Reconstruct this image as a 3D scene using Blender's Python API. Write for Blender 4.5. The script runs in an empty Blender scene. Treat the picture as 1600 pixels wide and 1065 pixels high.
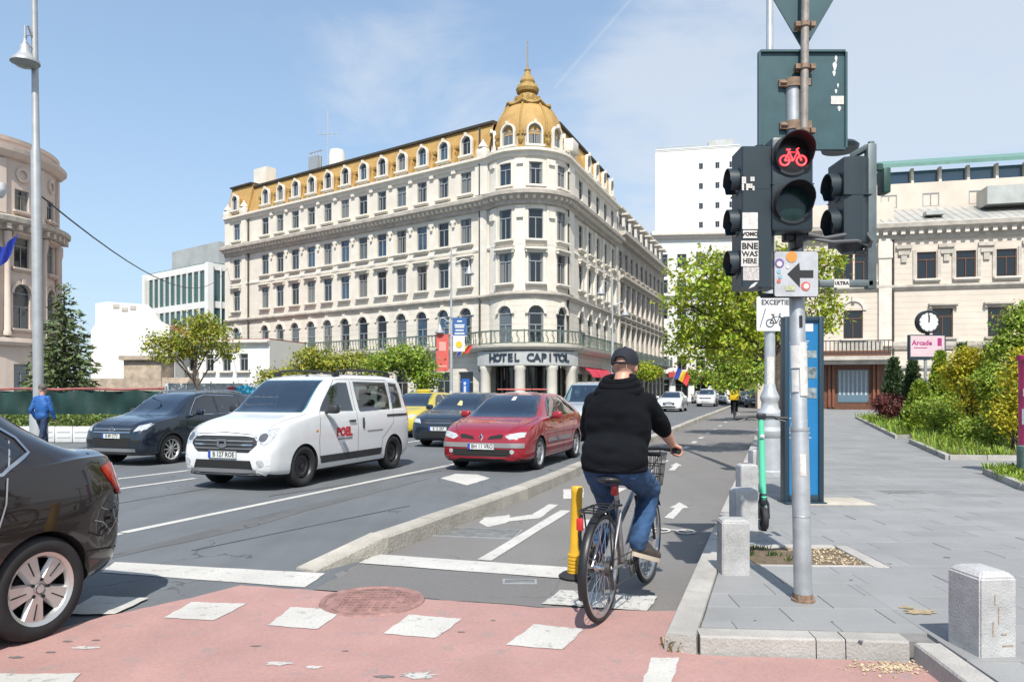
import bpy, bmesh, math, random
from mathutils import Vector, Matrix, geometry
from mathutils.bvhtree import BVHTree
random.seed(7)
R = math.radians
C = bpy.context.scene.collection
SC = bpy.context.scene
# ---------------------------------------------------------------- camera, sky, sun, exposure
F, EYE, HOR = 1150.0, 1.5, 610.0            # focal length in photo pixels, eye height, horizon row
cd = bpy.data.cameras.new('camera'); cam = bpy.data.objects.new('camera', cd); C.objects.link(cam)
cam.location = (0, 0, EYE); cam.rotation_euler = (R(90), 0, 0)
cd.sensor_width = 36; cd.lens = 36 * F / 1600; cd.shift_y = (HOR - 532.5) / 1600
cd.clip_end = 3000; cd.clip_start = .05
SC.camera = cam
SUN_EL, SUN_AZ = R(52), R(1.5)              # sun behind the camera; light travels towards +Y and slightly +X
world = bpy.data.worlds.new("World"); SC.world = world; world.use_nodes = True
nt = world.node_tree; nt.nodes.clear()
def N(nt, t, **k):
    n = nt.nodes.new(t)
    for a, b in k.items():
        if a.startswith('i_'): n.inputs[a[2:].replace('_', ' ')].default_value = b
        else: setattr(n, a, b)
    return n
sky = N(nt, 'ShaderNodeTexSky', sky_type='NISHITA', sun_disc=False, sun_elevation=SUN_EL, sun_rotation=R(180), altitude=80,
        air_density=1.0, dust_density=.8, ozone_density=1.6)
tc = N(nt, 'ShaderNodeTexCoord')
sep = N(nt, 'ShaderNodeSeparateXYZ'); nt.links.new(tc.outputs['Generated'], sep.inputs[0])
def mth(nt, op, a, b=None, c=None, clamp=False):
    n = nt.nodes.new('ShaderNodeMath'); n.operation = op; n.use_clamp = clamp
    for i, v in enumerate((a, b, c)):
        if v is None: continue
        if isinstance(v, (int, float)): n.inputs[i].default_value = v
        else: nt.links.new(v, n.inputs[i])
    return n.outputs[0]
def dirv(px, py): return Vector(((px - 800) / F, 1, (HOR - py) / F)).normalized()
# cloud layer: project direction on a plane overhead
zz = mth(nt, 'ADD', mth(nt, 'MAXIMUM', sep.outputs[2], 0.0), .16)
comb = N(nt, 'ShaderNodeCombineXYZ')
nt.links.new(mth(nt, 'DIVIDE', sep.outputs[0], zz), comb.inputs[0])
nt.links.new(mth(nt, 'DIVIDE', sep.outputs[1], zz), comb.inputs[1])
n1 = N(nt, 'ShaderNodeTexNoise', i_Scale=1.7, i_Detail=10.0, i_Roughness=.58, i_Distortion=.35); nt.links.new(comb.outputs[0], n1.inputs['Vector'])
n2 = N(nt, 'ShaderNodeTexNoise', i_Scale=.42, i_Detail=3.0, i_Roughness=.5); nt.links.new(comb.outputs[0], n2.inputs['Vector'])
# more cloud towards +X (the right of the avenue), thin wisps elsewhere
bias = mth(nt, 'MULTIPLY_ADD', sep.outputs[0], .40, -.012)
def blob(px, py, r, k):
    d_ = N(nt, 'ShaderNodeVectorMath', operation='DISTANCE'); nt.links.new(tc.outputs['Generated'], d_.inputs[0]); d_.inputs[1].default_value = dirv(px, py)
    return mth(nt, 'MULTIPLY', mth(nt, 'SUBTRACT', 1.0, mth(nt, 'DIVIDE', d_.outputs['Value'], r), clamp=True), k)
bias = mth(nt, 'ADD', bias, blob(600, 90, .22, .2)); bias = mth(nt, 'ADD', bias, blob(1080, 180, .22, .18)); bias = mth(nt, 'SUBTRACT', bias, blob(860, 60, .14, .12))
dens = mth(nt, 'ADD', mth(nt, 'ADD', mth(nt, 'MULTIPLY', n1.outputs[0], .75), mth(nt, 'MULTIPLY', n2.outputs[0], .45)), bias)
mr = N(nt, 'ShaderNodeMapRange', interpolation_type='SMOOTHSTEP'); nt.links.new(dens, mr.inputs[0])
mr.inputs[1].default_value = .55; mr.inputs[2].default_value = .80; mr.inputs[3].default_value = 0; mr.inputs[4].default_value = .66
# contrail: a narrow band along a great circle
va, vb = dirv(866, 138), dirv(990, -6); cn = va.cross(vb).normalized(); cm = (va + vb).normalized()
dp = N(nt, 'ShaderNodeVectorMath', operation='DOT_PRODUCT'); nt.links.new(tc.outputs['Generated'], dp.inputs[0]); dp.inputs[1].default_value = cn
dm = N(nt, 'ShaderNodeVectorMath', operation='DOT_PRODUCT'); nt.links.new(tc.outputs['Generated'], dm.inputs[0]); dm.inputs[1].default_value = cm
band = mth(nt, 'SUBTRACT', 1.0, mth(nt, 'DIVIDE', mth(nt, 'ABSOLUTE', dp.outputs['Value']), .0028), clamp=True)
near = mth(nt, 'GREATER_THAN', dm.outputs['Value'], va.dot(cm))
ctr = mth(nt, 'MULTIPLY', mth(nt, 'MULTIPLY', band, near), .2)
cl = mth(nt, 'ADD', mr.outputs[0], ctr, clamp=True)
# thin bright haze veil that whitens towards the horizon, then the clouds
hs = N(nt, 'ShaderNodeHueSaturation', i_Saturation=1.18, i_Value=1.38); nt.links.new(sky.outputs[0], hs.inputs['Color'])
veil = mth(nt, 'MULTIPLY_ADD', mth(nt, 'POWER', mth(nt, 'SUBTRACT', 1.0, mth(nt, 'ABSOLUTE', sep.outputs[2]), clamp=True), 2.2), .60, .26)
mv = N(nt, 'ShaderNodeMix', data_type='RGBA'); nt.links.new(veil, mv.inputs[0]); nt.links.new(hs.outputs[0], mv.inputs[6]); mv.inputs[7].default_value = (3.9, 5.0, 6.1, 1)
mx = N(nt, 'ShaderNodeMix', data_type='RGBA'); nt.links.new(cl, mx.inputs[0]); nt.links.new(mv.outputs[2], mx.inputs[6]); mx.inputs[7].default_value = (5.35, 5.75, 6.25, 1)
bg = N(nt, 'ShaderNodeBackground', i_Strength=.10); nt.links.new(mx.outputs[2], bg.inputs[0])
wo = N(nt, 'ShaderNodeOutputWorld'); nt.links.new(bg.outputs[0], wo.inputs[0])
sl = bpy.data.lights.new('sun', 'SUN'); sl.energy = 4.2; sl.angle = R(.53); sl.color = (1, .955, .88)
sun = bpy.data.objects.new('sun', sl); C.objects.link(sun); sun.location = (0, -30, 60)
sun.rotation_euler = Vector((math.sin(SUN_AZ) * math.cos(SUN_EL), math.cos(SUN_AZ) * math.cos(SUN_EL), -math.sin(SUN_EL))).to_track_quat('-Z', 'Y').to_euler()
SC.view_settings.view_transform = 'Standard'; SC.view_settings.look = 'None'
SC.view_settings.exposure = .53; SC.view_settings.gamma = 1; SC.view_settings.use_curve_mapping = False
SC.cycles.max_bounces = 6; SC.cycles.transparent_max_bounces = 8; SC.cycles.caustics_reflective = False; SC.cycles.caustics_refractive = False

# ---------------------------------------------------------------- helpers
def at(px, py, Y): return Vector(((px - 800) / F * Y, Y, EYE + (HOR - py) / F * Y))
def gd(px, py, z=0.0):
    Y = F * (EYE - z) / (py - HOR); return Vector(((px - 800) / F * Y, Y, z))
def sx(px, Y): return (px - 800) / F * Y
class MB:
    def __init__(s): s.v = []; s.f = []; s.m = []; s.sm = []
    def add(s, vs, fs, m=0, smooth=False, mtx=None):
        o = len(s.v)
        s.v += [tuple(mtx @ Vector(v)) for v in vs] if mtx is not None else [tuple(v) for v in vs]
        for f in fs: s.f.append([o + i for i in f]); s.m.append(m); s.sm.append(smooth)
        return s
    def box(s, c, d, m=0, rz=0, mtx=None):
        x, y, z = d[0] / 2, d[1] / 2, d[2] / 2
        vs = [Vector((a * x, b * y, e * z)) for e in (-1, 1) for b in (-1, 1) for a in (-1, 1)]
        if rz: q = Matrix.Rotation(rz, 3, 'Z'); vs = [q @ v for v in vs]
        vs = [v + Vector(c) for v in vs]
        return s.add(vs, [(0, 2, 3, 1), (4, 5, 7, 6), (0, 1, 5, 4), (2, 6, 7, 3), (0, 4, 6, 2), (1, 3, 7, 5)], m, False, mtx)
    def bbox(s, c, d, b=.01, m=0, seg=2, mtx=None, smooth=True):
        bm = bmesh.new(); bmesh.ops.create_cube(bm, size=1)
        bmesh.ops.scale(bm, vec=d, verts=bm.verts)
        bmesh.ops.bevel(bm, geom=bm.edges[:], offset=min(b, min(d) * .49), segments=seg, affect='EDGES', profile=.5)
        bmesh.ops.translate(bm, vec=c, verts=bm.verts)
        s.bm(bm, m, smooth, mtx); return s
    def bm(s, bm, m=0, smooth=False, mtx=None):
        bm.verts.index_update()
        s.add([v.co.copy() for v in bm.verts], [[v.index for v in f.verts] for f in bm.faces], m, smooth, mtx); bm.free(); return s
    def tube(s, pts, r, n=8, m=0, caps=True, smooth=True, mtx=None):
        pts = [Vector(p) for p in pts]; k = len(pts)
        rs = r if isinstance(r, (list, tuple)) else [r] * k
        vs = []; up = None
        for i, p in enumerate(pts):
            t = (pts[min(i + 1, k - 1)] - pts[max(i - 1, 0)]).normalized()
            if up is None: up = Vector((0, 0, 1)) if abs(t.z) < .9 else Vector((1, 0, 0))
            a = t.cross(up)
            if a.length < 1e-5: a = t.orthogonal()
            a.normalize(); b = a.cross(t).normalized(); up = b
            vs += [p + (a * math.cos(2 * math.pi * j / n) + b * math.sin(2 * math.pi * j / n)) * rs[i] for j in range(n)]
        fs = [(i * n + j, i * n + (j + 1) % n, (i + 1) * n + (j + 1) % n, (i + 1) * n + j) for i in range(k - 1) for j in range(n)]
        s.add(vs, fs, m, smooth, mtx)
        if caps: s.add(vs[:n], [list(range(n))[::-1]], m, False, mtx); s.add(vs[-n:], [list(range(n))], m, False, mtx)
        return s
    def lathe(s, prof, n=24, m=0, smooth=True, mtx=None, a0=0, a1=2 * math.pi):
        full = abs(a1 - a0 - 2 * math.pi) < 1e-6; c = n if full else n + 1
        vs = [(r * math.cos(a0 + (a1 - a0) * j / n), r * math.sin(a0 + (a1 - a0) * j / n), z) for r, z in prof for j in range(c)]
        fs = [(i * c + j, i * c + (j + 1) % c, (i + 1) * c + (j + 1) % c, (i + 1) * c + j) for i in range(len(prof) - 1) for j in range(n)]
        return s.add(vs, fs, m, smooth, mtx)
    def prism(s, poly, z0, z1, m=0, mtx=None, bottom=True):
        n = len(poly)
        vs = [(p[0], p[1], z0) for p in poly] + [(p[0], p[1], z1) for p in poly]
        fs = [list(range(n, 2 * n))] + ([list(range(n))[::-1]] if bottom else []) + [(i, (i + 1) % n, n + (i + 1) % n, n + i) for i in range(n)]
        return s.add(vs, fs, m, False, mtx)
    def ring(s, c, r0, r1, n=32, axis='Z', th=.01, m=0, mtx=None):
        M = {'Z': Matrix.Identity(4), 'Y': Matrix.Rotation(R(90), 4, 'X'), 'X': Matrix.Rotation(R(90), 4, 'Y')}[axis]
        M = Matrix.Translation(c) @ M
        if mtx is not None: M = mtx @ M
        return s.lathe([(r0, -th / 2), (r1, -th / 2), (r1, th / 2), (r0, th / 2), (r0, -th / 2)], n, m, False, M)
    def mesh(s, name, mats, angle=35):
        me = bpy.data.meshes.new(name); me.from_pydata(s.v, [], s.f)
        for mt in (mats if isinstance(mats, (list, tuple)) else [mats]): me.materials.append(mt)
        me.polygons.foreach_set('material_index', s.m); me.polygons.foreach_set('use_smooth', s.sm)
        if any(s.sm): me.set_sharp_from_angle(angle=R(angle))
        me.update(); return me
    def build(s, name, mats, parent=None, loc=None, rot=None, **k):
        return link(name, s.mesh(name, mats), parent, loc, rot, **k)
def link(name, data, parent=None, loc=None, rot=None, **k):
    o = bpy.data.objects.new(name, data); C.objects.link(o)
    if parent is not None: o.parent = parent
    if loc is not None: o.location = loc
    if rot is not None: o.rotation_euler = rot
    for a, b in k.items(): o[a] = b
    return o
def tag(o, label, cat, group=None):
    o['label'] = label; o['category'] = cat
    if group: o['group'] = group
    return o
def thing(name, label, cat, loc=(0, 0, 0), rz=0, group=None):
    o = bpy.data.objects.new(name, None); C.objects.link(o); o.location = loc; o.rotation_euler = (0, 0, rz)
    o.empty_display_size = .2
    return tag(o, label, cat, group)
KIDS = {}
def copy_tree(o, parent=None):
    c = o.copy(); C.objects.link(c)
    if parent is not None:
        c.parent = parent; c.matrix_parent_inverse = o.matrix_parent_inverse.copy()
    for ch in list(o.children): copy_tree(ch, c)
    return c
def dup(root, label, loc, rz=None):
    c = copy_tree(root); c['label'] = label; c.location = loc
    if rz is not None: c.rotation_euler = (0, 0, rz)
    return c
def structure(mb, name, mats, parent=None, **k):
    o = mb.build(name, mats, parent, **k)
    if parent is None: o['kind'] = 'structure'
    return o
def text_into(mb, s, size, ex, mtx, m=0, bold=0.0, align='CENTER', sxx=1.0):
    cu = bpy.data.curves.new('lettering', 'FONT'); cu.body = s; cu.size = size; cu.extrude = ex; cu.align_x = align; cu.align_y = 'CENTER'
    cu.offset = bold; cu.resolution_u = 2
    ob = bpy.data.objects.new('lettering', cu); me = bpy.data.meshes.new_from_object(ob)
    mb.add([(v.co.x * sxx, v.co.y, v.co.z) for v in me.vertices], [list(p.vertices) for p in me.polygons], m, False, mtx)
    bpy.data.objects.remove(ob); bpy.data.curves.remove(cu); bpy.data.meshes.remove(me)
def frame_mtx(o, x, y):                      # local axes: x, y in the plane, z = x cross y
    x = Vector(x).normalized(); y = Vector(y).normalized(); z = x.cross(y)
    return Matrix(((x.x, y.x, z.x, o[0]), (x.y, y.y, z.y, o[1]), (x.z, y.z, z.z, o[2]), (0, 0, 0, 1)))

# ---------------------------------------------------------------- materials
MATS = {}
def mat(name, col, rough=.6, metal=0., var=.0, vs=3., bump=0., bs=40., coat=0., spec=.5, emit=None, es=1., col2=None, trans=0., speck=0., island=0., hue=0., coords='Object'):
    m = bpy.data.materials.new(name); m.use_nodes = True; t = m.node_tree; p = t.nodes['Principled BSDF']
    p.inputs['Roughness'].default_value = rough; p.inputs['Metallic'].default_value = metal
    p.inputs['Coat Weight'].default_value = coat; p.inputs['Coat Roughness'].default_value = .03
    p.inputs['Specular IOR Level'].default_value = spec
    c4 = (*col, 1); p.inputs['Base Color'].default_value = c4
    if emit: p.inputs['Emission Color'].default_value = (*emit, 1); p.inputs['Emission Strength'].default_value = es
    co = None
    if var or bump or speck or col2: co = N(t, 'ShaderNodeTexCoord').outputs[coords]
    src = None
    if var or col2:
        n = N(t, 'ShaderNodeTexNoise', i_Scale=vs, i_Detail=8., i_Roughness=.65); t.links.new(co, n.inputs['Vector'])
        r = N(t, 'ShaderNodeValToRGB'); e = r.color_ramp.elements
        d = col2 if col2 else tuple(c * (1 - var) for c in col); u = tuple(min(1, c * (1 + var)) for c in col)
        e[0].position = .34; e[0].color = (*d, 1); e[1].position = .66; e[1].color = (*u, 1)
        t.links.new(n.outputs[0], r.inputs[0]); src = r.outputs[0]
    if speck:
        n = N(t, 'ShaderNodeTexNoise', i_Scale=bs * 2.2, i_Detail=3.); t.links.new(co, n.inputs['Vector'])
        x = N(t, 'ShaderNodeMix', data_type='RGBA', blend_type='MULTIPLY'); x.inputs[0].default_value = 1
        if src is not None: t.links.new(src, x.inputs[6])
        else: x.inputs[6].default_value = c4
        q = N(t, 'ShaderNodeMapRange'); q.inputs[1].default_value = .3; q.inputs[2].default_value = .7; q.inputs[3].default_value = 1 - speck; q.inputs[4].default_value = 1 + speck
        t.links.new(n.outputs[0], q.inputs[0]); t.links.new(q.outputs[0], x.inputs[7]); src = x.outputs[2]
    if island:
        g = N(t, 'ShaderNodeNewGeometry'); q = N(t, 'ShaderNodeMapRange'); q.inputs[3].default_value = 1 - island; q.inputs[4].default_value = 1 + island
        t.links.new(g.outputs['Random Per Island'], q.inputs[0])
        x = N(t, 'ShaderNodeHueSaturation'); t.links.new(q.outputs[0], x.inputs['Value'])
        if hue:
            h = N(t, 'ShaderNodeMapRange'); h.inputs[3].default_value = .5 - hue; h.inputs[4].default_value = .5 + hue
            fr = mth(t, 'FRACT', mth(t, 'MULTIPLY', g.outputs['Random Per Island'], 17.3)); t.links.new(fr, h.inputs[0]); t.links.new(h.outputs[0], x.inputs['Hue'])
        if src is not None: t.links.new(src, x.inputs['Color'])
        else: x.inputs['Color'].default_value = c4
        src = x.outputs[0]
    if src is not None: t.links.new(src, p.inputs['Base Color'])
    if bump:
        n = N(t, 'ShaderNodeTexNoise', i_Scale=bs, i_Detail=6.); t.links.new(co, n.inputs['Vector'])
        b = N(t, 'ShaderNodeBump', i_Strength=bump, i_Distance=.02); t.links.new(n.outputs[0], b.inputs['Height']); t.links.new(b.outputs[0], p.inputs['Normal'])
    if trans:
        tr = N(t, 'ShaderNodeBsdfTranslucent'); ms = N(t, 'ShaderNodeMixShader'); ms.inputs[0].default_value = trans
        if src is not None: t.links.new(src, tr.inputs[0])
        else: tr.inputs[0].default_value = c4
        out = t.nodes['Material Output']
        t.links.new(p.outputs[0], ms.inputs[1]); t.links.new(tr.outputs[0], ms.inputs[2]); t.links.new(ms.outputs[0], out.inputs[0])
    MATS[name] = m; return m
def worn(name, col, under, wear=.5, rough=.7, scale=9.):     # paint with chipped-off spots where the surface below shows
    m = mat(name, col, rough); t = m.node_tree; p = t.nodes['Principled BSDF']
    co = N(t, 'ShaderNodeTexCoord').outputs['Object']
    n = N(t, 'ShaderNodeTexNoise', i_Scale=scale, i_Detail=12., i_Roughness=.75); t.links.new(co, n.inputs['Vector'])
    r = N(t, 'ShaderNodeMapRange'); r.inputs[1].default_value = wear; r.inputs[2].default_value = wear + .09; t.links.new(n.outputs[0], r.inputs[0])
    n2 = N(t, 'ShaderNodeTexNoise', i_Scale=2.2, i_Detail=6.); t.links.new(co, n2.inputs['Vector'])
    x0 = N(t, 'ShaderNodeMix', data_type='RGBA'); t.links.new(n2.outputs[0], x0.inputs[0]); x0.inputs[6].default_value = (*[c * .72 for c in col], 1); x0.inputs[7].default_value = (*[min(1, c * 1.15) for c in col], 1)
    x = N(t, 'ShaderNodeMix', data_type='RGBA'); t.links.new(r.outputs[0], x.inputs[0]); x.inputs[7].default_value = (*under, 1); t.links.new(x0.outputs[2], x.inputs[6])
    g = N(t, 'ShaderNodeTexNoise', i_Scale=55., i_Detail=5., i_Roughness=.85); t.links.new(co, g.inputs['Vector']); gb = N(t, 'ShaderNodeBump', i_Strength=.45, i_Distance=.006); t.links.new(g.outputs[0], gb.inputs['Height']); t.links.new(gb.outputs[0], p.inputs['Normal'])
    gm = N(t, 'ShaderNodeMapRange'); gm.inputs[1].default_value = .25; gm.inputs[2].default_value = .75; gm.inputs[3].default_value = .78; gm.inputs[4].default_value = 1.2; t.links.new(g.outputs[0], gm.inputs[0])
    xs = N(t, 'ShaderNodeVectorMath', operation='SCALE'); t.links.new(x.outputs[2], xs.inputs[0]); t.links.new(gm.outputs[0], xs.inputs['Scale'])
    t.links.new(xs.outputs[0], p.inputs['Base Color']); return m
def asphalt(name, base, crack=.5, patch=.22, seed=0.):
    m = mat(name, base, .88); t = m.node_tree; p = t.nodes['Principled BSDF']
    tco = N(t, 'ShaderNodeTexCoord'); mp = N(t, 'ShaderNodeMapping'); mp.inputs[1].default_value = (seed, seed * 2, 0); t.links.new(tco.outputs['Object'], mp.inputs[0]); co = mp.outputs[0]
    a = N(t, 'ShaderNodeTexNoise', i_Scale=.55, i_Detail=7., i_Roughness=.6); t.links.new(co, a.inputs['Vector'])
    b = N(t, 'ShaderNodeTexNoise', i_Scale=48., i_Detail=5., i_Roughness=.85); t.links.new(co, b.inputs['Vector'])
    # long tyre-worn streaks along the street
    m2 = N(t, 'ShaderNodeMapping'); m2.inputs[2].default_value = (0, 0, R(19)); m2.inputs[3].default_value = (2.2, .12, 1); t.links.new(co, m2.inputs[0])
    s = N(t, 'ShaderNodeTexNoise', i_Scale=1.0, i_Detail=5.); t.links.new(m2.outputs[0], s.inputs['Vector'])
    v = mth(t, 'ADD', mth(t, 'MULTIPLY', a.outputs[0], 1.1 * patch * 2), mth(t, 'MULTIPLY', s.outputs[0], patch * 1.6))
    v = mth(t, 'ADD', v, mth(t, 'MULTIPLY', b.outputs[0], .85)); v = mth(t, 'ADD', v, 1 - (1.1 * patch * 2 + patch * 1.6 + .85) / 2)
    # fine cracks
    vo = N(t, 'ShaderNodeTexVoronoi', feature='DISTANCE_TO_EDGE', i_Scale=.9)
    wv = N(t, 'ShaderNodeTexNoise', i_Scale=3., i_Detail=6.); t.links.new(co, wv.inputs['Vector'])
    va_ = N(t, 'ShaderNodeVectorMath', operation='ADD'); t.links.new(co, va_.inputs[0])
    vs_ = N(t, 'ShaderNodeVectorMath', operation='SCALE'); vs_.inputs['Scale'].default_value = .45; t.links.new(wv.outputs['Color'], vs_.inputs[0]); t.links.new(vs_.outputs[0], va_.inputs[1])
    t.links.new(va_.outputs[0], vo.inputs['Vector'])
    msk = mth(t, 'MULTIPLY', mth(t, 'LESS_THAN', vo.outputs['Distance'], .008), mth(t, 'GREATER_THAN', a.outputs[0], .56))
    v = mth(t, 'MULTIPLY', v, mth(t, 'SUBTRACT', 1.0, mth(t, 'MULTIPLY', msk, crack)))
    h = N(t, 'ShaderNodeVectorMath', operation='SCALE'); h.inputs[0].default_value = base; t.links.new(v, h.inputs['Scale'])
    t.links.new(h.outputs[0], p.inputs['Base Color'])
    bp = N(t, 'ShaderNodeBump', i_Strength=.5, i_Distance=.006); t.links.new(b.outputs[0], bp.inputs['Height']); t.links.new(bp.outputs[0], p.inputs['Normal'])
    return m
M_ASPH = asphalt('asphalt', (.118, .127, .134), .45, .34)
M_LANE = asphalt('lane_asphalt', (.168, .160, .152), .4, .16, 5.)
M_PATCH = asphalt('patch_asphalt', (.150, .146, .142), .2, .08, 9.)
M_PINK = worn('pink_coating', (.40, .235, .21), (.30, .215, .20), .55, .85, 5.)
M_PAINT = worn('road_paint', (.52, .505, .47), (.21, .205, .20), .57, .8, 11.)
M_PAINT2 = worn('worn_road_paint', (.50, .49, .46), (.19, .185, .18), .51, .8, 22.)
M_KERB = mat('kerb_stone', (.36, .345, .32), .85, var=.16, vs=2.5, bump=.35, bs=60., speck=.14)
M_MED = mat('median_kerb', (.36, .335, .29), .9, var=.2, vs=2., bump=.5, bs=35., speck=.16)
M_SLAB = mat('paving_slab', (.245, .247, .246), .7, var=.09, vs=1.3, bump=.12, bs=50., speck=.07)
M_BED = mat('joint_bed', (.21, .205, .20), .95, var=.2, vs=6.)
M_GRAN = mat('granite', (.40, .40, .395), .75, var=.2, vs=5., bump=.25, bs=80., speck=.2)
M_SOIL = mat('soil', (.13, .095, .06), .95, var=.35, vs=14., bump=.8, bs=25.)
M_GRIT = mat('grit', (.45, .36, .24), .95, var=.3, vs=20., bump=.6, bs=60., island=.3)
M_GALV = mat('galvanised_steel', (.42, .44, .45), .5, .55, var=.16, vs=6., bump=.05, bs=30.)
M_STEELD = mat('grey_green_paint', (.020, .032, .040), .42, var=.1, vs=4.)
M_RUST = mat('rusty_steel', (.25, .17, .12), .75, .3, var=.35, vs=25.)
M_BLACK = mat('black_plastic', (.018, .02, .024), .42, var=.2, vs=8.)
M_RUBBER = mat('rubber', (.02, .02, .021), .75, var=.2, vs=20.)
M_WHITE = mat('white_plate', (.62, .63, .63), .5, var=.06, vs=7.)
M_CHROME = mat('chrome', (.62, .63, .65), .12, 1.)
M_ALLOY = mat('alloy', (.55, .55, .55), .28, .9, var=.06, vs=9.)
def root_of(o):
    while o.parent is not None: o = o.parent
    return o
def bw(mb, name, mats, parent, **k):                     # world-space mesh under an unrotated thing (or one of its unmoved parts)
    l = root_of(parent).location; mb.v = [(x - l.x, y - l.y, z - l.z) for x, y, z in mb.v]
    return mb.build(name, mats, parent, **k)
def pieces(mb, name, mats, parent, loc=None, rot=None, join=.0):
    """every connected piece of the builder becomes a part of its own"""
    key = {}; par = []
    def find(a):
        while par[a] != a: par[a] = par[par[a]]; a = par[a]
        return a
    ids = []
    for v in mb.v:
        k = (round(v[0], 4), round(v[1], 4), round(v[2], 4))
        if k not in key: key[k] = len(par); par.append(len(par))
        ids.append(key[k])
    for f in mb.f:
        for i in f[1:]: par[find(ids[i])] = find(ids[f[0]])
    grp = {}
    for fi, f in enumerate(mb.f): grp.setdefault(find(ids[f[0]]), []).append(fi)
    out = []
    for fl in grp.values():
        q = MB(); mp = {}
        for fi in fl:
            nf = []
            for i in mb.f[fi]:
                if i not in mp: mp[i] = len(q.v); q.v.append(mb.v[i])
                nf.append(mp[i])
            q.f.append(nf); q.m.append(mb.m[fi]); q.sm.append(mb.sm[fi])
        out.append(q.build(name, mats, parent, loc, rot))
    return out
# ================================================================ ground
def objrand(m, amt):
    t = m.node_tree; p = t.nodes['Principled BSDF']; inp = p.inputs['Base Color']
    oi = N(t, 'ShaderNodeObjectInfo'); q = N(t, 'ShaderNodeMapRange'); q.inputs[3].default_value = 1 - amt; q.inputs[4].default_value = 1 + amt
    t.links.new(oi.outputs['Random'], q.inputs[0]); x = N(t, 'ShaderNodeHueSaturation'); t.links.new(q.outputs[0], x.inputs['Value'])
    if inp.links: t.links.new(inp.links[0].from_socket, x.inputs['Color'])
    else: x.inputs['Color'].default_value = inp.default_value
    t.links.new(x.outputs[0], inp)
objrand(M_SLAB, .065); objrand(M_KERB, .1); objrand(M_MED, .1); objrand(M_GRAN, .1)
M_PAVE = mat('far_paving', (.245, .247, .246), .75, var=.12, vs=1.1, bump=.1, bs=50., speck=.06)
def add_brick(m, sc, w, h, mort, dark):
    t = m.node_tree; p = t.nodes['Principled BSDF']; inp = p.inputs['Base Color']
    co = N(t, 'ShaderNodeTexCoord').outputs['Object']
    b = N(t, 'ShaderNodeTexBrick', i_Scale=sc); b.inputs['Brick Width'].default_value = w; b.inputs['Row Height'].default_value = h; b.inputs['Mortar Size'].default_value = mort
    b.inputs['Color1'].default_value = (1, 1, 1, 1); b.inputs['Color2'].default_value = (.88, .88, .88, 1); b.inputs['Mortar'].default_value = (dark, dark, dark, 1)
    t.links.new(co, b.inputs['Vector'])
    x = N(t, 'ShaderNodeMix', data_type='RGBA', blend_type='MULTIPLY'); x.inputs[0].default_value = 1
    t.links.new(inp.links[0].from_socket, x.inputs[6]); t.links.new(b.outputs[0], x.inputs[7]); t.links.new(x.outputs[2], inp)
add_brick(M_PAVE, 1, .6, .3, .006, .55)

def flat(pts, z, name, mt, parent=None, **k):
    mb = MB(); mb.add([(p[0], p[1], z) for p in pts], [list(range(len(pts)))]); return structure(mb, name, mt, parent, **k)
def dens(pts, n=6):
    o = []
    for i in range(len(pts)):
        a, b = Vector(pts[i][:2]), Vector(pts[(i + 1) % len(pts)][:2])
        for k in range(n): o.append(a.lerp(b, k / n))
    return o
road = flat([(-700, -60), (700, -60), (700, 1500), (-700, 1500)], 0, 'road', M_ASPH)
KX = lambda y: .866 + .358 * (y - 4.22)                     # road side foot of the right kerb
MEDL = [Vector(p) for p in ((-1.60, 6.15), (-1.134, 6.79), (.212, 10.15), (1.29, 13.27), (4.85, 23.5), (10., 38.3), (16.3, 56.), (24.6, 80.))]   # bike-lane side foot of the median kerb
KH = .11
lane_pts = [(p.x, p.y) for p in MEDL[1:]] + [(KX(80), 80), (KX(4.0), 4.0), (-1.0, 5.1), (-1.45, 6.0)]
lane = flat(lane_pts, .004, 'bike_lane', M_LANE)
def gq(pts): return [gd(x, y) for x, y in pts]
# asphalt patch beside the manhole
def rag(pts, amp, n=7):
    rr = random.Random(5); d = dens(pts, n); return [(p.x + rr.uniform(-amp, amp), p.y + rr.uniform(-amp, amp)) for p in d]
flat(rag(gq([(488, 922), (548, 893), (560, 882), (876, 905), (860, 950), (640, 934)]), .012), .008, 'asphalt_patch', M_PATCH)
pink = flat(rag(gq([(-60, 1050), (0, 1008), (150, 968), (255, 946), (378, 916), (463, 922), (640, 936), (842, 951), (1062, 957)]) + [Vector((.9, 4.26)), Vector((1.09, 4.14)), Vector((2.22, 4.04)), Vector((2.15, 3.3)), Vector((2.1, 1.)), Vector((-6.0, .6))], .014, 6), .012, 'red_crossing_surface', M_PINK)
def marking(pts, name='road_marking', mt=M_PAINT, z=None, parent=road):
    if z is None: z = .016
    return flat(rag(gq(pts), .006, 8), z, name, mt, parent)
for q in ([(157, 894), (180, 878), (508, 896), (477, 918)], [(560, 881), (588, 867), (890, 888), (880, 905)],
          [(255, 968), (300, 943), (385, 946), (335, 972)], [(418, 980), (455, 951), (538, 955), (497, 986)], [(598, 993), (640, 963), (722, 970), (682, 1000)],
          [(790, 1011), (835, 978), (912, 986), (880, 1018)], [(95, 962), (148, 933), (232, 937), (180, 962)], [(-60, 1085), (-8, 1056), (126, 1056), (96, 1085)],
          [(1000, 1080), (1018, 1031), (1062, 1031), (1046, 1080)], [(-120, 985), (-60, 955), (30, 958), (-30, 988)]):
    marking(q, z=.005 if q[0] == (157, 894) else .012 if q[0] == (560, 881) else .016)
marking([(846, 946), (876, 924), (1028, 934), (1012, 957)], mt=M_PAINT2)
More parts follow.
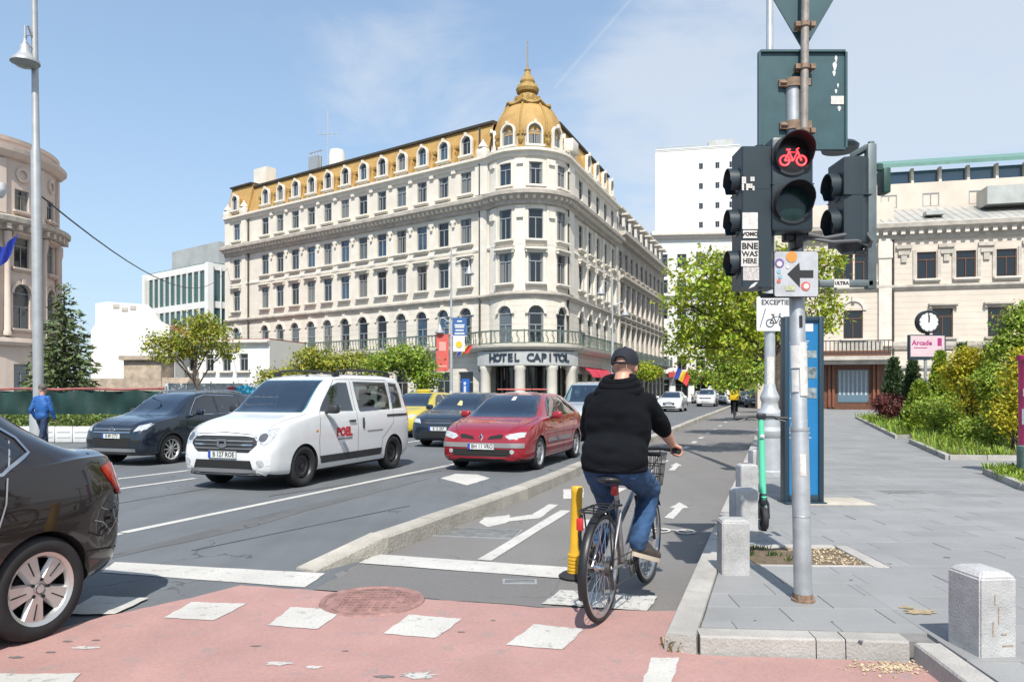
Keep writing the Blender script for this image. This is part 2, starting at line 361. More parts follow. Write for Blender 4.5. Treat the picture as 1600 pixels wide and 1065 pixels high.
# bike lane centre line and its dashes (direction of the street)
def strip(p, q, w, **k):
    p, q = Vector(p[:2]), Vector(q[:2]); n = (q - p).normalized(); n = Vector((-n.y, n.x)) * w / 2
    pts = [p - n, q - n, q + n, p + n]
    return flat(rag(pts, .004, 6), k.pop('z', .008), k.pop('name', 'road_marking'), k.pop('mt', M_PAINT), road)
strip(gd(757, 876), gd(884, 798), .13, z=.010)
for a in [(905, 772)]: pass
SD = Vector((.352, .936))
def off(y, dx): return Vector((KX(y) - dx, y))
for y in (10.6, 13.2, 15.1, 17.0, 19., 21., 23., 25.5, 28., 31, 34.5, 38, 42, 47): strip(off(y, 1.72), off(y, 1.72) + SD * .75, .13)
marking([(880, 780), (880, 765), (912, 763), (912, 778)], z=.008); marking([(905, 826), (908, 812), (932, 812), (930, 826)], z=.008)
# long lane lines on the carriageway
LW = .12
strip(gd(192, 832), gd(700, 727), LW, z=.004)
strip(gd(702, 726.6), gd(1010, 655), LW, z=.004); strip(gd(60, 862), gd(188, 833), LW, z=.004)
strip(gd(60, 781), gd(305, 747), LW, z=.004); strip(gd(60, 763), gd(300, 734), LW, z=.004)
strip(gd(618, 694), gd(700, 681), LW, z=.004); strip(gd(740, 672), gd(800, 661), LW, z=.004)
# lane arrows: left-turn arrow in the cycle lane, straight arrows, rhomb on the carriageway
def poly_mark(pts): return marking(pts, z=.008 if pts[0][0] > 700 else .004)
poly_mark([(748, 817), (757, 809), (790, 806), (796, 804), (797, 809), (832, 804), (858, 788), (872, 789), (843, 810), (795, 815), (790, 818), (762, 824)])
poly_mark([(1038, 809), (1055, 794), (1046, 794), (1062, 785), (1077, 794), (1068, 794), (1052, 811)])
poly_mark([(1044, 735), (1052, 728), (1047, 728), (1057, 723), (1066, 728), (1061, 728), (1054, 735)])
poly_mark([(688, 747), (712, 740), (745, 741), (766, 747), (730, 758)])
# small bicycle pictogram on the lane
bk = MB()
def gring(c, r, w, mb, z, ax, ay, n=20):
    vs = []
    for j in range(n):
        a = 2 * math.pi * j / n; d = ax * math.cos(a) + ay * math.sin(a)
        vs += [(c + d * (r - w)).to_3d() + Vector((0, 0, z)), (c + d * r).to_3d() + Vector((0, 0, z))]
    mb.add(vs, [(2 * j, 2 * j + 1, (2 * j + 3) % (2 * n), (2 * j + 2) % (2 * n)) for j in range(n)])
pc = gd(1052, 831).to_2d(); ex = Vector((.95, -.3)).normalized(); ey = Vector((.33, .94))
for s in (-1, 1): gring(pc + ex * .13 * s, .105, .03, bk, .016, ex, ey * 1.3)
for a, b in ((-.13, .13), ): bk.add([(pc + ex * a + ey * .03).to_3d() + Vector((0, 0, .017)), (pc + ex * b + ey * .03).to_3d() + Vector((0, 0, .017)), (pc + ex * b + ey * .07).to_3d() + Vector((0, 0, .017)), (pc + ex * a + ey * .07).to_3d() + Vector((0, 0, .017))], [(0, 1, 2, 3)])
structure(bk, 'bicycle_marking', M_PAINT, road)
# manhole cover with rings and studs, set into the red surface
M_IRON = mat('painted_iron', (.30, .17, .15), .7, .2, var=.3, vs=8., bump=.5, bs=30.)
mc = gd(582, 941); mh = thing('manhole_cover', 'round iron manhole cover half painted red beside the asphalt patch', 'manhole cover', (mc.x, mc.y, .012))
m = MB(); m.lathe([(0, .010), (.30, .010), (.31, .004), (.325, .004), (.33, .012), (.365, .010), (.37, 0)], 40); m.build('cover_plate', M_IRON, mh)
m = MB()
for i in range(9):
    for j in range(9):
        x, y = (i - 4) * .062, (j - 4) * .062
        if x * x + y * y < .27 ** 2: m.box((x, y, .013), (.034, .034, .008), rz=R(20))
m.build('stud', M_IRON, mh, kind='stuff')
# small access covers
def cover(px, py, w, d, lab, z, rz=0):
    p = gd(px, py, z); t = thing('access_cover', lab, 'access cover', (p.x, p.y, z), rz)
    mm = MB(); mm.bbox((0, 0, .002), (w, d, .008), .003)
    mm.build('cover_plate', mat('cover_iron', (.2, .2, .19), .6, .3, var=.3, vs=9., bump=.3), t)
    mm = MB()
    for a in (-1, 1): mm.box((0, a * (d / 2 + .012), .001), (w + .05, .02, .006)); mm.box((a * (w / 2 + .014), 0, .001), (.02, d, .006))
    mm.build('frame', M_GALV, t); return t
cover(748, 832, .8, .46, 'flat grey access cover in the cycle lane under the turn arrow', .004, R(-12))
cover(1413, 769, .55, .35, 'small dark access cover in the paving near the grass bed', KH)
cover(812, 908, .22, .1, 'tiny iron valve cover in the asphalt beside the yellow post', .008)

# ---------------------------------------------------------------- median kerb: separate stones
def resample(path, step):
    out = [path[0].copy()]; acc = 0
    for a, b in zip(path, path[1:]):
        d = (b - a).length; t = step - acc
        while t <= d: out.append(a.lerp(b, t / d)); t += step
        acc = d - (t - step)
    return out
median = MB(); median.prism([(-1.55, 6.5), (-1.4, 6.5), (-1.37, 6.55), (-1.52, 6.55)], 0, .02); median = structure(median, 'median_kerb', M_MED)
mp = resample([Vector((-1.134, 6.79)), *MEDL[2:]], .92)
rr = random.Random(3)
def kstone(a, b, w, h, side, ch=.025, z0=-.1, g=.006, mt=M_MED, parent=None, lift=0., h2=None):
    """one kerb stone from foot point a to b; w across to SIDE; one top edge chamfered"""
    d = (b - a).normalized(); n = Vector((-d.y, d.x)) * side; a = a + d * g; b = b - d * g; h2 = h if h2 is None else h2
    vs = []
    for p, hh in ((a, h), (b, h2)):
        for o, z in ((0, z0), (.012, hh - ch), (ch + .008, hh), (w - ch, hh), (w - .006, hh - ch), (w, z0)):
            q = p + n * o; vs.append((q.x, q.y, z + (lift if z > z0 else 0)))
    mb = MB(); k = 6
    mb.add(vs, [(i, (i + 1) % k, k + (i + 1) % k, k + i) for i in range(k)] + [list(range(k))[::-1], list(range(k, 2 * k))])
    o = mb.build('kerb_stone', mt, parent); return o
nose = kstone(Vector((-1.62, 6.05)), Vector((-1.13, 6.79)), .24, .02, 1, mt=M_MED, parent=median, h2=.17, ch=.012)
for i in range(len(mp) - 1):
    if mp[i].y < 46: kstone(mp[i], mp[i + 1], .23, .17, 1, parent=median, lift=rr.uniform(-.006, .006))
k0 = next(p for p in mp if p.y >= 46)
kstone(k0, MEDL[-1], .23, .17, 1, parent=median)

# ---------------------------------------------------------------- right pavement
PA = R(-2.5)                                               # slab courses turned a little
ku = Vector((.358, 1)).normalized()
KW = .19
def inner(y): return KX(y) + KW * 1.06
FRONT = [Vector((1.063, 4.157)), Vector((2.2, 4.06)), Vector((2.135, 3.3)), Vector((2.0, .5))]
pav = MB()
near_poly = [(inner(4.35), 4.35), (1.10, 4.24), (2.28, 4.14), (2.22, 3.3), (2.08, .5), (9, .5), (9, 9.6), (inner(9.6), 9.6)]
pav.prism(near_poly, -.05, KH - .022)
pavement = structure(pav, 'pavement', M_BED)
far_poly = [(inner(9.6), 9.6), (9, 9.6), (9, .5), (60, .5), (60, 54), (24, 54.), (24, 90), (inner(90), 90)]
fp = MB(); fp.prism(far_poly, -.05, KH); structure(fp, 'paving_surface', M_PAVE, pavement)
PIT = (1.84, 5.62, 2.70, 6.36)                             # tree pit x0,y0,x1,y1 in the slab frame
ca, sa = math.cos(PA), math.sin(PA)
def to_w(u, v): return Vector((u * ca - v * sa, u * sa + v * ca))
def to_s(x, y): return Vector((x * ca + y * sa, -x * sa + y * ca))
def clip(poly, p, n):                                      # keep the side where (q-p).n >= 0
    o = []
    for i in range(len(poly)):
        a, b = poly[i], poly[(i + 1) % len(poly)]; da, db = (a - p).dot(n), (b - p).dot(n)
        if da >= 0: o.append(a)
        if da * db < 0: o.append(a.lerp(b, da / (da - db)))
    return o
pc_ = gd(1290, 866, KH); pit_s = to_s(pc_.x, pc_.y)
pc0 = to_s(*gd(1180, 881, KH).to_2d()); pc1 = to_s(*gd(1303, 854, KH).to_2d())
PIT = (pc0.x, pc0.y, pc1.x + .02, pc1.y)
SLW, SLD = .6, .3
def sub_rect(r, q):
    x0, y0, x1, y1 = r; a0, b0, a1, b1 = q
    if x1 <= a0 or x0 >= a1 or y1 <= b0 or y0 >= b1: return [r]
    o = []
    if y0 < b0: o.append((x0, y0, x1, b0))
    if y1 > b1: o.append((x0, b1, x1, y1))
    lo, hi = max(y0, b0), min(y1, b1)
    if x0 < a0: o.append((x0, lo, a0, hi))
    if x1 > a1: o.append((a1, lo, x1, hi))
    return o
PITO = (PIT[0] - .06, PIT[1] - .06, PIT[2] + .13, PIT[3] + .1)
rs = random.Random(11); nsl = 0
row = 0
v = 1.8
while v < 9.7:
    u = 0.6 + (row % 2) * .3 + rs.uniform(-.08, .08)
    while u < 9.2:
        for (x0, y0, x1, y1) in sub_rect((u, v, u + SLW, v + SLD), PITO):
            g = .0022
            if x1 - x0 < .03 or y1 - y0 < .03: continue
            poly = [to_w(x0 + g, y0 + g), to_w(x1 - g, y0 + g), to_w(x1 - g, y1 - g), to_w(x0 + g, y1 - g)]
            nk = Vector((ku.y, -ku.x)); poly = clip(poly, Vector((inner(4.3) + .004, 4.3)), nk)
            c = sum(poly, Vector((0, 0))) / max(1, len(poly)) if poly else None
            if not poly: continue
            ex_n = Vector((1, -.075)).normalized(); ex_p = Vector((2.375, 4.1))
            for piece in (clip(poly, ex_p, ex_n), clip(clip(poly, ex_p, -ex_n), Vector((1.1, 4.335)), Vector((.085, 1)).normalized())):
                if len(piece) < 3: continue
                piece = clip(piece, Vector((0, 9.6)), Vector((0, -1))); piece = clip(piece, Vector((9, 0)), Vector((-1, 0))) if len(piece) > 2 else piece
                if len(piece) < 3: continue
                c = sum(piece, Vector((0, 0))) / len(piece)
                if abs(c.x) > .72 * c.y + .6 or c.y < 2.6: continue
                h = KH + rs.uniform(-.003, .002)
                mb = MB(); n = len(piece)
                top = [c + (p - c) * .988 for p in piece]
                mb.add([(p.x, p.y, KH - .03) for p in piece] + [(p.x, p.y, h - .004) for p in piece] + [(p.x, p.y, h) for p in top],
                       [list(range(2 * n, 3 * n))] + [(k * n + i, k * n + (i + 1) % n, (k + 1) * n + (i + 1) % n, (k + 1) * n + i) for i in range(n) for k in (0, 1)])
                mb.build('paving_slab', M_SLAB, pavement); nsl += 1
        u += SLW
    v += SLD; row += 1
print('slabs', nsl)
# kerb along the cycle lane, the corner stone and the front kerb
kerb = MB(); kerb.prism([(KX(5) + .02, 5), (KX(5) + .15, 5), (KX(5.1) + .15, 5.1), (KX(5.1) + .02, 5.1)], 0, .02); kerb = structure(kerb, 'kerb', M_KERB)
kp = resample([Vector((KX(4.22), 4.22)), Vector((KX(46), 46))], .95)
for i in range(len(kp) - 1): kstone(kp[i], kp[i + 1], KW, KH + .002, -1, .012, g=.004, mt=M_KERB, parent=kerb, lift=rs.uniform(-.003, .003), h2=None)
kstone(kp[-1], Vector((KX(90), 90)), KW, KH + .002, -1, .012, mt=M_KERB, parent=kerb)
fr = [FRONT[0], Vector((1.70, 4.105)), Vector((1.86, 4.093)), FRONT[1] + Vector((.0, 0))]
for a, b in zip(fr, fr[1:]): kstone(a, b, .16, KH + .004, 1, .012, g=.003, mt=M_KERB, parent=kerb)
sd = resample([FRONT[1] + Vector((.005, -.0)), FRONT[2], FRONT[3]], .8)
for a, b in zip(sd, sd[1:]): kstone(a, b, .16, KH + .003, 1, .012, g=.003, mt=M_KERB, parent=kerb)
# tree pit: granite rim, soil and grit inside
z = KH
pit = thing('tree_pit', 'empty square tree pit with stone rim of soil and grit by the signal pole', 'tree pit', (*to_w(PIT[0], PIT[1]), 0), PA)
w_, d_ = PIT[2] - PIT[0], PIT[3] - PIT[1]
for nm, a in (('rim_stone', (-.03, d_ / 2, .06, d_ + .12)), ('rim_stone', (w_ + .065, d_ / 2, .12, d_ + .12)), ('rim_stone', (w_ / 2, -.03, w_ - .01, .055)), ('rim_stone', (w_ / 2, d_ + .05, w_ - .01, .09))):
    mb = MB(); mb.bbox((a[0], a[1], z - .05), (a[2], a[3], .106), .006); mb.build(nm, M_KERB, pit)
mb = MB(); nx = 14
g_ = [[(w_ * i / nx, d_ * j / nx, z - .014 + rs.uniform(-.006, .008)) for i in range(nx + 1)] for j in range(nx + 1)]
mb.add([p for r_ in g_ for p in r_], [(j * (nx + 1) + i, j * (nx + 1) + i + 1, (j + 1) * (nx + 1) + i + 1, (j + 1) * (nx + 1) + i) for i in range(nx) for j in range(nx)], smooth=True); mb.build('soil', M_SOIL, pit)
def grit(n, pts_fn, s0, s1, name, mt, parent=None, label=None):
    mb = MB()
    for _ in range(n):
        p = pts_fn(); s = rs.uniform(s0, s1); q = Matrix.Translation(p) @ Matrix.Rotation(rs.uniform(0, 6), 4, 'Z') @ Matrix.Rotation(rs.uniform(-.5, .5), 4, 'X')
        mb.add([(s, 0, 0), (0, s * .8, 0), (-s, 0, 0), (0, -s * .8, 0), (0, 0, s * .7), (0, 0, -s * .4)], [(0, 1, 4), (1, 2, 4), (2, 3, 4), (3, 0, 4), (1, 0, 5), (2, 1, 5), (3, 2, 5), (0, 3, 5)], mtx=q)
    o = mb.build(name, mt, parent, kind='stuff')
    if label: o['label'] = label; o['category'] = 'gravel'
    return o
grit(260, lambda: Vector((rs.uniform(w_ * .5, w_), rs.uniform(0, d_), z - .012)), .006, .018, 'grit', M_GRIT, pit)
grit(300, lambda: Vector((2.06 + rs.gauss(0, .11), 4.0 + rs.gauss(0, .03) - abs(rs.gauss(0, .05)), .016)), .004, .013, 'grit', M_GRIT, None, 'loose yellow grit heaped against the front kerb corner')
# weeds at the kerb corner and in the pit
M_WEED = mat('weed_leaf', (.11, .16, .045), .6, island=.45, hue=.03, trans=.25)
M_DRY = mat('dry_grass', (.35, .29, .15), .8, island=.3)
def tuft(mb, p, n, h, m=0, sp=.05):
    for _ in range(n):
        a = rs.uniform(0, 6.283); l = rs.uniform(.5, 1) * h; b = p + Vector((rs.gauss(0, sp * .5), rs.gauss(0, sp * .5), 0))
        d = Vector((math.cos(a), math.sin(a), 0)); s = Vector((-d.y, d.x, 0)) * l * .09; ln = rs.uniform(.2, .9) * l
        mb.add([b - s, b + s, b + d * ln * .5 + Vector((0, 0, l * .7)) + s * .7, b + d * ln * .5 + Vector((0, 0, l * .7)) - s * .7, b + d * ln + Vector((0, 0, l * .8))], [(0, 1, 2, 3), (3, 2, 4)], m)
mb = MB(); q = gd(1054, 1017)
for _ in range(5): tuft(mb, q + Vector((rs.uniform(-.05, .09), rs.uniform(-.02, .03), .01)), 22, .09, rs.choice((0, 1, 1)), .06)
tag(mb.build('weeds', [M_WEED, M_DRY], kind='stuff'), 'tuft of green and dry weeds at the kerb corner', 'weeds')
mb = MB()
for _ in range(6): tuft(mb, Vector((rs.uniform(.05, w_ * .5), rs.uniform(.1, d_ - .05), z - .015)), 16, .07)
mb.build('weeds', M_WEED, pit, kind='stuff')

# stains on the paving and the red surface, tar seams and a rough repaired band in the carriageway
M_STAIN = mat('ochre_stain', (.33, .26, .15), .8, var=.3, vs=18.); M_TAR = mat('tar_seam', (.05, .05, .052), .6, var=.3, vs=9.); M_GUM = mat('dark_spot', (.15, .14, .14), .8); M_ROUGH = asphalt('rough_asphalt', (.105, .108, .108), .6, .5, 3.)
def stain(px, py, a, b, z, mt, name, rz=0, parent=road, seed=0):
    c = gd(px, py, z if z > .1 else 0); r_ = random.Random(seed); n = 18; pts = []
    for k in range(n):
        t = 2 * math.pi * k / n; q = r_.uniform(.55, 1.15); x, y = a * q * math.cos(t), b * q * math.sin(t); pts.append((c.x + x * math.cos(rz) - y * math.sin(rz), c.y + x * math.sin(rz) + y * math.cos(rz)))
    return flat(pts, z, name, mt, parent)
stain(1436, 955, .11, .06, KH + .004, M_STAIN, 'stain', parent=pavement, seed=1); stain(1415, 948, .05, .03, KH + .004, M_STAIN, 'stain', parent=pavement, seed=2)
for i, (px, py, a) in enumerate(((1330, 905, .012), (1180, 968, .01), (1345, 1000, .014), (1300, 970, .01), (1390, 880, .02), (1480, 870, .03))): stain(px, py, a, a, KH + .004, M_GUM, 'gum_spot', parent=pavement, seed=i)
for i, (px, py, a, b) in enumerate(((435, 1040, .08, .03), (490, 1046, .06, .025), (655, 1058, .10, .05), (130, 1015, .09, .03))): stain(px, py, a, b, .015, M_PAINT2, 'paint_spot', seed=i + 20)
for i, (px, py, a) in enumerate(((25, 1030, .03), (80, 1022, .022), (105, 1005, .025), (150, 1003, .02), (400, 1012, .02), (600, 1060, .04), (720, 990, .016), (770, 972, .014), (540, 1020, .015))): stain(px, py, a * 1.6, a * .6, .0155, M_GUM, 'tar_spot', seed=i + 40)
for a_, b_ in (((150, 792), (330, 762)), ((300, 860), (640, 790)), ((700, 716), (985, 668)), ((420, 775), (690, 735))): strip(gd(*a_), gd(*b_), .022, mt=M_TAR, z=.0036, name='tar_seam')
b0, b1 = gd(220, 868), gd(640, 758)
stain(430, 806, 3.9, .20, .003, M_ROUGH, 'repaired_band', math.atan2((b1 - b0).y, (b1 - b0).x), seed=7)
# ================================================================ buildings
M_CREAM = mat('cream_render', (.645, .595, .51), .85, var=.09, vs=.5, bump=.08, bs=6.)
M_CREAM2 = mat('cream_stucco_trim', (.68, .635, .55), .8, var=.08, vs=1.2)
M_PINKISH = mat('pink_beige_render', (.60, .50, .43), .85, var=.08, vs=.6)
M_SOOT = mat('sooty_render', (.36, .32, .27), .9, var=.28, vs=.8)
M_BEIGE = mat('beige_render', (.60, .525, .44), .85, var=.08, vs=.5)
M_BEIGE2 = mat('beige_trim', (.62, .57, .50), .8, var=.1, vs=1.5)
M_CORN = mat('grey_cornice_stone', (.45, .41, .355), .85, var=.2, vs=1.5)
M_WHITEW = mat('white_render', (.70, .69, .65), .85, var=.06, vs=.3)
M_OCHRE = mat('ochre_roof', (.45, .285, .095), .75, vs=1.3, bump=.25, bs=9., speck=.14, col2=(.36, .215, .07))
M_OCHRE2 = mat('dark_ochre_ornament', (.33, .21, .06), .7, var=.25, vs=4.)
M_ROOFD = mat('dark_gutter', (.06, .055, .045), .7, var=.3, vs=3.)
M_ZINC = mat('zinc_roof', (.42, .43, .40), .45, .35, var=.15, vs=.8)
M_FRAME = mat('window_frame_grey', (.25, .27, .28), .5)
M_FRAMEW = mat('window_frame_white', (.55, .54, .5), .5)
M_WOOD = mat('brown_wood', (.13, .055, .03), .5, var=.25, vs=6.)
M_IRONB = mat('wrought_iron', (.035, .04, .042), .5, .3)
M_RAIL = mat('weathered_green_iron', (.12, .155, .13), .6, .2, var=.2, vs=5.)
M_GLS = [mat('window_glass', (.02, .032, .045), .06, spec=.9), mat('window_glass_dark', (.008, .011, .014), .06, spec=.8), mat('window_glass_pale', (.10, .12, .135), .10, spec=.8), mat('window_glass_blue', (.03, .07, .12), .05, spec=1.)]
M_CURT = mat('net_curtain', (.42, .44, .46), .8, var=.2, vs=5.)
def curtained(m):
    t = m.node_tree; p = t.nodes['Principled BSDF']; co = N(t, 'ShaderNodeTexCoord').outputs['Object']; s = N(t, 'ShaderNodeSeparateXYZ'); t.links.new(co, s.inputs[0])
    n = N(t, 'ShaderNodeTexNoise', i_Scale=14.); t.links.new(co, n.inputs['Vector']); oi = N(t, 'ShaderNodeObjectInfo')
    k = mth(t, 'GREATER_THAN', mth(t, 'ADD', mth(t, 'ABSOLUTE', s.outputs[0]), mth(t, 'MULTIPLY', n.outputs[0], .05)), mth(t, 'MULTIPLY_ADD', oi.outputs['Random'], .4, .06))
    x = N(t, 'ShaderNodeMix', data_type='RGBA'); t.links.new(k, x.inputs[0]); x.inputs[6].default_value = (.012, .017, .022, 1); x.inputs[7].default_value = (.17, .17, .16, 1); t.links.new(x.outputs[2], p.inputs['Base Color'])
M_GLS.append(mat('curtained_window_glass', (.1, .1, .1), .08, spec=.8)); curtained(M_GLS[4])
def facade(u0, u1, z0, z1, holes, depth=.22, mp=None, extra=()):
    """wall face with real window openings; holes = (uc, zb, w, h, arch)"""
    mb = MB(); mp = mp or (lambda u, n, z: (u, n, z))
    rect = [(h[0] - h[2] / 2, h[0] + h[2] / 2, h[1], h[1] + h[3] + (h[2] / 2 if h[4] else 0)) for h in holes]
    us = sorted({u0, u1, *extra, *[r[0] for r in rect], *[r[1] for r in rect]}); us = [u for u in us if u0 <= u <= u1]
    zs = sorted({z0, z1, *[r[2] for r in rect], *[r[3] for r in rect]}); zs = [z for z in zs if z0 <= z <= z1]
    def inside(u, z): return any(r[0] < u < r[1] and r[2] < z < r[3] for r in rect)
    for a, b in zip(us, us[1:]):
        for c, d in zip(zs, zs[1:]):
            if b - a < 1e-5 or d - c < 1e-5 or inside((a + b) / 2, (c + d) / 2): continue
            mb.add([mp(a, 0, c), mp(b, 0, c), mp(b, 0, d), mp(a, 0, d)], [(0, 1, 2, 3)])
    for uc, zb, w, h, arch in holes:
        l, r, zt = uc - w / 2, uc + w / 2, zb + h
        path = [(l, zb), (l, zt)]
        if arch: path += [(uc - w / 2 * math.cos(math.pi * k / 10), zt + w / 2 * math.sin(math.pi * k / 10)) for k in range(1, 10)]
        path += [(r, zt), (r, zb)]
        if arch:
            top = zt + w / 2; arc = path[1:-1]
            for k in range(len(arc) - 1):
                p, q = arc[k], arc[k + 1]; cx = l if k < 5 else r
                mb.add([mp(p[0], 0, p[1]), mp(q[0], 0, q[1]), mp(cx, 0, top)], [(0, 1, 2)])
        cl = path + [path[0]]
        for p, q in zip(cl, cl[1:]):
            mb.add([mp(p[0], 0, p[1]), mp(q[0], 0, q[1]), mp(q[0], depth, q[1]), mp(p[0], depth, p[1])], [(3, 2, 1, 0)])
    return mb
WM = {}
def window_meshes(w, h, arch, style='grey'):
    """frame and pane meshes, origin at the sill centre, facing -Y"""
    k = (round(w, 2), round(h, 2), arch, style)
    if k in WM: return WM[k]
    fr = MB(); t = .07; fm = {'grey': M_FRAME, 'white': M_FRAMEW, 'wood': M_WOOD, 'dark': M_ROOFD}[style]
    fr.box((-w / 2 + t / 2, 0, h / 2), (t, .07, h)); fr.box((w / 2 - t / 2, 0, h / 2), (t, .07, h)); fr.box((0, 0, t / 2), (w - 2 * t, .07, t))
    zt = h if arch else h - t / 2
    fr.box((0, -.004, zt if arch else zt), (w - 2 * t, .07, t))
    if h > 1.3:
        zz_ = h * (.72 if not arch else .62)
        fr.box((0, -.008, zz_), (w - 2 * t, .07, t)); fr.box((0, -.012, zz_ / 2), (t * .9, .07, zz_ - t))
    else: fr.box((0, -.012, h / 2), (t * .9, .07, h - 2 * t))
    if arch:
        n = 10; r1, r0 = w / 2, w / 2 - t
        for j in range(n):
            a, b = math.pi * j / n, math.pi * (j + 1) / n
            vs = [(r * math.cos(x), y, h + r * math.sin(x)) for y in (-.035, .035) for r, x in ((r0, a), (r1, a), (r1, b), (r0, b))]
            fr.add(vs, [(0, 1, 2, 3), (0, 3, 7, 4)])
    pn = MB(); poly = [(-w / 2 + .02, .02), (w / 2 - .02, .02), (w / 2 - .02, h)]
    if arch: poly += [((w / 2 - .02) * math.cos(math.pi * j / 10), h + (w / 2 - .02) * math.sin(math.pi * j / 10)) for j in range(1, 10)]
    poly += [(-w / 2 + .02, h)]
    n = len(poly); pn.add([(x, .02, z) for x, z in poly] + [(x, .035, z) for x, z in poly], [list(range(n)), list(range(n, 2 * n))[::-1]])
    WM[k] = (fr.mesh('window', fm), [pn.mesh('pane', g) for g in M_GLS]); return WM[k]
rw = random.Random(21)
SILL = {}
def sill_mesh(w, kind, mt):
    k = (round(w, 2), kind, mt.name)
    if k not in SILL:
        mb = MB()
        if kind == 'sill':
            mb.box((0, -.17, -.07), (w + .5, .30, .14)); mb.box((0, -.12, -.2), (w + .3, .18, .12))
        elif kind == 'lintel':
            mb.box((0, -.16, .30), (w + .6, .36, .14)); mb.box((0, -.10, .18), (w + .4, .20, .10)); mb.box((0, -.05, .06), (w + .26, .10, .1))
            for a in (-1, 1): mb.box((a * (w / 2 + .2), -.14, .12), (.12, .2, .22))
        elif kind == 'arch':
            r0 = w / 2 + .005
            for j in range(10):
                a, b = math.pi * j / 10, math.pi * (j + 1) / 10
                vs = [(r * math.cos(x), y, r * math.sin(x)) for y in (-.10, .0) for r, x in ((r0, a), (r0 + .24, a), (r0 + .24, b), (r0, b))]
                mb.add(vs, [(0, 1, 2, 3), (1, 5, 6, 2), (0, 3, 7, 4)])
            mb.box((0, -.12, r0 + .16), (.24, .24, .40))
        elif kind == 'dormer':
            r0 = w / 2 + .005; t_ = .135
            for j in range(10):
                a, b = math.pi * j / 10, math.pi * (j + 1) / 10
                for ya, yb, m_, g in ((-.14, .10, 0, t_), (.10, 1.3, 1, t_ - .05)):
                    vs = [(r * math.cos(x), y, r * math.sin(x)) for y in (ya, yb) for r, x in ((r0, a), (r0 + g, a), (r0 + g, b), (r0, b))]
                    mb.add(vs, [(0, 1, 2, 3), (1, 5, 6, 2), (0, 3, 7, 4)], m_)
            for a in (-1, 1): mb.box((a * (r0 + t_ / 2), -.02, -.62), (t_, .24, 1.24)); mb.box((a * (r0 + t_ / 2 - .02), .70, -.62), (t_ - .04, 1.2, 1.24), 1)
            mb.box((0, -.16, r0 + .12), (.2, .2, .28))
        SILL[k] = mb.mesh(kind, [mt, M_OCHRE])
    return SILL[k]
def put_window(parent, pos, rz, w, h, arch=False, style='grey', sill=None, lintel=None, gl=None, trim=None, depth=.15):
    """window part: pos = sill centre on the wall face; the frame sits DEPTH inside the opening"""
    fr, pn = window_meshes(w, h, arch, style); q = Matrix.Rotation(rz, 3, 'Z')
    o = link('window', fr, parent, Vector(pos) + q @ Vector((0, depth, 0)), (0, 0, rz))
    link('pane', pn[rw.choice((0, 4, 1, 4, 2, 4, 3)) if gl is None else gl], o)
    trim = trim or M_CREAM2
    if sill: link('sill', sill_mesh(w, 'sill', trim), o, (0, -depth, 0))
    if lintel: link('lintel', sill_mesh(w, lintel, trim), o, (0, -depth, h))
    return o
def sweep(path, prof, mb=None, m=0, closed=False, smooth=False):
    """sweep profile [(out, z)] along a plan path whose outside lies to the right of travel"""
    mb = mb or MB(); P = [Vector(p).to_2d() for p in path]; k = len(P); rows = []
    for i in range(k):
        d0 = (P[i] - P[i - 1]).normalized() if i else None; d1 = (P[i + 1] - P[i]).normalized() if i < k - 1 else None
        n0 = Vector((d0.y, -d0.x)) if d0 else None; n1 = Vector((d1.y, -d1.x)) if d1 else None
        if n0 is None: n = n1
        elif n1 is None: n = n0
        else:
            n = (n0 + n1).normalized(); n = n / max(.35, n.dot(n0))
        rows.append([(P[i].x + n.x * o, P[i].y + n.y * o, z) for o, z in prof])
    w = len(prof)
    mb.add([v for r in rows for v in r], [(i * w + j, (i + 1) * w + j, (i + 1) * w + j + 1, i * w + j + 1) for i in range(k - 1) for j in range(w - 1)], m, smooth)
    mb.add(rows[0], [list(range(w))], m); mb.add(rows[-1], [list(range(w))[::-1]], m)
    return mb
def along(path, step, ofs=0):
    out = []; P = [Vector(p).to_2d() for p in path]; t = step / 2 + ofs
    for a, b in zip(P, P[1:]):
        d = (b - a).length
        while t < d: out.append((a.lerp(b, t / d), (b - a).normalized())); t += step
        t -= d
    return out
def blocks(path, step, size, z, out, mb=None, m=0):
    mb = mb or MB()
    for p, d in along(path, step):
        n = Vector((d.y, -d.x)); c = p + n * out
        mb.box((c.x, c.y, z), size, m, rz=math.atan2(d.y, d.x))
    return mb

# ---------------------------------------------------------------- the corner hotel
A = Vector((-1.74, 57.0)); uL = Vector((-.8085, .5885)).normalized(); B = Vector((4.25, 57.2)); uR = Vector((.37, .929)).normalized()
nLo = Vector((-uL.y, uL.x)); nLo = -nLo if nLo.y > 0 else nLo          # outward normals
nRo = Vector((uR.y, -uR.x))
TC = Vector((1.23, 58.35)); TR = 3.25; LEN, RLEN = 35.2, 16.4
hotel = thing('corner_hotel', 'cream five-storey corner hotel with ochre mansard roof and domed round tower', 'hotel', (TC.x, TC.y, 0))
H0 = Vector((TC.x, TC.y, 0))
def hl(p): return Vector((p[0], p[1], p[2] if len(p) > 2 else 0)) - H0
angL = math.atan2(-uL.y, -uL.x)             # facade x axis seen from outside runs left to right
Lend = A + uL * LEN
LO = Vector((Lend.x, Lend.y, 0)) - H0       # left facade frame: x from the far left end to the tower
def Lx(t): return LEN - t                   # t counted from the tower corner
def px_t(px): r = (px - 800) / F; return (A.x - A.y * r) / (-uL.x + uL.y * r)
tL = [2.38 + i * 2.37 for i in range(12)] + [33.3]
ROWS = [(17.05, 1.1, 1.75, False), (13.1, 1.12, 2.0, False), (9.75, 1.12, 2.1, False), (5.15, 1.2, 2.3, True)]
wallo = bpy.data.objects.new('facade_wall', None)
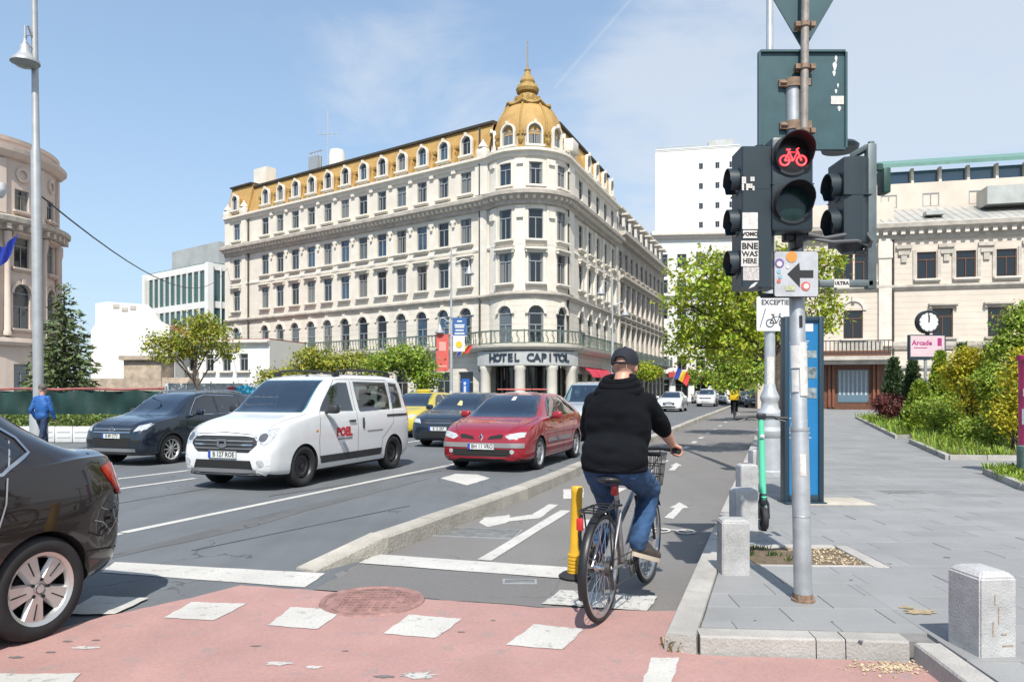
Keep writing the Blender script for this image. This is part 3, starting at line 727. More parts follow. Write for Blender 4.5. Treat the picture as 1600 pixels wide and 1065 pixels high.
def wall_part(mb, name, mt, loc, rz): return mb.build(name, mt, hotel, loc, (0, 0, rz))
holesL = []
for t in tL:
    for zb, w, h, ar in ROWS: holesL.append((Lx(t), zb, w, h, ar))
# ground floor openings: doors and shop windows
for i, t in enumerate(tL[:-1]): holesL.append((Lx(t), .5 if i % 3 else .05, 1.5, 2.5 if i % 3 else 2.95, False))
M_RUST_C = mat('coursed_render', (.645, .595, .51), .85, var=.10, vs=.5)
def courses(m, step=.46, depth=.9):
    t = m.node_tree; p = t.nodes['Principled BSDF']; co = N(t, 'ShaderNodeTexCoord').outputs['Object']; s = N(t, 'ShaderNodeSeparateXYZ'); t.links.new(co, s.inputs[0])
    fr = mth(t, 'FRACT', mth(t, 'DIVIDE', s.outputs[2], step)); g = mth(t, 'GREATER_THAN', fr, .14)
    b = N(t, 'ShaderNodeBump', i_Strength=depth, i_Distance=.05); t.links.new(g, b.inputs['Height']); t.links.new(b.outputs[0], p.inputs['Normal'])
courses(M_RUST_C)
lowL = [h for h in holesL if h[1] < 8.5]; upL = [h for h in holesL if h[1] > 8.5]
wall_part(facade(0, LEN, 0, 8.7, lowL), 'wall', M_RUST_C, LO, angL)
wall_part(facade(0, LEN, 8.7, 19.6, upL), 'wall', M_CREAM, LO, angL)
qL = Matrix.Rotation(angL, 3, 'Z'); fz = lambda x, y, z: LO + qL @ Vector((x, y, z))
for h in holesL:
    up = h[1] > 8.5; st = 'grey'
    put_window(hotel, fz(h[0], 0, h[1]), angL, h[2], h[3], h[4], st, sill=up, lintel=('arch' if h[4] else ('lintel' if 9 < h[1] < 12 else None)), gl=1 if h[1] < 4 else None)
# end pavilion stands a little proud: wide pilasters on both sides of its windows, and beside the tower
mb = MB()
def pil(x0, x1, out, z0, z1): mb.box(((x0 + x1) / 2, -out / 2, (z0 + z1) / 2), (x1 - x0, out, z1 - z0))
pil(-.02, .9, .12, 8.9, 15.6); pil(2.95, 3.6, .12, 8.9, 15.6); pil(LEN - 1.0, LEN - .2, .14, 8.9, 15.6); pil(LEN - 1.35, LEN - .1, .14, 16.75, 19.3); pil(-.02, .8, .14, 16.75, 19.3); pil(2.9, 3.7, .14, 16.75, 19.3)
for i in range(11):
    x = Lx(tL[i]) - 1.185; pil(x - .3, x + .3, .07, 13.0, 15.3)
pieces(mb, 'pilaster', M_CREAM2, hotel, LO, (0, 0, angL))
mb = MB()
for i in range(11):
    x = Lx(tL[i]) - 1.185
    mb.box((x, -.14, 15.05), (.5, .14, .3)); mb.box((x, -.16, 14.75), (.22, .14, .4)); mb.box((x, -.1, 17.2 + 1.9), (.4, .2, .5))
mb.build('bracket', M_CREAM2, hotel, LO, (0, 0, angL), kind='stuff')
# tower wall: openings on a cylinder
TA = [R(-33), R(10), R(53)]
def tmap(u, n, z): a = u / TR; return (math.sin(a) * (TR - n), -math.cos(a) * (TR - n), z)
TROWS = [(16.9, 1.05, 1.75, False), (12.85, 1.15, 2.3, False), (9.6, 1.15, 2.25, False), (5.1, 1.2, 2.2, True)]
holesT = [(a * TR, zb, w, h, ar) for a in TA for zb, w, h, ar in TROWS]
ext = [R(-75 + 5 * i) * TR for i in range(32)]
tw = facade(R(-75) * TR, R(80) * TR, 4.6, 8.75, [h for h in holesT if h[1] < 8], .25, tmap, ext); tw.build('wall', M_RUST_C, hotel)
facade(R(-75) * TR, R(80) * TR, 8.75, 19.5, [h for h in holesT if h[1] > 8], .25, tmap, ext).build('wall', M_CREAM, hotel)
for a in TA:
    for zb, w, h, ar in TROWS:
        put_window(hotel, tmap(a * TR, 0, zb), a, w, h, ar, 'grey', sill=True, lintel=('arch' if ar else 'lintel' if zb in (9.6,) else None))
mb = MB()
for a in (R(-54), R(-11), R(31.5), R(72)):
    for z0, z1, o, wd in ((9., 15.4, .1, .8), (16.7, 18.9, .1, .8)):
        q = Matrix.Rotation(a, 4, 'Z'); mb.box((0, -TR - o / 2 + .03, (z0 + z1) / 2), (wd, o, z1 - z0), mtx=q)
    q = Matrix.Rotation(a, 4, 'Z'); mb.box((0, -TR - .14, 14.7), (.5, .2, .5), mtx=q); mb.box((0, -TR - .12, 18.6), (.5, .2, .3), mtx=q)
pieces(mb, 'pilaster', M_CREAM2, hotel)
# right facade
tR = [3.9 + 2.7 * i for i in range(5)]; angR = math.atan2(uR.y, uR.x); RO = Vector((B.x, B.y, 0)) - H0; qR = Matrix.Rotation(angR, 3, 'Z')
holesR = [(t, zb, w, h, ar) for t in tR for zb, w, h, ar in ROWS] + [(t, .5, 1.7, 2.4, False) for t in tR]
facade(0, RLEN, 0, 8.7, [h for h in holesR if h[1] < 8.5]).build('wall', M_RUST_C, hotel, RO, (0, 0, angR))
facade(0, RLEN, 8.7, 19.6, [h for h in holesR if h[1] > 8.5]).build('wall', M_CREAM, hotel, RO, (0, 0, angR))
for h in holesR: put_window(hotel, RO + qR @ Vector((h[0], 0, h[1])), angR, h[2], h[3], h[4], 'grey', sill=h[1] > 8.5, lintel=('arch' if h[4] else 'lintel' if 9 < h[1] < 12 else None), gl=1)
mb = MB()
for x0, x1, z0, z1 in ((.1, 1.4, 9, 15.5), (.1, 1.6, 16.8, 20.4), (RLEN - 1, RLEN - .1, 9, 15.5)) + tuple((t + 1.1, t + 1.6, 9, 15.3) for t in tR): mb.box(((x0 + x1) / 2, -.1, (z0 + z1) / 2), (x1 - x0, .2, z1 - z0))
pieces(mb, 'pilaster', M_CREAM2, hotel, RO, (0, 0, angR))
# plan path of the street front, left to right
def tarc(r, a0, a1, n=16): return [(TC.x + r * math.sin(a0 + (a1 - a0) * i / n), TC.y - r * math.cos(a0 + (a1 - a0) * i / n)) for i in range(n + 1)]
tj = [(TC + Vector((math.sin(R(-62)), -math.cos(R(-62)))) * TR), (TC + Vector((math.sin(R(68)), -math.cos(R(68)))) * TR)]
pathL = [tuple(Lend), tuple(A + uL * .6)]; pathT = tarc(TR, R(-62), R(68)); pathR = [tuple(B - uR * -.4), tuple(B + uR * RLEN)]
path = [hl(p).to_2d() for p in pathL + pathT + pathR]
sweep(path, [(-.1, 15.45), (.22, 15.5), (.26, 15.8), (.62, 16.05), (.85, 16.12), (.88, 16.38), (.5, 16.55), (.1, 16.7), (-.1, 16.7)]).build('cornice', M_CORN, hotel)
blocks(path, .5, (.24, .4, .26), 15.95, .42).build('dentil', M_CREAM2, hotel, kind='stuff')
sweep(path, [(-.1, 8.5), (.12, 8.52), (.16, 8.68), (.3, 8.74), (.3, 8.88), (.05, 8.98), (-.1, 8.98)]).build('string_course', M_CORN, hotel)
sweep(path, [(-.1, 19.05), (.16, 19.1), (.2, 19.35), (.42, 19.42), (.42, 19.62), (.1, 19.72), (-.1, 19.72)]).build('attic_cornice', M_CREAM2, hotel)
sweep(path, [(-.1, 12.35), (.06, 12.36), (.1, 12.5), (.06, 12.64), (-.1, 12.64)]).build('string_course', M_CREAM2, hotel)
# balcony all along the first floor
bpath = [hl(p).to_2d() for p in [tuple(Lend), tuple(A + uL * 1.6)] + tarc(TR + .55, R(-62), R(66)) + [tuple(B + uR * 1.2), tuple(B + uR * (RLEN - 1.5))]]
sweep(bpath, [(-.2, 4.45), (.55, 4.5), (.95, 4.72), (1.0, 4.9), (-.2, 4.92)]).build('balcony_slab', M_CREAM2, hotel)
mb = MB()
for z, hh in ((5.0, .04), (5.9, .06)): sweep(bpath, [(.86, z - hh), (.92, z - hh), (.92, z + hh), (.86, z + hh), (.86, z - hh)], mb)
mb.build('balcony_rail', M_RAIL, hotel)
mb = MB()
for i, (p, d) in enumerate(along(bpath, .36)):
    n = Vector((d.y, -d.x)); c = p + n * .89; rz = math.atan2(d.y, d.x)
    q = Matrix.Translation((c.x, c.y, 5.45)) @ Matrix.Rotation(rz, 4, 'Z')
    if i % 6 == 0: mb.box((0, 0, .03), (.09, .09, 1.05), mtx=q)
    else:
        pts = [(.12 * math.sin(k * 1.05), 0, -.42 + .14 * k) for k in range(7)]
        mb.tube(pts, .028, 4, caps=False, smooth=False, mtx=q); mb.box((0, 0, 0), (.03, .03, .86), mtx=q)
mb.build('baluster', M_RAIL, hotel, kind='stuff')
# mansard roofs
def roof_strip(pth, back, name='mansard_roof'):
    sweep(pth, [(-.05, 19.66), (-.2, 19.75), (-.95, 22.55), (-1.0, 22.6)]).build(name, M_OCHRE, hotel)
    sweep(pth, [(-1.1, 22.48), (-.72, 22.50), (-.68, 22.66), (-.85, 22.76), (-1.7, 22.8), (-1.7, 22.5)]).build('roof_gutter', M_ROOFD, hotel)
    P = [Vector(p).to_2d() for p in pth]; d = (P[-1] - P[0]).normalized(); n = Vector((-d.y, d.x))
    mb = MB(); q = [P[0] + n * 1.6, P[-1] + n * 1.6, P[-1] + n * back, P[0] + n * back]
    mb.prism(q, 22.3, 22.62); mb.build('roof_deck', M_OCHRE, hotel)
pl = [hl(tuple(Lend - uL * 3.7)).to_2d(), hl(tuple(A + uL * .3)).to_2d()]
roof_strip([pl[0], pl[1]], 12); roof_strip([hl(tuple(B + uR * .6)).to_2d(), hl(tuple(B + uR * RLEN)).to_2d()], 7)
ple = [hl(tuple(Lend)).to_2d(), hl(tuple(Lend - uL * 3.75)).to_2d()]
mb = sweep([p - nLo * -.25 for p in ple], [(-.05, 19.66), (-.2, 19.75), (-.9, 22.5), (-1.0, 22.9), (-2, 22.95), (-8, 22.95), (-8, 19.7)]); mb.build('mansard_roof', M_OCHRE, hotel)
mb = sweep([p - nLo * -.25 for p in ple], [(-1.1, 22.82), (-.7, 22.86), (-.68, 23.0), (-2, 23.05), (-2, 22.82)]); mb.build('roof_gutter', M_ROOFD, hotel)
def dormer(pos, rz, w=.92, h=1.05):
    q = Matrix.Rotation(rz, 3, 'Z'); o = put_window(hotel, pos, rz, w, h, True, 'grey', sill=True, lintel='dormer', depth=.1)
for i, t in enumerate(tL): dormer(fz(Lx(t), .12 if i < 12 else -.15, 20.15), angL)
for t in tR[1:]: dormer(RO + qR @ Vector((t, .15, 20.15)), angR)
mb = MB()
for i in range(12):
    x = Lx(tL[i]) - 1.185
    if i < 11 or True:
        q = Matrix.Translation(fz(x, .3, 20.1)) @ Matrix.Rotation(angL, 4, 'Z')
        mb.box((0, .1, .4), (.16, .3, .9), mtx=q); mb.box((0, -.02, .95), (.34, .24, .22), mtx=q); mb.box((0, 0, -.1), (.3, .3, .25), mtx=q)
mb.build('roof_ornament', M_OCHRE2, hotel, kind='stuff')
mb = MB()
for x, z in ((.45, 20.2), (3.3, 20.2), (LEN - .6, 20.35)):
    q = Matrix.Translation(fz(x, -.05, 0)) @ Matrix.Rotation(angL, 4, 'Z'); mb.bbox((0, 0, 19.95), (.9, .6, .7), .05, mtx=q); mb.lathe([(.34, 0), (.42, .1), (.3, .3), (.12, .55), (.14, .65), (0, .75)], 10, mtx=q @ Matrix.Translation((0, 0, 20.3)))
q = Matrix.Translation(RO + qR @ Vector((.8, -.1, 0))) @ Matrix.Rotation(angR, 4, 'Z'); mb.bbox((0, 0, 20.6), (1.5, .8, 1.0), .06, mtx=q)
mb.build('parapet_pedestal', M_CREAM2, hotel, kind='stuff')
# dome
mb = MB(); mb.lathe([(3.3, 19.5), (3.32, 19.65), (2.62, 19.75), (2.62, 21.0), (2.66, 21.1)], 40); mb.build('dome_drum', M_CREAM2, hotel)
mb = MB(); mb.lathe([(2.70, 20.9), (2.72, 21.4), (2.62, 22.0), (2.38, 22.7), (1.98, 23.35), (1.5, 23.85), (1.05, 24.15), (.9, 24.2)], 48); mb.build('dome', M_OCHRE, hotel)
mb = MB()
for i in range(8):
    q = Matrix.Rotation(R(31.5 + 45 * i), 4, 'Z')
    mb.tube([(0, -2.72, 20.9), (0, -2.72, 21.5), (0, -2.60, 22.1), (0, -2.34, 22.8), (0, -1.94, 23.45), (0, -1.45, 23.95), (0, -1.0, 24.25)], .09, 6, mtx=q)
    mb.tube([(.0, -1.75, 23.95), (.35, -1.72, 23.72), (.7, -1.55, 23.68), (1.05, -1.4, 23.78), (1.25, -1.25, 23.95)], .13, 6, mtx=q)
mb.build('dome_rib', M_OCHRE2, hotel)
mb = MB(); mb.lathe([(1.1, 24.1), (1.12, 24.35), (.85, 24.45), (.72, 24.8), (.62, 24.95), (.85, 25.05), (.92, 25.3), (.8, 25.6), (.55, 25.75), (.6, 25.95), (.5, 26.2), (.3, 26.4), (.22, 26.75), (.27, 26.85), (.12, 26.95), (.05, 27.3), (.03, 29.3), (0, 29.3)], 24)
for i in range(12):
    q = Matrix.Rotation(R(30 * i), 4, 'Z'); mb.box((0, -.98, 24.42), (.22, .2, .35), mtx=q)
mb.build('finial', M_OCHRE2, hotel)
for a in (R(-33), R(10), R(53), R(-76), R(96)):
    dormer((math.sin(a) * 2.78, -math.cos(a) * 2.78, 20.05), a, 1.0, 1.1)
mb = MB()
for a in (R(-11.5), R(31.5), R(74), R(-54)):
    q = Matrix.Rotation(a, 4, 'Z'); mb.box((0, -2.74, 20.4), (.5, .3, 1.1), mtx=q); mb.box((-.16, -2.9, 21.0), (.16, .2, .3), mtx=q); mb.box((.16, -2.9, 21.0), (.16, .2, .3), mtx=q); mb.lathe([(0, -.3), (.16, -.15), (.2, .05), (0, .2)], 8, mtx=q @ Matrix.Translation((0, -2.9, 20.4)))
mb.build('dome_ornament', M_OCHRE2, hotel, kind='stuff')
# entrance: curved fascia with the hotel's name, columns, dark doors
mb = MB(); q = tarc(TR + 1.2, R(-60), R(58), 20)
mb = sweep([hl(p).to_2d() for p in q], [(-1.3, 3.35), (0, 3.35), (.02, 3.42), (0, 4.42), (-1.3, 4.5)]); mb.build('entrance_fascia', mat('fascia_grey', (.42, .43, .42), .6, var=.1), hotel)
mb = MB(); txt = 'HOTEL CAPITOL'; M_LET = mat('dark_blue_letters', (.025, .04, .06), .45)
for i, ch in enumerate(txt):
    if ch == ' ': continue
    a = R(-37 + i * 6.4); r_ = TR + 1.22
    text_into(mb, ch, .82, .05, frame_mtx((math.sin(a) * (r_ + .03), -math.cos(a) * (r_ + .03), 3.92), (math.cos(a), math.sin(a), 0), (0, 0, 1)), bold=.018)
mb.build('lettering', M_LET, hotel)
for a in (R(-52), R(-9), R(25), R(52)):
    mb = MB(); q = Matrix.Translation((math.sin(a) * (TR + .85), -math.cos(a) * (TR + .85), 0)); mb.lathe([(.48, 0), (.48, .2), (.40, .3), (.40, 3.0), (.46, 3.1), (.46, 3.35)], 20, mtx=q); mb.build('entrance_column', M_CREAM2, hotel)
mb = MB()
mb.lathe([(TR - .6, 0), (TR - .6, 3.36)], 24, a0=R(-160), a1=R(-15)); mb.build('entrance_wall', M_GLS[1], hotel)
mb = MB()
for a in range(-60, 61, 12):
    q = Matrix.Rotation(R(a), 4, 'Z'); mb.box((0, -(TR - .56), 1.68), (.12, .1, 3.3), mtx=q)
mb.build('entrance_door_frame', M_ROOFD, hotel)
for t, o in ((.35, nLo), ):
    for px_, yy in ((1.0, 0), ):
        mb = MB(); p = A + uL * .9 + nLo * .1; mb.tube([hl((p.x, p.y, 3)), hl((p.x, p.y, 22))], .09, 6); mb.build('downpipe', M_ROOFD, hotel)
p = A + uL * 31.1 + nLo * .12; mb = MB(); mb.tube([hl((p.x, p.y, .2)), hl((p.x, p.y, 19))], .09, 6); mb.build('downpipe', M_ROOFD, hotel)
p = B + uR * .1 + nRo * .1; mb = MB(); mb.tube([hl((p.x, p.y, 3)), hl((p.x, p.y, 20))], .09, 6); mb.build('downpipe', M_ROOFD, hotel)
# backs so that nothing is hollow
mb = MB(); q1 = [A + uL * .4 - nLo * .5, Lend - nLo * .5, Lend - nLo * 12, B + uR * RLEN - nRo * 9, B + uR * RLEN - nRo * .5, B + uR * .4 - nRo * .5]
mb.prism([hl(tuple(p)).to_2d() for p in q1][::-1], 0, 19.6); mb.build('rear_wall', M_CREAM, hotel)
mb = MB(); mb.prism([hl(tuple(p)).to_2d() for p in (Lend, Lend - nLo * .6, Lend - nLo * .6 + uL * -.02, Lend + uL * -.02)], 0, 19.6); mb.build('side_wall', M_CREAM, hotel)
# roof plant: aerials, white tank, small structures
def roofthing(px, py, Y): return at(px, py, Y)
M_TANK = mat('white_tank', (.62, .62, .6), .5)
mb = MB(); q = fz(Lx(23.5), 5.0, 22.6); mb.lathe([(.85, 0), (.85, 2.7), (.7, 3.3), (0, 3.5)], 16, mtx=Matrix.Translation(q)); mb.build('water_tank', M_TANK, hotel)
mb = MB()
for dx in (0, .5, 1, 1.5): mb.tube([fz(Lx(25.6) - dx + .7, 4, 22.6), fz(Lx(25.6) - dx + .7, 4, 26.0)], .05, 5)
mb.box(fz(Lx(25.6) + .0, 4, 25.9), (2.0, .1, .1), rz=angL); mb.box(fz(Lx(25.6) - .1, 4, 24.6), (1.4, .6, 1.6), rz=angL); mb.build('ventilation_frame', M_GALV, hotel)
mb = MB(); b = fz(Lx(24.4), 4.6, 22.6); mb.tube([b, b + Vector((0, 0, 7.6))], .04, 5); mb.tube([b + Vector((-1.1, 0, 5)), b + Vector((1.1, 0, 5.1))], .035, 5)
for dx in (-1, -.4, .4, 1.): mb.tube([b + Vector((dx, 0, 4.8)), b + Vector((dx, 0, 5.4))], .025, 5)
mb.build('aerial', M_GALV, hotel)
mb = MB(); mb.box(fz(Lx(33.0), 3.2, 24.0), (2.2, 1.2, 2.5), rz=angL); mb.build('chimney', M_CREAM2, hotel)
mb = MB()
for t in (4.5, 8.5, 9.6, 10.4, 26, 23):
    b = fz(Lx(t), 2.2, 22.6); mb.tube([b, b + Vector((0, 0, .55))], .07, 6); mb.box(b + Vector((0, 0, .6)), (.3, .3, .1))
mb.build('roof_vent', M_ROOFD, hotel, kind='stuff')
# blue information boards and awnings on the ground floor
M_BLUE = mat('blue_panel', (.02, .10, .38), .4); M_REDF = mat('red_awning_fabric', (.48, .03, .06), .8, var=.1, vs=4.)
for px_ in (632, 748):
    t = px_t(px_); p = A + uL * t + nLo * 1.6
    tb = thing('information_board', 'blue upright board by the hotel wall ' + ('beside the entrance steps' if px_ == 748 else 'behind the small trees'), 'information board', (p.x, p.y, 0), angL)
    mb = MB(); mb.bbox((0, 0, 1.3), (.72, .16, 2.2), .03); mb.build('panel', M_BLUE, tb); mb = MB(); mb.box((0, 0, .1), (.6, .14, .2)); mb.build('foot', M_GALV, tb)
    mb = MB(); mb.box((0, -.085, 1.5), (.22, .02, .7)); mb.box((-.08, -.086, .85), (.12, .018, .6)); mb.box((.08, -.086, .85), (.12, .018, .6)); mb.lathe([(0, 0), (.13, 0), (.13, .02), (0, .02)], 12, mtx=Matrix.Translation((0, -.085, 2.05)) @ Matrix.Rotation(R(90), 4, 'X')); mb.build('white_symbol', M_WHITE, tb)
for i, t in enumerate((4.4, 6.9, 9.5)):
    o = Vector(hl(tuple(B + uR * t))); mb = MB(); q = Matrix.Translation(o) @ Matrix.Rotation(angR, 4, 'Z')
    n = 8
    vs = [(-1.1, 0, 3.6), (1.1, 0, 3.6)] ; prof = [(0, 3.5), (-.5, 3.35), (-.95, 3.0), (-1.2, 2.6)]
    for x in range(9):
        pass
    vs = [(-1.15 + 2.3 * k / 8, y - (.06 if k % 2 else 0), z) for y, z in prof for k in range(9)]
    mb.add(vs, [(r * 9 + k, r * 9 + k + 1, (r + 1) * 9 + k + 1, (r + 1) * 9 + k) for r in range(3) for k in range(8)], 0, True, mtx=q)
    mb.build('awning', M_REDF, hotel)

# ---------------------------------------------------------------- generic street building
def building(name, label, o, ang, W, Hh, D, rows, xs, wall, trim, corn=(), style='grey', roof=None, rowm=None, cat='building', gl=None, lowmat=None, par=None):
    b = thing(name, label, cat, (o[0], o[1], 0), ang)
    holes = [(x, zb, w, h, ar) for (zb, w, h, ar, si, li) in rows for x in xs]
    facade(0, W, 0, Hh, holes).build('wall', wall, b)
    mb = MB(); mb.add([(0, 0, 0), (0, D, 0), (0, D, Hh), (0, 0, Hh)], [(3, 2, 1, 0)]); mb.add([(W, 0, 0), (W, D, 0), (W, D, Hh), (W, 0, Hh)], [(0, 1, 2, 3)]); mb.add([(0, D, 0), (W, D, 0), (W, D, Hh), (0, D, Hh)], [(0, 3, 2, 1)]); mb.box((W / 2, D / 2 + .2, Hh / 2), (W - .6, D - .6, Hh - .4)); mb.build('rear_wall', wall, b)
    for (zb, w, h, ar, si, li) in rows:
        for x in xs: put_window(b, (x, 0, zb), 0, w, h, ar, style, sill=si, lintel=li, gl=gl, trim=trim)
    for z, out, hh in corn: sweep([(0 - .0, 0), (W, 0)], [(-.05, z), (out * .4, z + .02), (out * .5, z + hh * .4), (out, z + hh * .6), (out, z + hh), (-.05, z + hh)]).build('cornice', trim, b)
    mb = MB(); mb.box((W / 2, D / 2, Hh + .03), (W, D, .1)); mb.build('roof', roof or M_ZINC, b)
    return b
# neighbour of the hotel along the avenue: sooty lower floors, paler upper ones, a row of dormers
o = B + uR * (RLEN + .05)
nb = building('dormer_building', 'sooty long building with grey dormers in a row beyond the hotel', (o.x, o.y), angR, 26, 17.3, 9,
              [(13.6, 1.1, 1.9, False, True, None), (9.6, 1.3, 2.3, False, True, None), (5.6, 1.4, 2.4, False, True, 'lintel'), (.6, 1.7, 2.6, False, None, None)], [1.6 + 2.55 * i for i in range(10)],
              M_SOOT, M_CORN, [(16.4, .9, .8), (12.3, .7, .6), (8.6, .4, .35), (4.2, .8, .4)], gl=1)
mb = MB(); mb.add([(0, .2, 17.4), (26, .2, 17.4), (26, 2.4, 20.6), (0, 2.4, 20.6), (26, 8.5, 20.7), (0, 8.5, 20.7), (26, 8.8, 17.4), (0, 8.8, 17.4)], [(0, 1, 2, 3), (3, 2, 4, 5), (5, 4, 6, 7), (0, 3, 5, 7), (1, 6, 4, 2)]); mb.build('mansard_roof', M_ZINC, nb)
for i in range(9):
    x = 1.5 + 2.9 * i
    mb = MB(); mb.box((x, 1.0, 18.5), (1.7, 1.9, 2.0)); mb.box((x, .75, 19.65), (2.1, 2.3, .2)); d = mb.build('dormer', M_BEIGE2, nb)
    fr, pn = window_meshes(1.1, 1.4, False, 'grey'); w = link('window', fr, d, (x, .03, 17.75)); link('window_pane', pn[1], d, (x, .03, 17.75))
mb = MB()
for i in range(10): mb.box((.3 + 2.55 * i, -.12, 9.5), (.45, .24, 7.6))
pieces(mb, 'pilaster', M_BEIGE2, nb)
mb = MB()
for i in range(9): mb.box((2.0 + 2.6 * i, -1.0, 4.5), (2.0, 1.0, .15)); mb.box((2.0 + 2.6 * i, -1.45, 5.0), (2.0, .06, .9))
pieces(mb, 'balcony', M_RAIL, nb)
# pale buildings that close the avenue
p = at(1018, 620, 104)
b = building('pale_building', 'pale tall corner building with red balconies closing the avenue behind tree', (p.x, p.y), R(-6), 19, 24, 14, [(z, 1.3, 1.9, False, None, None) for z in (4.4, 8, 11.6, 15.2, 18.8)] + [(.5, 1.8, 2.6, False, None, None)], [1.6 + 2.6 * i for i in range(7)], M_WHITEW, M_BEIGE2, [(22.8, .8, .8), (3.7, .7, .35), (14.6, .4, .3)], gl=1)
for x, z, c in ((4, 3.75, (.45, .05, .04)), (11.5, 3.75, (.5, .06, .04)), (8, 3.75, (.5, .38, .1))):
    mb = MB(); mb.box((x, -.5, z), (3.4, .9, .75)); mb.build('shop_fascia', mat('shop_sign', c, .6), b)
p = at(1085, 620, 118)
building('cream_building', 'cream building with plain upper floors far along the avenue', (p.x, p.y), R(-6), 22, 19, 14, [(z, 1.3, 1.9, False, None, None) for z in (4.4, 8, 11.6, 15)] + [(.5, 1.8, 2.6, False, None, None)], [2 + 3 * i for i in range(7)], M_BEIGE, M_BEIGE2, [(18, .8, .8), (3.7, .7, .35)], gl=1)
# white tower block behind
p = at(1024, 620, 150)
tb = building('white_tower_block', 'tall blank white tower block rising behind the avenue trees', (p.x, p.y), R(-12), 16.5, 50.5, 14, [(z, .8, 1.2, False, None, None) for z in (46, 42, 38, 34.2, 30)], [9.0, 12.2, 14.9], M_WHITEW, M_WHITEW, [(50, .15, .5)], gl=1)
mb = MB(); mb.box((5, 1.0, 51.2), (9.5, .1, .1)); mb.box((13, 4, 51.4), (5, 5, 1.6))
for i in range(9): mb.box((.5 + 1.1 * i, 1.0, 50.9), (.1, .1, .8))
mb.build('roof_railing', M_ZINC, tb)
# the pink-beige palace at the far left with a rounded corner
pc = Vector((-46.3, 60.5)); pr = 7.6
pal = thing('palace', 'pink beige stone palace with rounded corner behind the lamp post', 'palace', (pc.x, pc.y, 0))
def pmap(u, n, z): a = u / pr; return (math.sin(a) * (pr - n), -math.cos(a) * (pr - n), z)
PAa = [R(-3 + 26 * i) for i in range(5)]
prow = [(15.7, 1.25, 1.7, False), (11.2, 1.35, 2.4, False), (6.4, 1.5, 2.8, True), (1.4, 1.4, 2.2, False)]
facade(R(-60) * pr, R(120) * pr, 0, 21.0, [(a * pr, zb, w, h, ar) for a in PAa for zb, w, h, ar in prow], .3, pmap, [R(-60 + 5 * i) * pr for i in range(37)]).build('wall', M_PINKISH, pal)
for a in PAa:
    for zb, w, h, ar in prow: put_window(pal, pmap(a * pr, 0, zb), a, w, h, ar, 'grey', sill=True, lintel=('arch' if ar else 'lintel' if 10 < zb < 12 else None), trim=M_PINKISH, depth=.2)
pp = [(math.sin(R(-60 + 6 * i)) * pr, -math.cos(R(-60 + 6 * i)) * pr) for i in range(31)]
sweep(pp, [(-.1, 13.9), (.3, 14.0), (.4, 14.3), (1.0, 14.6), (1.05, 14.95), (.3, 15.2), (-.1, 15.2)]).build('cornice', M_CORN, pal)
sweep(pp, [(-.1, 19.6), (.3, 19.7), (.7, 20.1), (.75, 20.4), (-.1, 20.6)]).build('cornice', M_PINKISH, pal)
sweep(pp, [(-.1, 5.0), (.3, 5.05), (.45, 5.3), (.4, 5.6), (-.1, 5.7)]).build('string_course', M_PINKISH, pal)
sweep(pp, [(-.1, 21.0), (.15, 21.0), (.2, 21.3), (-.4, 21.4), (-.4, 21.0)]).build('parapet', M_PINKISH, pal)
blocks(pp, .8, (.3, .6, .4), 14.25, .55).build('dentil', M_PINKISH, pal, kind='stuff')
mb = MB()
for i in range(6):
    q = Matrix.Rotation(R(-16 + 26 * i), 4, 'Z')
    for s in (-.45, .45): mb.lathe([(.3, 5.8), (.3, 6.1), (.24, 6.2), (.2, 12.8), (.3, 13.2), (.3, 13.9)], 10, mtx=q @ Matrix.Translation((s, -pr - .15, 0)))
    mb.box((0, -pr - .1, 17.4), (.7, .2, 4.2), mtx=q)
pieces(mb, 'column', M_PINKISH, pal)
mb = MB()
for a in PAa:
    q = Matrix.Rotation(a, 4, 'Z'); mb.ring((0, -pr - .05, 18.6), .35, .6, 16, 'Y', .2, mtx=q)
pieces(mb, 'round_window_surround', M_PINKISH, pal)
mb = MB(); mb.prism([(math.sin(R(-60 + 12 * i)) * (pr - .4), -math.cos(R(-60 + 12 * i)) * (pr - .4)) for i in range(16)][::-1] if False else [(math.sin(R(-60 + 12 * i)) * (pr - .4), -math.cos(R(-60 + 12 * i)) * (pr - .4)) for i in range(16)], .0, 20.9); mb.build('roof', M_PINKISH, pal)
# modern glass office, white gabled house, low white house
p = at(228, 620, 112)
off_ = thing('glass_office', 'modern office with white frame and teal glass bands behind the tree', 'office building', (p.x, p.y, 0), R(-38))
M_TEAL = mat('teal_glass', (.035, .10, .095), .08, spec=.9); M_CONC = mat('grey_concrete', (.36, .37, .36), .8, var=.12, vs=.4)
mb = MB(); mb.box((9, 6, 9.6), (17.6, 11.6, 19.2)); mb.build('glass_front', M_TEAL, off_)
mb = MB()
for z in (1, 5, 9.2, 13.4, 18.6): mb.box((9, 6, z), (18, 12, .9))
for x in (0, 18):
    for y in (0, 12): mb.box((x, y, 9.5), (.8, .8, 19.1))
pieces(mb, 'floor_slab', M_WHITEW, off_)
mb = MB()
for i in range(11):
    mb.box((.9 + 1.62 * i, -.04, 9.4), (.14, .2, 18.4)); mb.box((18.04, .6 + 1.1 * i, 9.4), (.2, .14, 18.4))
pieces(mb, 'mullion', M_WHITEW, off_)
mb = MB(); mb.box((10.5, 6.5, 20.7), (13, 9, 3.4)); mb.build('plant_room', M_CONC, off_)
p = at(146, 620, 62); wh = thing('white_house', 'white rendered house with broken gable and red tiled slopes', 'house', (p.x, p.y, 0), R(2))
mb = MB(); gp = [((x - 146) * .0539, EYE + (HOR - y) * .0539) for x, y in ((142, 637), (142, 516), (149, 506), (149, 474), (166, 471), (226, 475), (239, 487), (247, 501), (263, 509), (263, 637))]
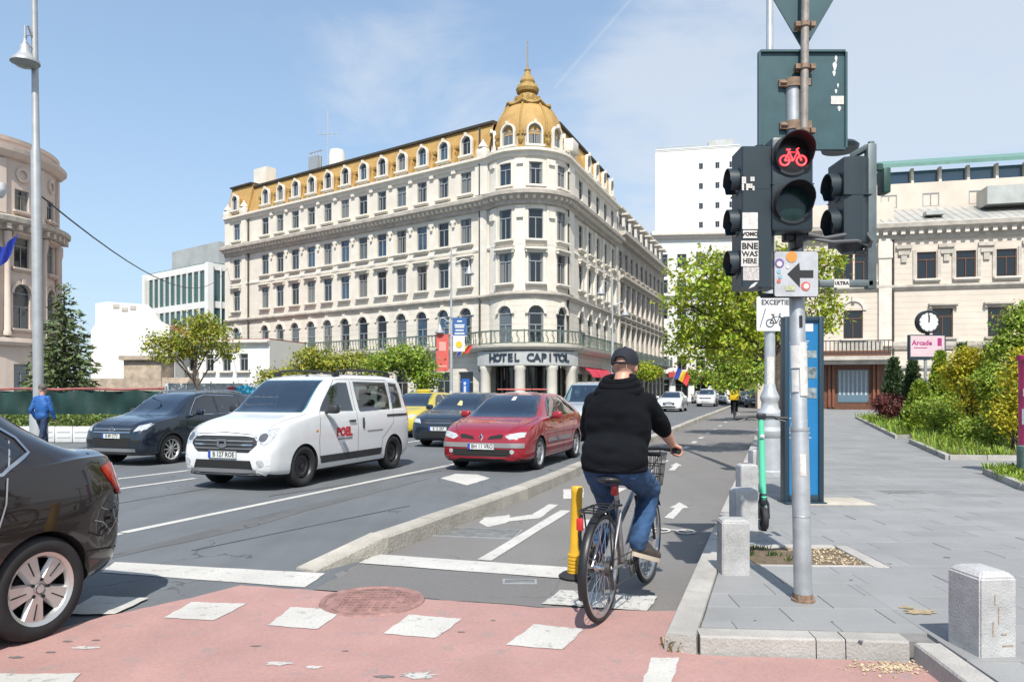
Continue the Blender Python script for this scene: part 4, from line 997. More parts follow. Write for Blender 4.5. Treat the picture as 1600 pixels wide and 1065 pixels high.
mb.prism(gp[::-1], -.5, 0, mtx=Matrix.Rotation(R(90), 4, 'X')); mb.box((3.3, 3.2, 3.1), (6.5, 5.4, 6.2)); mb.build('wall', M_WHITEW, wh)
mb = MB()
for x, z in ((1.9, 8.6), (2.6, 8.35), (3.3, 8.5)): mb.box((x, -.03, z), (.5, .05, .3))
mb.build('wall_patch', MATS['grey_cornice_stone'], wh, kind='stuff')
M_TILE = mat('red_tiles', (.30, .10, .06), .8, var=.25, vs=4.)
mb = MB(); mb.add([(-.9, .5, 6.0), (1.2, .5, 7.7), (1.2, 6, 7.7), (-.9, 6, 6.0)], [(0, 1, 2, 3)]); mb.add([(4.8, .5, 7.4), (7.6, .5, 6.1), (7.6, 6, 6.1), (4.8, 6, 7.4)], [(0, 1, 2, 3)]); mb.build('roof', M_TILE, wh)
p = at(235, 620, 66)
building('low_white_house', 'low white house with small windows between tree and hotel', (p.x, p.y), R(-14), 12, 5.9, 6, [(3.2, .8, 1.5, False, True, None), (.6, .9, 1.5, False, None, None)], [1 + 1.7 * i for i in range(6)], M_WHITEW, M_BEIGE2, [(5.4, .4, .4)], roof=M_TILE, gl=1)
p = at(170, 620, 45); sb = thing('stone_gatehouse', 'small old brown stone gatehouse wall behind the green fence', 'gatehouse', (p.x, p.y, 0), R(-4))
M_OLD = mat('old_stone', (.36, .29, .22), .9, var=.3, vs=2., bump=.4, bs=8.)
mb = MB(); mb.bbox((2.0, 1.0, 1.5), (2.4, 1.6, 3.9), .05); mb.box((2.0, .9, 3.5), (2.7, 1.9, .25)); mb.bbox((4.0, 1.0, 1.3), (1.8, 1.4, 2.0), .05); mb.box((-.6, 1, 1.3), (2.6, .9, 1.9)); mb.build('wall', M_OLD, sb)
# restaurant building on the right with wooden shop front
oC = Vector((23.3, 57.6)); angC = math.atan2(-.225, .975)
cap = thing('palace_restaurant', 'pale beige two-storey building with brown windows behind the clock and conifers', 'building', (oC.x, oC.y, 0), angC)
W2 = 24
def capx(px):                       # pixel column to distance along this front
    r = (px - 800) / F; c, s = math.cos(angC), math.sin(angC); return (r * oC.y - oC.x) / (c - r * s)
xs_up = [capx(v) for v in (1318, 1350)] + [capx(v) for v in (1448, 1509.5, 1573)] ; xs_up += [xs_up[-1] + 3.1, xs_up[-1] + 6.2]
xs_lo = [capx(v) for v in (1333, 1473, 1560)]; xs_lo += [xs_lo[-1] + 4.2, xs_lo[-1] + 8.0]
hc = [(x, 9.95, 1.35, 2.05, False) for x in xs_up] + [(x, 5.5, 1.4, 2.2, False) for x in xs_lo]
M_RUST_B = mat('coursed_beige_render', (.60, .525, .44), .85, var=.08, vs=.5); courses(M_RUST_B, .43, .7)
hshop = (capx(1333), .35, 2.6, 2.9, False)
facade(-1.2, W2, 0, 4.6, [hshop]).build('wall', M_WOOD, cap)
facade(-1.2, W2, 4.6, 13.6, hc).build('wall', M_RUST_B, cap)
for x in xs_up: put_window(cap, (x, 0, 9.95), 0, 1.35, 2.05, False, 'wood', sill=True, gl=1, trim=M_BEIGE2)
for i, x in enumerate(xs_lo): put_window(cap, (x, 0, 5.5), 0, 1.4, 2.2, False, 'wood', sill=True, lintel='lintel' if i else 'arch', gl=1, trim=M_CORN if i else M_BEIGE2)
mb = MB(); mb.box((hshop[0], .12, 1.8), (2.6, .06, 2.9)); so = mb.build('shop_window', M_WOOD, cap)
mb = MB(); mb.box((hshop[0], .06, 1.85), (2.2, .03, 2.5)); mb.build('pane', mat('shop_glass', (.10, .17, .22), .08, spec=.9), so)
mb = MB()
for i in range(7): mb.box((hshop[0] - .95 + .31 * i, .03, 2.1), (.12, .02, 1.9))
pieces(mb, 'curtain', M_CURT, so)
mb = MB()
for a in (-1.75, -1.45, 1.45, 1.75): mb.box((hshop[0] + a, -.08, 2.0), (.16, .16, 3.6))
pieces(mb, 'shop_pilaster', mat('red_brown_wood', (.20, .07, .035), .5, var=.2), cap)
xp = capx(1392)
sweep([(-1.2, 0), (W2, 0)], [(-.1, 12.9), (.15, 13.0), (.2, 13.4), (.8, 13.8), (.85, 14.1), (.2, 14.3), (-.1, 14.3)]).build('cornice', M_CORN, cap)
blocks([(-1.2, 0), (W2, 0)], .62, (.3, .35, .38), 13.5, .38).build('dentil', M_BEIGE2, cap, kind='stuff')
sweep([(-1.2, 0), (W2, 0)], [(-.1, 9.1), (.1, 9.15), (.25, 9.35), (.25, 9.5), (-.1, 9.6)]).build('string_course', M_CORN, cap)
sweep([(xp, 0), (W2, 0)], [(-.1, 4.55), (.1, 4.6), (.22, 4.9), (.22, 5.2), (-.1, 5.3)]).build('string_course', M_CORN, cap)
sweep([(xp, 0), (W2, 0)], [(-.1, 3.0), (.1, 3.05), (.22, 3.2), (.22, 3.4), (-.1, 3.5)]).build('string_course', M_CORN, cap)
facade(xp, W2, .2, 4.5, [(x, .6, 1.4, 2.2, False) for x in xs_lo[1:]], .05, lambda u, n, z: (u, n - .03, z)).build('wall', M_RUST_B, cap)
mb = MB(); mb.box(((xp - 1.2) / 2 - .1, -.9, 3.95), (xp + 1.2, 1.9, .3)); mb.box(((xp - 1.2) / 2 - .1, -.8, 3.65), (xp + .8, 1.6, .3)); mb.build('canopy', M_CORN, cap)
mb = MB(); x1 = xp - .25
for z in (4.3, 5.25): mb.box(((x1 - 1.2) / 2, -1.7, z), (x1 + 1.2, .07, .07))
for i in range(24): mb.box((-1.15 + i * (x1 + 1.1) / 23, -1.7, 4.78), (.05, .05, .95))
mb.build('balcony_rail', M_IRONB, cap)
mb = MB(); mb.box((hshop[0], -1.62, 4.85), (3.4, .06, .6)); mb.build('balcony_panel', M_CORN, cap)
mb = MB(); mb.box((xp - .45, -.12, 9.0), (.9, .24, 8.2)); mb.box((xp - .45, -.16, 12.2), (1.0, .3, 1.2)); mb.box((-.9, -.12, 9), (.6, .24, 8.2)); pieces(mb, 'pilaster', M_BEIGE2, cap)
mb = MB()
for a, b_ in zip(xs_up[2:], xs_up[3:]):
    x = (a + b_) / 2
    mb.box((x, -.1, 12.4), (1.1, .2, .24)); mb.box((x, -.08, 11.95), (.8, .18, .3)); mb.box((x, -.06, 11.5), (.4, .14, .5))
    for s in (-1, 1): mb.box((a + s * .85, -.04, 11.0), (.22, .1, 2.3))
x = (xs_up[1] + xs_up[2]) / 2 + .6; mb.box((x, -.1, 12.4), (1.1, .2, .24)); mb.box((x, -.08, 11.95), (.8, .18, .3)); mb.box((x, -.06, 11.5), (.4, .14, .5))
mb.build('garland', M_CORN, cap, kind='stuff')
p = Vector((xp + .15, -.1, 0)); mb = MB(); mb.tube([p + Vector((0, 0, .1)), p + Vector((0, 0, 13))], .07, 6); mb.build('downpipe', M_ROOFD, cap)
M_SEAM = mat('seamed_zinc', (.42, .415, .385), .5, .25, var=.12, vs=.7)
mb = MB(); mb.add([(xp - 1.2, .1, 14.25), (W2, .1, 14.25), (W2, 5, 16.4), (xp - 1.2, 5, 16.4)], [(0, 1, 2, 3)])
for i in range(30): mb.add([(xp - 1 + i * .62 + d, y, z) for y, z in ((.1, 14.33), (5, 16.48)) for d in (0, .05)], [(0, 1, 3, 2)])
mb.add([(xp - 1.2, .1, 14.25), (xp - 1.2, 5, 16.4), (xp - 1.2, 5, 14.25)], [(0, 1, 2)]); mb.build('metal_roof', M_SEAM, cap)
mb = MB(); mb.box((capx(1470), 1.6, 15.2), (1.3, .9, .3)); mb.box((W2 - 6, 3.4, 16.6), (9.5, 2.2, 1.4)); pieces(mb, 'skylight', M_ZINC, cap)
facade(xp - 2.0, W2, 14, 18.6, [(capx(v), 16.6, 1.25, 1.1, False) for v in (1418, 1490, 1570)], .1, lambda u, n, z: (u, 5.2 + n, z)).build('upper_wall', M_BEIGE, cap)
for v in (1418, 1490, 1570): put_window(cap, (capx(v), 5.2, 16.6), 0, 1.25, 1.1, False, 'grey', gl=3, depth=.05)
mb = MB(); mb.box((W2 / 2 + xp / 2 + 1, 7.5, 16.5), (W2 - xp + 2, 4.5, 4)); mb.box((1.5, 5.5, 14.6), (xp + 4, 8, 3.4)); mb.build('rear_wall', M_BEIGE, cap)
M_GREENR = mat('green_copper', (.12, .24, .20), .55, var=.15, vs=2.); M_BLUEG = mat('sky_glass', (.06, .13, .2), .05, spec=1.)
mb = MB(); mb.box((W2 / 2 + xp / 2, 6.6, 19.3), (W2 - xp + 3, .1, 1.3)); mb.build('glass_band', M_BLUEG, cap)
mb = MB()
for i in range(9): mb.box((xp - 1 + i * 2.1, 6.3, 19.3), (.2, .5, 1.5))
mb.box((W2 / 2 + xp / 2, 6.3, 18.6), (W2 - xp + 3, .7, .2)); pieces(mb, 'roof_support', M_BEIGE2, cap)
mb = MB(); mb.add([(xp - 2, 5.3, 20.0), (W2, 5.3, 20.0), (W2, 10, 21.6), (xp - 2, 10, 21.6), (xp - 2, 5.3, 20.3), (W2, 5.3, 20.3), (W2, 10, 21.9), (xp - 2, 10, 21.9)], [(0, 3, 2, 1), (4, 5, 6, 7), (0, 1, 5, 4), (0, 4, 7, 3)]); mb.build('green_roof', M_GREENR, cap)
mb = MB(); mb.box((-2.4, 8, 7.5), (2.4, 10, 15)); mb.box((-2.4, 2.9, 14.8), (2.6, .4, .5)); mb.box((-2.4, 2.9, 10), (2.6, .4, .4)); mb.build('side_wing', M_BEIGE, cap)
for z in (11, 6.4):
    for x in (-2.5,): put_window(cap, (x, 2.98, z), 0, 1.1, 2.0, False, 'wood', sill=True, gl=1, depth=-.02, trim=M_CORN)
# ================================================================ street furniture
M_LENSR = mat('red_lamp_lit', (.5, .02, .02), .4, emit=(1., .05, .06), es=2.4)
M_LENSK = mat('dark_lens', (.012, .010, .010), .25, spec=.6)
M_LENSG = mat('green_lens_off', (.007, .026, .025), .2, var=.3, vs=30.)
M_STICK = mat('white_sticker', (.60, .57, .53), .6, var=.18, vs=25.)
M_INK = mat('black_ink', (.02, .02, .022), .6)
M_PAPER = mat('torn_paper', (.58, .58, .56), .8, var=.2, vs=22.)
M_ORANGE = mat('orange_sticker', (.62, .26, .05), .6); M_PURPLE = mat('purple_sticker', (.16, .10, .30), .6); M_REDST = mat('red_sticker', (.55, .12, .10), .6); M_CYAN = mat('pale_blue_sticker', (.25, .42, .52), .6)
M_SIGNBK = mat('sign_back_paint', (.045, .095, .105), .45, .1, var=.14, vs=5.)
M_RED = mat('red_reflector', (.45, .02, .02), .25, spec=.8)
PB = Vector((*to_w(0, 0), 0)); p0 = gd(1255, 938, KH)
sp = thing('traffic_signal', 'leaning grey signal pole with red bicycle light and stickers on the pavement', 'traffic light', (p0.x, p0.y, KH))
PY = p0.y
def sz(px, py, y=PY): return at(px, py, y)
top = sz(1238, 126); mb = MB(); base = Vector((p0.x, p0.y, KH))
mb.tube([base, base.lerp(top, .33), base.lerp(top, .335), top], [.058, .056, .050, .047], 20); pole = bw(mb, 'pole', M_GALV, sp)
mb = MB(); mb.lathe([(0, KH), (.075, KH), (.075, KH + .014), (.06, KH + .018), (.06, KH + .05), (0, KH + .05)], 16, mtx=Matrix.Translation((p0.x, p0.y, 0)))
for i in range(4):
    a = R(45 + 90 * i); mb.lathe([(0, 0), (.012, 0), (.012, .03), (0, .032)], 6, mtx=Matrix.Translation((p0.x + .062 * math.cos(a), p0.y + .062 * math.sin(a), KH + .012)))
bw(mb, 'base_flange', M_RUST, sp)
def pole_at(py):
    z = EYE + (HOR - py) * PY / F; k = (z - base.z) / (top.z - base.z); return base.lerp(top, k)
def wrap(py0, py1, name, mt, a0, a1, r=.0575):
    lo, hi = pole_at(py1), pole_at(py0); mb = MB(); n = 8; vs = []
    for i in range(n + 1):
        a = R(a0 + (a1 - a0) * i / n)
        for c in (lo, hi): vs.append((c.x + r * math.cos(a), c.y + r * math.sin(a), c.z))
    mb.add(vs, [(2 * i, 2 * i + 2, 2 * i + 3, 2 * i + 1) for i in range(n)], 0, True); return bw(mb, name, mt, pole)
wrap(540, 575, 'torn_poster', M_PAPER, 195, 265); wrap(535, 618, 'torn_poster', M_STICK, 258, 335, .0565); wrap(578, 612, 'torn_poster', M_PAPER, 200, 250, .0565); wrap(494, 512, 'scrawl', M_INK, 262, 285, .0535); wrap(708, 742, 'oval_sticker', M_STICK, 248, 285, .0585)
mb = MB()
for i in range(6): pass
c = pole_at(670); mb.lathe([(.0585, -.012), (.060, 0), (.0585, .012)], 20, mtx=Matrix.Translation(c)); c = pole_at(805); mb.lathe([(.059, -.004), (.0605, 0), (.059, .004)], 20, mtx=Matrix.Translation(c)); bw(mb, 'band', M_GALV, sp)
# upper thin mast, its clamps, sign backs
m0, m1 = sz(1256, 216, PY - .05), sz(1259, -75, PY - .05)
mb = MB(); mb.tube([m0, m1], .026, 14); mast = bw(mb, 'sign_mast', mat('dull_steel', (.30, .27, .24), .6, .4, var=.25, vs=14.), sp)
for py in (132, 198):
    c = pole_at(py); mb = MB(); mb.lathe([(.05, -.028), (.06, -.028), (.06, .028), (.05, .028), (.05, -.028)], 16, mtx=Matrix.Translation(c)); mb.box(c + Vector((-.07, -.01, 0)), (.05, .03, .045)); mb.box(c + Vector((.07, -.02, 0)), (.07, .05, .045)); mb.tube([c + Vector((-.09, -.03, 0)), c + Vector((-.04, -.03, 0))], .009, 6); bw(mb, 'clamp', M_RUST, sp)
for py, w in ((39, .11), (105, .11), (205, .1)):
    c = sz(1257.5, py, PY - .05); mb = MB(); mb.lathe([(.026, -.014), (.034, -.014), (.034, .014), (.026, .014)], 12, mtx=Matrix.Translation(c)); mb.box(c + Vector((0, .035, 0)), (w, .02, .04)); mb.box(c + Vector((-.05, .0, 0)), (.03, .04, .03)); mb.box(c + Vector((.05, .0, 0)), (.03, .04, .03)); bw(mb, 'sign_clamp', M_RUST, sp)
def panel(pts, y, th, name, mt, parent, bev=.012):
    bm = bmesh.new(); vs = [bm.verts.new((p[0], y, p[1])) for p in pts]; f = bm.faces.new(vs)
    r = bmesh.ops.extrude_face_region(bm, geom=[f]); bmesh.ops.translate(bm, vec=(0, th, 0), verts=[v for v in r['geom'] if isinstance(v, bmesh.types.BMVert)])
    bmesh.ops.recalc_face_normals(bm, faces=bm.faces[:]); mb = MB(); mb.bm(bm); return bw(mb, name, mt, parent)
def rrect(x0, z0, x1, z1, r, n=4):
    o = []
    for cx, cz, a in ((x1 - r, z1 - r, 0), (x0 + r, z1 - r, 90), (x0 + r, z0 + r, 180), (x1 - r, z0 + r, 270)):
        for k in range(n + 1): t = R(a + 90 * k / n); o.append((cx + r * math.cos(t), cz + r * math.sin(t)))
    return o
ys = PY + .0
a, b = sz(1184, 235, ys), sz(1323, 79, ys)
sq = panel(rrect(a.x, a.z, b.x, b.z, .02), ys, .012, 'square_sign_back', M_SIGNBK, sp)
mb = MB()
for x in (a.x + .008, b.x - .008): mb.box((x, ys - .006, (a.z + b.z) / 2), (.014, .02, b.z - a.z - .03))
for z in (a.z + .008, b.z - .008): mb.box(((a.x + b.x) / 2, ys - .008, z), (b.x - a.x - .03, .02, .014))
bw(mb, 'sign_rim', M_SIGNBK, sq)
st = sz(1308, 157, ys); mb = MB(); mb.box((st.x, ys - .003, st.z), (.085, .004, .055)); bw(mb, 'sticker', M_STICK, sq)
mb = MB()
for (px, py, w, h) in ((1306, 93, .016, .05), (1304, 104, .026, .06), (1303, 115, .02, .04), (1309, 134, .012, .03), (1306, 143, .016, .03), (1311, 170, .022, .035)):
    c = sz(px, py, ys); mb.add([(c.x + w * math.cos(t) * (1 + .3 * math.sin(3 * t)) * .5, ys - .003, c.z + h * math.sin(t) * .5) for t in [R(30 * k) for k in range(12)]], [list(range(12))])
bw(mb, 'torn_remnant', M_PAPER, sq, kind='stuff')
ap = sz(1256, 80, ys + .02); s_ = .36
panel([(ap.x, ap.z), (ap.x + s_ * .56, ap.z + s_ * .96), (ap.x + s_ * .95, ap.z + s_ * 1.63), (ap.x + s_ * .88, ap.z + s_ * 1.7), (ap.x - s_ * .88, ap.z + s_ * 1.7), (ap.x - s_ * .95, ap.z + s_ * 1.63)], ys + .02, .01, 'triangle_sign_back', M_SIGNBK, sp)
# bicycle signal head facing the camera
def visor(mb, c, ax, r, L, n=24, tunnel=False):
    """open hood: three quarters of a tube in front of a lens, cut back below"""
    ax = Vector(ax).normalized(); up = Vector((0, 0, 1)); sd_ = ax.cross(up).normalized(); vs = []
    for i in range(n + 1):
        a = R(-50 + 280 * i / n); rad = sd_ * math.cos(a) + up * math.sin(a); k = .45 + .55 * max(0, math.sin(a)) ** .6 if math.sin(a) > 0 else .45 * (1 + math.sin(a) * .8)
        if tunnel: k = 1.0 if math.sin(a) > -.2 else .8
        p = Vector(c) + rad * r; q = p + ax * L * k
        vs += [p, q, q - rad * .006, p - rad * .006]
    mb.add(vs, [(4 * i + j, 4 * i + 4 + j, 4 * i + 4 + (j + 1) % 4, 4 * i + (j + 1) % 4) for i in range(n) for j in range(4)], 0, True)
yb = PY - .20; a, b = sz(1206, 361, yb), sz(1272, 213, yb)
mb = MB(); mb.bbox(((a.x + b.x) / 2, yb + .08, (a.z + b.z) / 2), (b.x - a.x, .16, b.z - a.z), .022); mb.box(((a.x + b.x) / 2, yb + .07, (a.z + b.z) / 2), (b.x - a.x + .003, .14, .006))
bh = bw(mb, 'bicycle_signal_head', M_STEELD, sp)
cx = (a.x + b.x) / 2 - .006
for py, mt, nm in ((243, M_LENSK, 'red_lens'), (318, M_LENSG, 'green_lens')):
    c = sz(1239, py, yb); mb = MB(); mb.lathe([(0, .012), (.07, .008), (.112, 0)], 28, mtx=Matrix.Translation((cx, yb - .004, c.z)) @ Matrix.Rotation(R(90), 4, 'X')); bw(mb, nm, mt, bh)
    mb = MB(); visor(mb, (cx, yb, c.z), (0, -1, 0), .122, .13); mb.ring((cx, yb - .004, c.z), .112, .13, 28, 'Y', .012); bw(mb, 'visor', M_BLACK, bh)
c = sz(1241, 246, yb); mb = MB(); yy = yb - .018
def bike_icon(mb, ox, oz, s, y, r=.0045):
    P = lambda x, z: (ox + x * s, y, oz + z * s)
    for wx in (-.62, .62): mb.tube([P(wx + .36 * math.cos(R(k * 20)), -.3 + .36 * math.sin(R(k * 20))) for k in range(19)], r, 6, caps=False)
    for l in ([(-.62, -.3), (-.3, .32), (.32, .32), (.0, -.3), (-.62, -.3)], [(-.36, .5), (-.3, .32), (0, -.3)], [(.62, -.3), (.26, .55), (.42, .62)], [(-.5, .52), (-.2, .52)], [(-.62, -.3), (-.3, .32)]): mb.tube([P(*q) for q in l], r, 6)
bike_icon(mb, cx, c.z, .085, yy, .0052); bw(mb, 'bicycle_symbol', M_LENSR, bh)
mb = MB(); c = sz(1244, 375, PY - .06); mb.bbox(c, (.05, .12, .12), .01); mb.bbox(c + Vector((-.05, 0, .02)), (.07, .08, .06), .01); mb.bbox(c + Vector((.05, 0, .02)), (.06, .08, .05), .01); bw(mb, 'bracket', M_BLACK, sp)
# three-light head at the left, facing the road, covered in stickers
yl = PY - .06; a, b = sz(1150, 452, yl), sz(1207, 238, yl)
mb = MB(); w = b.x - a.x; prof = [(a.x + .02, yl + .11), (a.x, yl + .09), (a.x, yl - .11), (a.x + .01, yl - .12), (b.x - .05, yl - .12), (b.x, yl - .03), (b.x, yl + .11)]
mb.prism(prof, a.z, b.z); mb.box(((a.x + b.x) / 2 + .0, yl - .0, b.z - .27), (w + .006, .243, .006))
lh = bw(mb, 'three_light_signal_head', M_STEELD, sp)
for py in (285, 349, 413):
    mb = MB(); z = sz(0, py, yl).z; visor(mb, (a.x, yl, z), (-1, 0, 0), .088, .062, tunnel=True); bw(mb, 'visor', M_STEELD, lh)
    mb = MB(); mb.lathe([(0, .01), (.09, 0)], 20, mtx=Matrix.Translation((a.x - .004, yl, z)) @ Matrix.Rotation(R(-90), 4, 'Y')); bw(mb, 'lens', M_LENSK, lh)
yf = yl - .1225
def stick(px0, py0, px1, py1, name, mt, parent, y, lines=()):
    p, q = sz(px0, py1, y), sz(px1, py0, y); mb = MB(); mb.box(((p.x + q.x) / 2, y, (p.z + q.z) / 2), (q.x - p.x, .003, q.z - p.z)); o = bw(mb, name, mt, parent)
    return p, q, o
def write(px, py, s, size, y, parent, mt=None, bold=.0015, name='lettering', sxx=1.0):
    c = sz(px, py, y); mb = MB(); text_into(mb, s, size, .0006, frame_mtx((c.x, y - .0022, c.z), (1, 0, 0), (0, 0, 1)), bold=bold, sxx=sxx); return bw(mb, name, mt or M_INK, parent)
stick(1160, 332, 1184, 358, 'sticker', M_STICK, lh, yf); stick(1161, 360, 1183, 372, 'sticker', M_STICK, lh, yf); stick(1158, 376, 1185, 416, 'sticker', M_STICK, lh, yf); stick(1161, 417, 1186, 438, 'sticker', mat('greyed_sticker', (.45, .42, .40), .7, var=.35, vs=60.), lh, yf)
write(1171.5, 385, 'BNE', .056, yf, lh, bold=.002); write(1171.5, 397, 'WAS', .047, yf, lh); write(1171.5, 408, 'HERE', .044, yf, lh, sxx=.86); write(1172, 366, 'VOMO', .034, yf, lh, bold=.002)
mb = MB(); c = sz(1169, 287, yf); rq = random.Random(4)
for i in range(6):
    for j in range(6):
        if rq.random() < .62: mb.box((c.x + (i - 2.5) * .0135, yf - .001, c.z + (j - 2.5) * .0145), (.0125, .003, .0135))
bw(mb, 'pixel_sticker', M_STICK, lh, kind='stuff')
mb = MB(); c = sz(1177, 446, yf); mb.add([(c.x - .03, yf, c.z - .02), (c.x + .005, yf, c.z - .006), (c.x + .03, yf, c.z + .022), (c.x + .012, yf, c.z + .02), (c.x - .012, yf, c.z + .004)], [(0, 1, 2, 3, 4)]); bw(mb, 'torn_remnant', M_PAPER, lh)
mb = MB(); c = sz(1186, 228, yl); mb.tube([c + Vector((0, 0, -.05)), c], .028, 12); mb.tube([c + Vector((0, 0, -.012)), sz(1236, 231, PY)], .016, 8); mb.tube([sz(1186, 455, yl), sz(1190, 462, yl), sz(1243, 462, PY)], .016, 8); bw(mb, 'arm', M_STEELD, sp)
# rounded head at the right seen from its side, on a square tube frame
yr = PY + .05; a, b = sz(1306, 384, yr), sz(1347, 254, yr)
mb = MB(); mb.prism([(a.x, yr - .12), (a.x + .05, yr - .14), (b.x - .06, yr - .14), (b.x, yr - .09), (b.x + .03, yr), (b.x, yr + .09), (a.x, yr + .12)], a.z, b.z); mb.lathe([(0, -.06), (.06, -.05), (.1, 0)], 14, mtx=Matrix.Translation(((a.x + b.x) / 2 + .01, yr, a.z))); mb.box(((a.x + b.x) / 2, yr, (a.z + b.z) / 2 + .03), (b.x - a.x + .004, .284, .005)); rh = bw(mb, 'two_light_signal_head', M_STEELD, sp)
for py in (294, 350):
    mb = MB(); z = sz(0, py, yr).z; visor(mb, (a.x, yr, z), (-1, 0, 0), .094, .066, tunnel=True); mb.lathe([(0, .01), (.1, 0)], 20, mtx=Matrix.Translation((a.x - .004, yr, z)) @ Matrix.Rotation(R(-90), 4, 'Y')); bw(mb, 'visor', M_STEELD, rh)
mb = MB(); t0, t1 = sz(1360, 452, PY), sz(1360, 226, PY)
mb.bbox((t0 + t1) / 2, (.06, .06, t1.z - t0.z), .008); mb.bbox(sz(1320, 443, PY), (.36, .06, .045), .008); mb.tube([sz(1330, 256, yr), sz(1333, 243, yr), sz(1356, 230, PY)], .024, 10); mb.tube([sz(1330, 384, yr), sz(1333, 392, yr), sz(1358, 396, PY)], .02, 8); mb.tube([sz(1361, 222, PY), sz(1361, 228, PY)], .022, 8); bw(mb, 'support_frame', mat('grey_tube_paint', (.13, .16, .165), .5, .3, var=.2, vs=6.), sp)
mb = MB(); mb.tube([sz(1262, 366, PY - .1), sz(1290, 372, PY - .1), sz(1325, 366, PY - .06), sz(1352, 362, PY - .04), sz(1362, 376, PY - .05), sz(1352, 392, PY), sz(1336, 394, PY)], .013, 8); mb.tube([sz(1262, 372, PY - .08), sz(1300, 378, PY - .12), sz(1340, 376, PY - .1), sz(1360, 386, PY)], .011, 8); mb.tube([sz(1349, 270, PY - .04), sz(1351, 362, PY - .04)], .006, 6); bw(mb, 'cable', mat('grey_cable', (.10, .105, .11), .6), sp)
p_ = stick(1303, 436, 1327, 449, 'sticker', M_STICK, sp, PY - .034); write(1315, 442.5, 'ULTRA', .03, PY - .034, sp)
mb = MB(); mb.bbox(sz(1381, 284, PY + .1), (.05, .1, .17), .01); mb.lathe([(0, -.02), (.03, -.02), (.03, .02), (0, .02)], 10, mtx=Matrix.Translation(sz(1372, 262, PY))); bw(mb, 'control_box', mat('dark_green_paint', (.02, .06, .05), .5), sp)
mb = MB(); mb.lathe([(0, 0), (.12, .0), (.13, .03), (.11, .05), (0, .06)], 20, mtx=Matrix.Translation(sz(1312, 236, PY + .35))); mb.tube([sz(1280, 232, PY + .1), sz(1312, 236, PY + .35)], .012, 6); bw(mb, 'loudspeaker', M_STEELD, sp)
# arrow plate
ya = PY - .10; a, b = sz(1210, 463, ya), sz(1278, 393, ya)
panel(rrect(a.x - .004, a.z - .004, b.x + .004, b.z + .004, .016), ya + .002, .012, 'arrow_sign_back', M_BLACK, sp)
ar = panel(rrect(a.x, a.z, b.x, b.z, .014), ya - .003, .006, 'arrow_sign', mat('greyed_white_sheet', (.44, .455, .48), .4, var=.14, vs=9.), sp)
c = sz(1244, 428, ya); y = ya - .0045
def flatpoly(pts, name, mt, parent, y):
    mb = MB(); n = len(pts); mb.add([(q.x, y, q.z) for q in pts] + [(q.x, y + .001, q.z) for q in pts], [list(range(n)), list(range(n, 2 * n))[::-1]] + [(i, n + i, n + (i + 1) % n, (i + 1) % n) for i in range(n)]); return bw(mb, name, mt, parent)
flatpoly([sz(*q, y) for q in ((1230, 428), (1249, 410), (1250, 422), (1271, 422), (1271, 434), (1250, 434), (1250, 449))], 'arrow', M_INK, ar, y)
def disc(px, py, r, name, mt, parent, y): c = sz(px, py, y); flatpoly([Vector((c.x + r * math.cos(R(24 * k)), y, c.z + r * math.sin(R(24 * k)))) for k in range(15)], name, mt, parent, y)
disc(1237, 401, .036, 'sticker', M_ORANGE, ar, y - .002); disc(1218, 411, .03, 'sticker', M_PURPLE, ar, y - .002); disc(1218, 412, .018, 'sticker', M_STICK, ar, y - .004); disc(1217, 424, .014, 'sticker', M_CYAN, ar, y - .002); disc(1219, 432, .013, 'sticker', M_CYAN, ar, y - .002); disc(1217, 439, .013, 'sticker', M_REDST, ar, y - .002); disc(1259, 447, .03, 'sticker', M_REDST, ar, y - .002); disc(1260, 447, .018, 'sticker', M_STICK, ar, y - .004); disc(1231, 417, .011, 'sticker', M_STICK, ar, y - .002)
p_ = stick(1228, 446, 1242, 454, 'sticker', mat('olive_sticker', (.40, .42, .25), .7, var=.3, vs=60.), ar, y - .002)

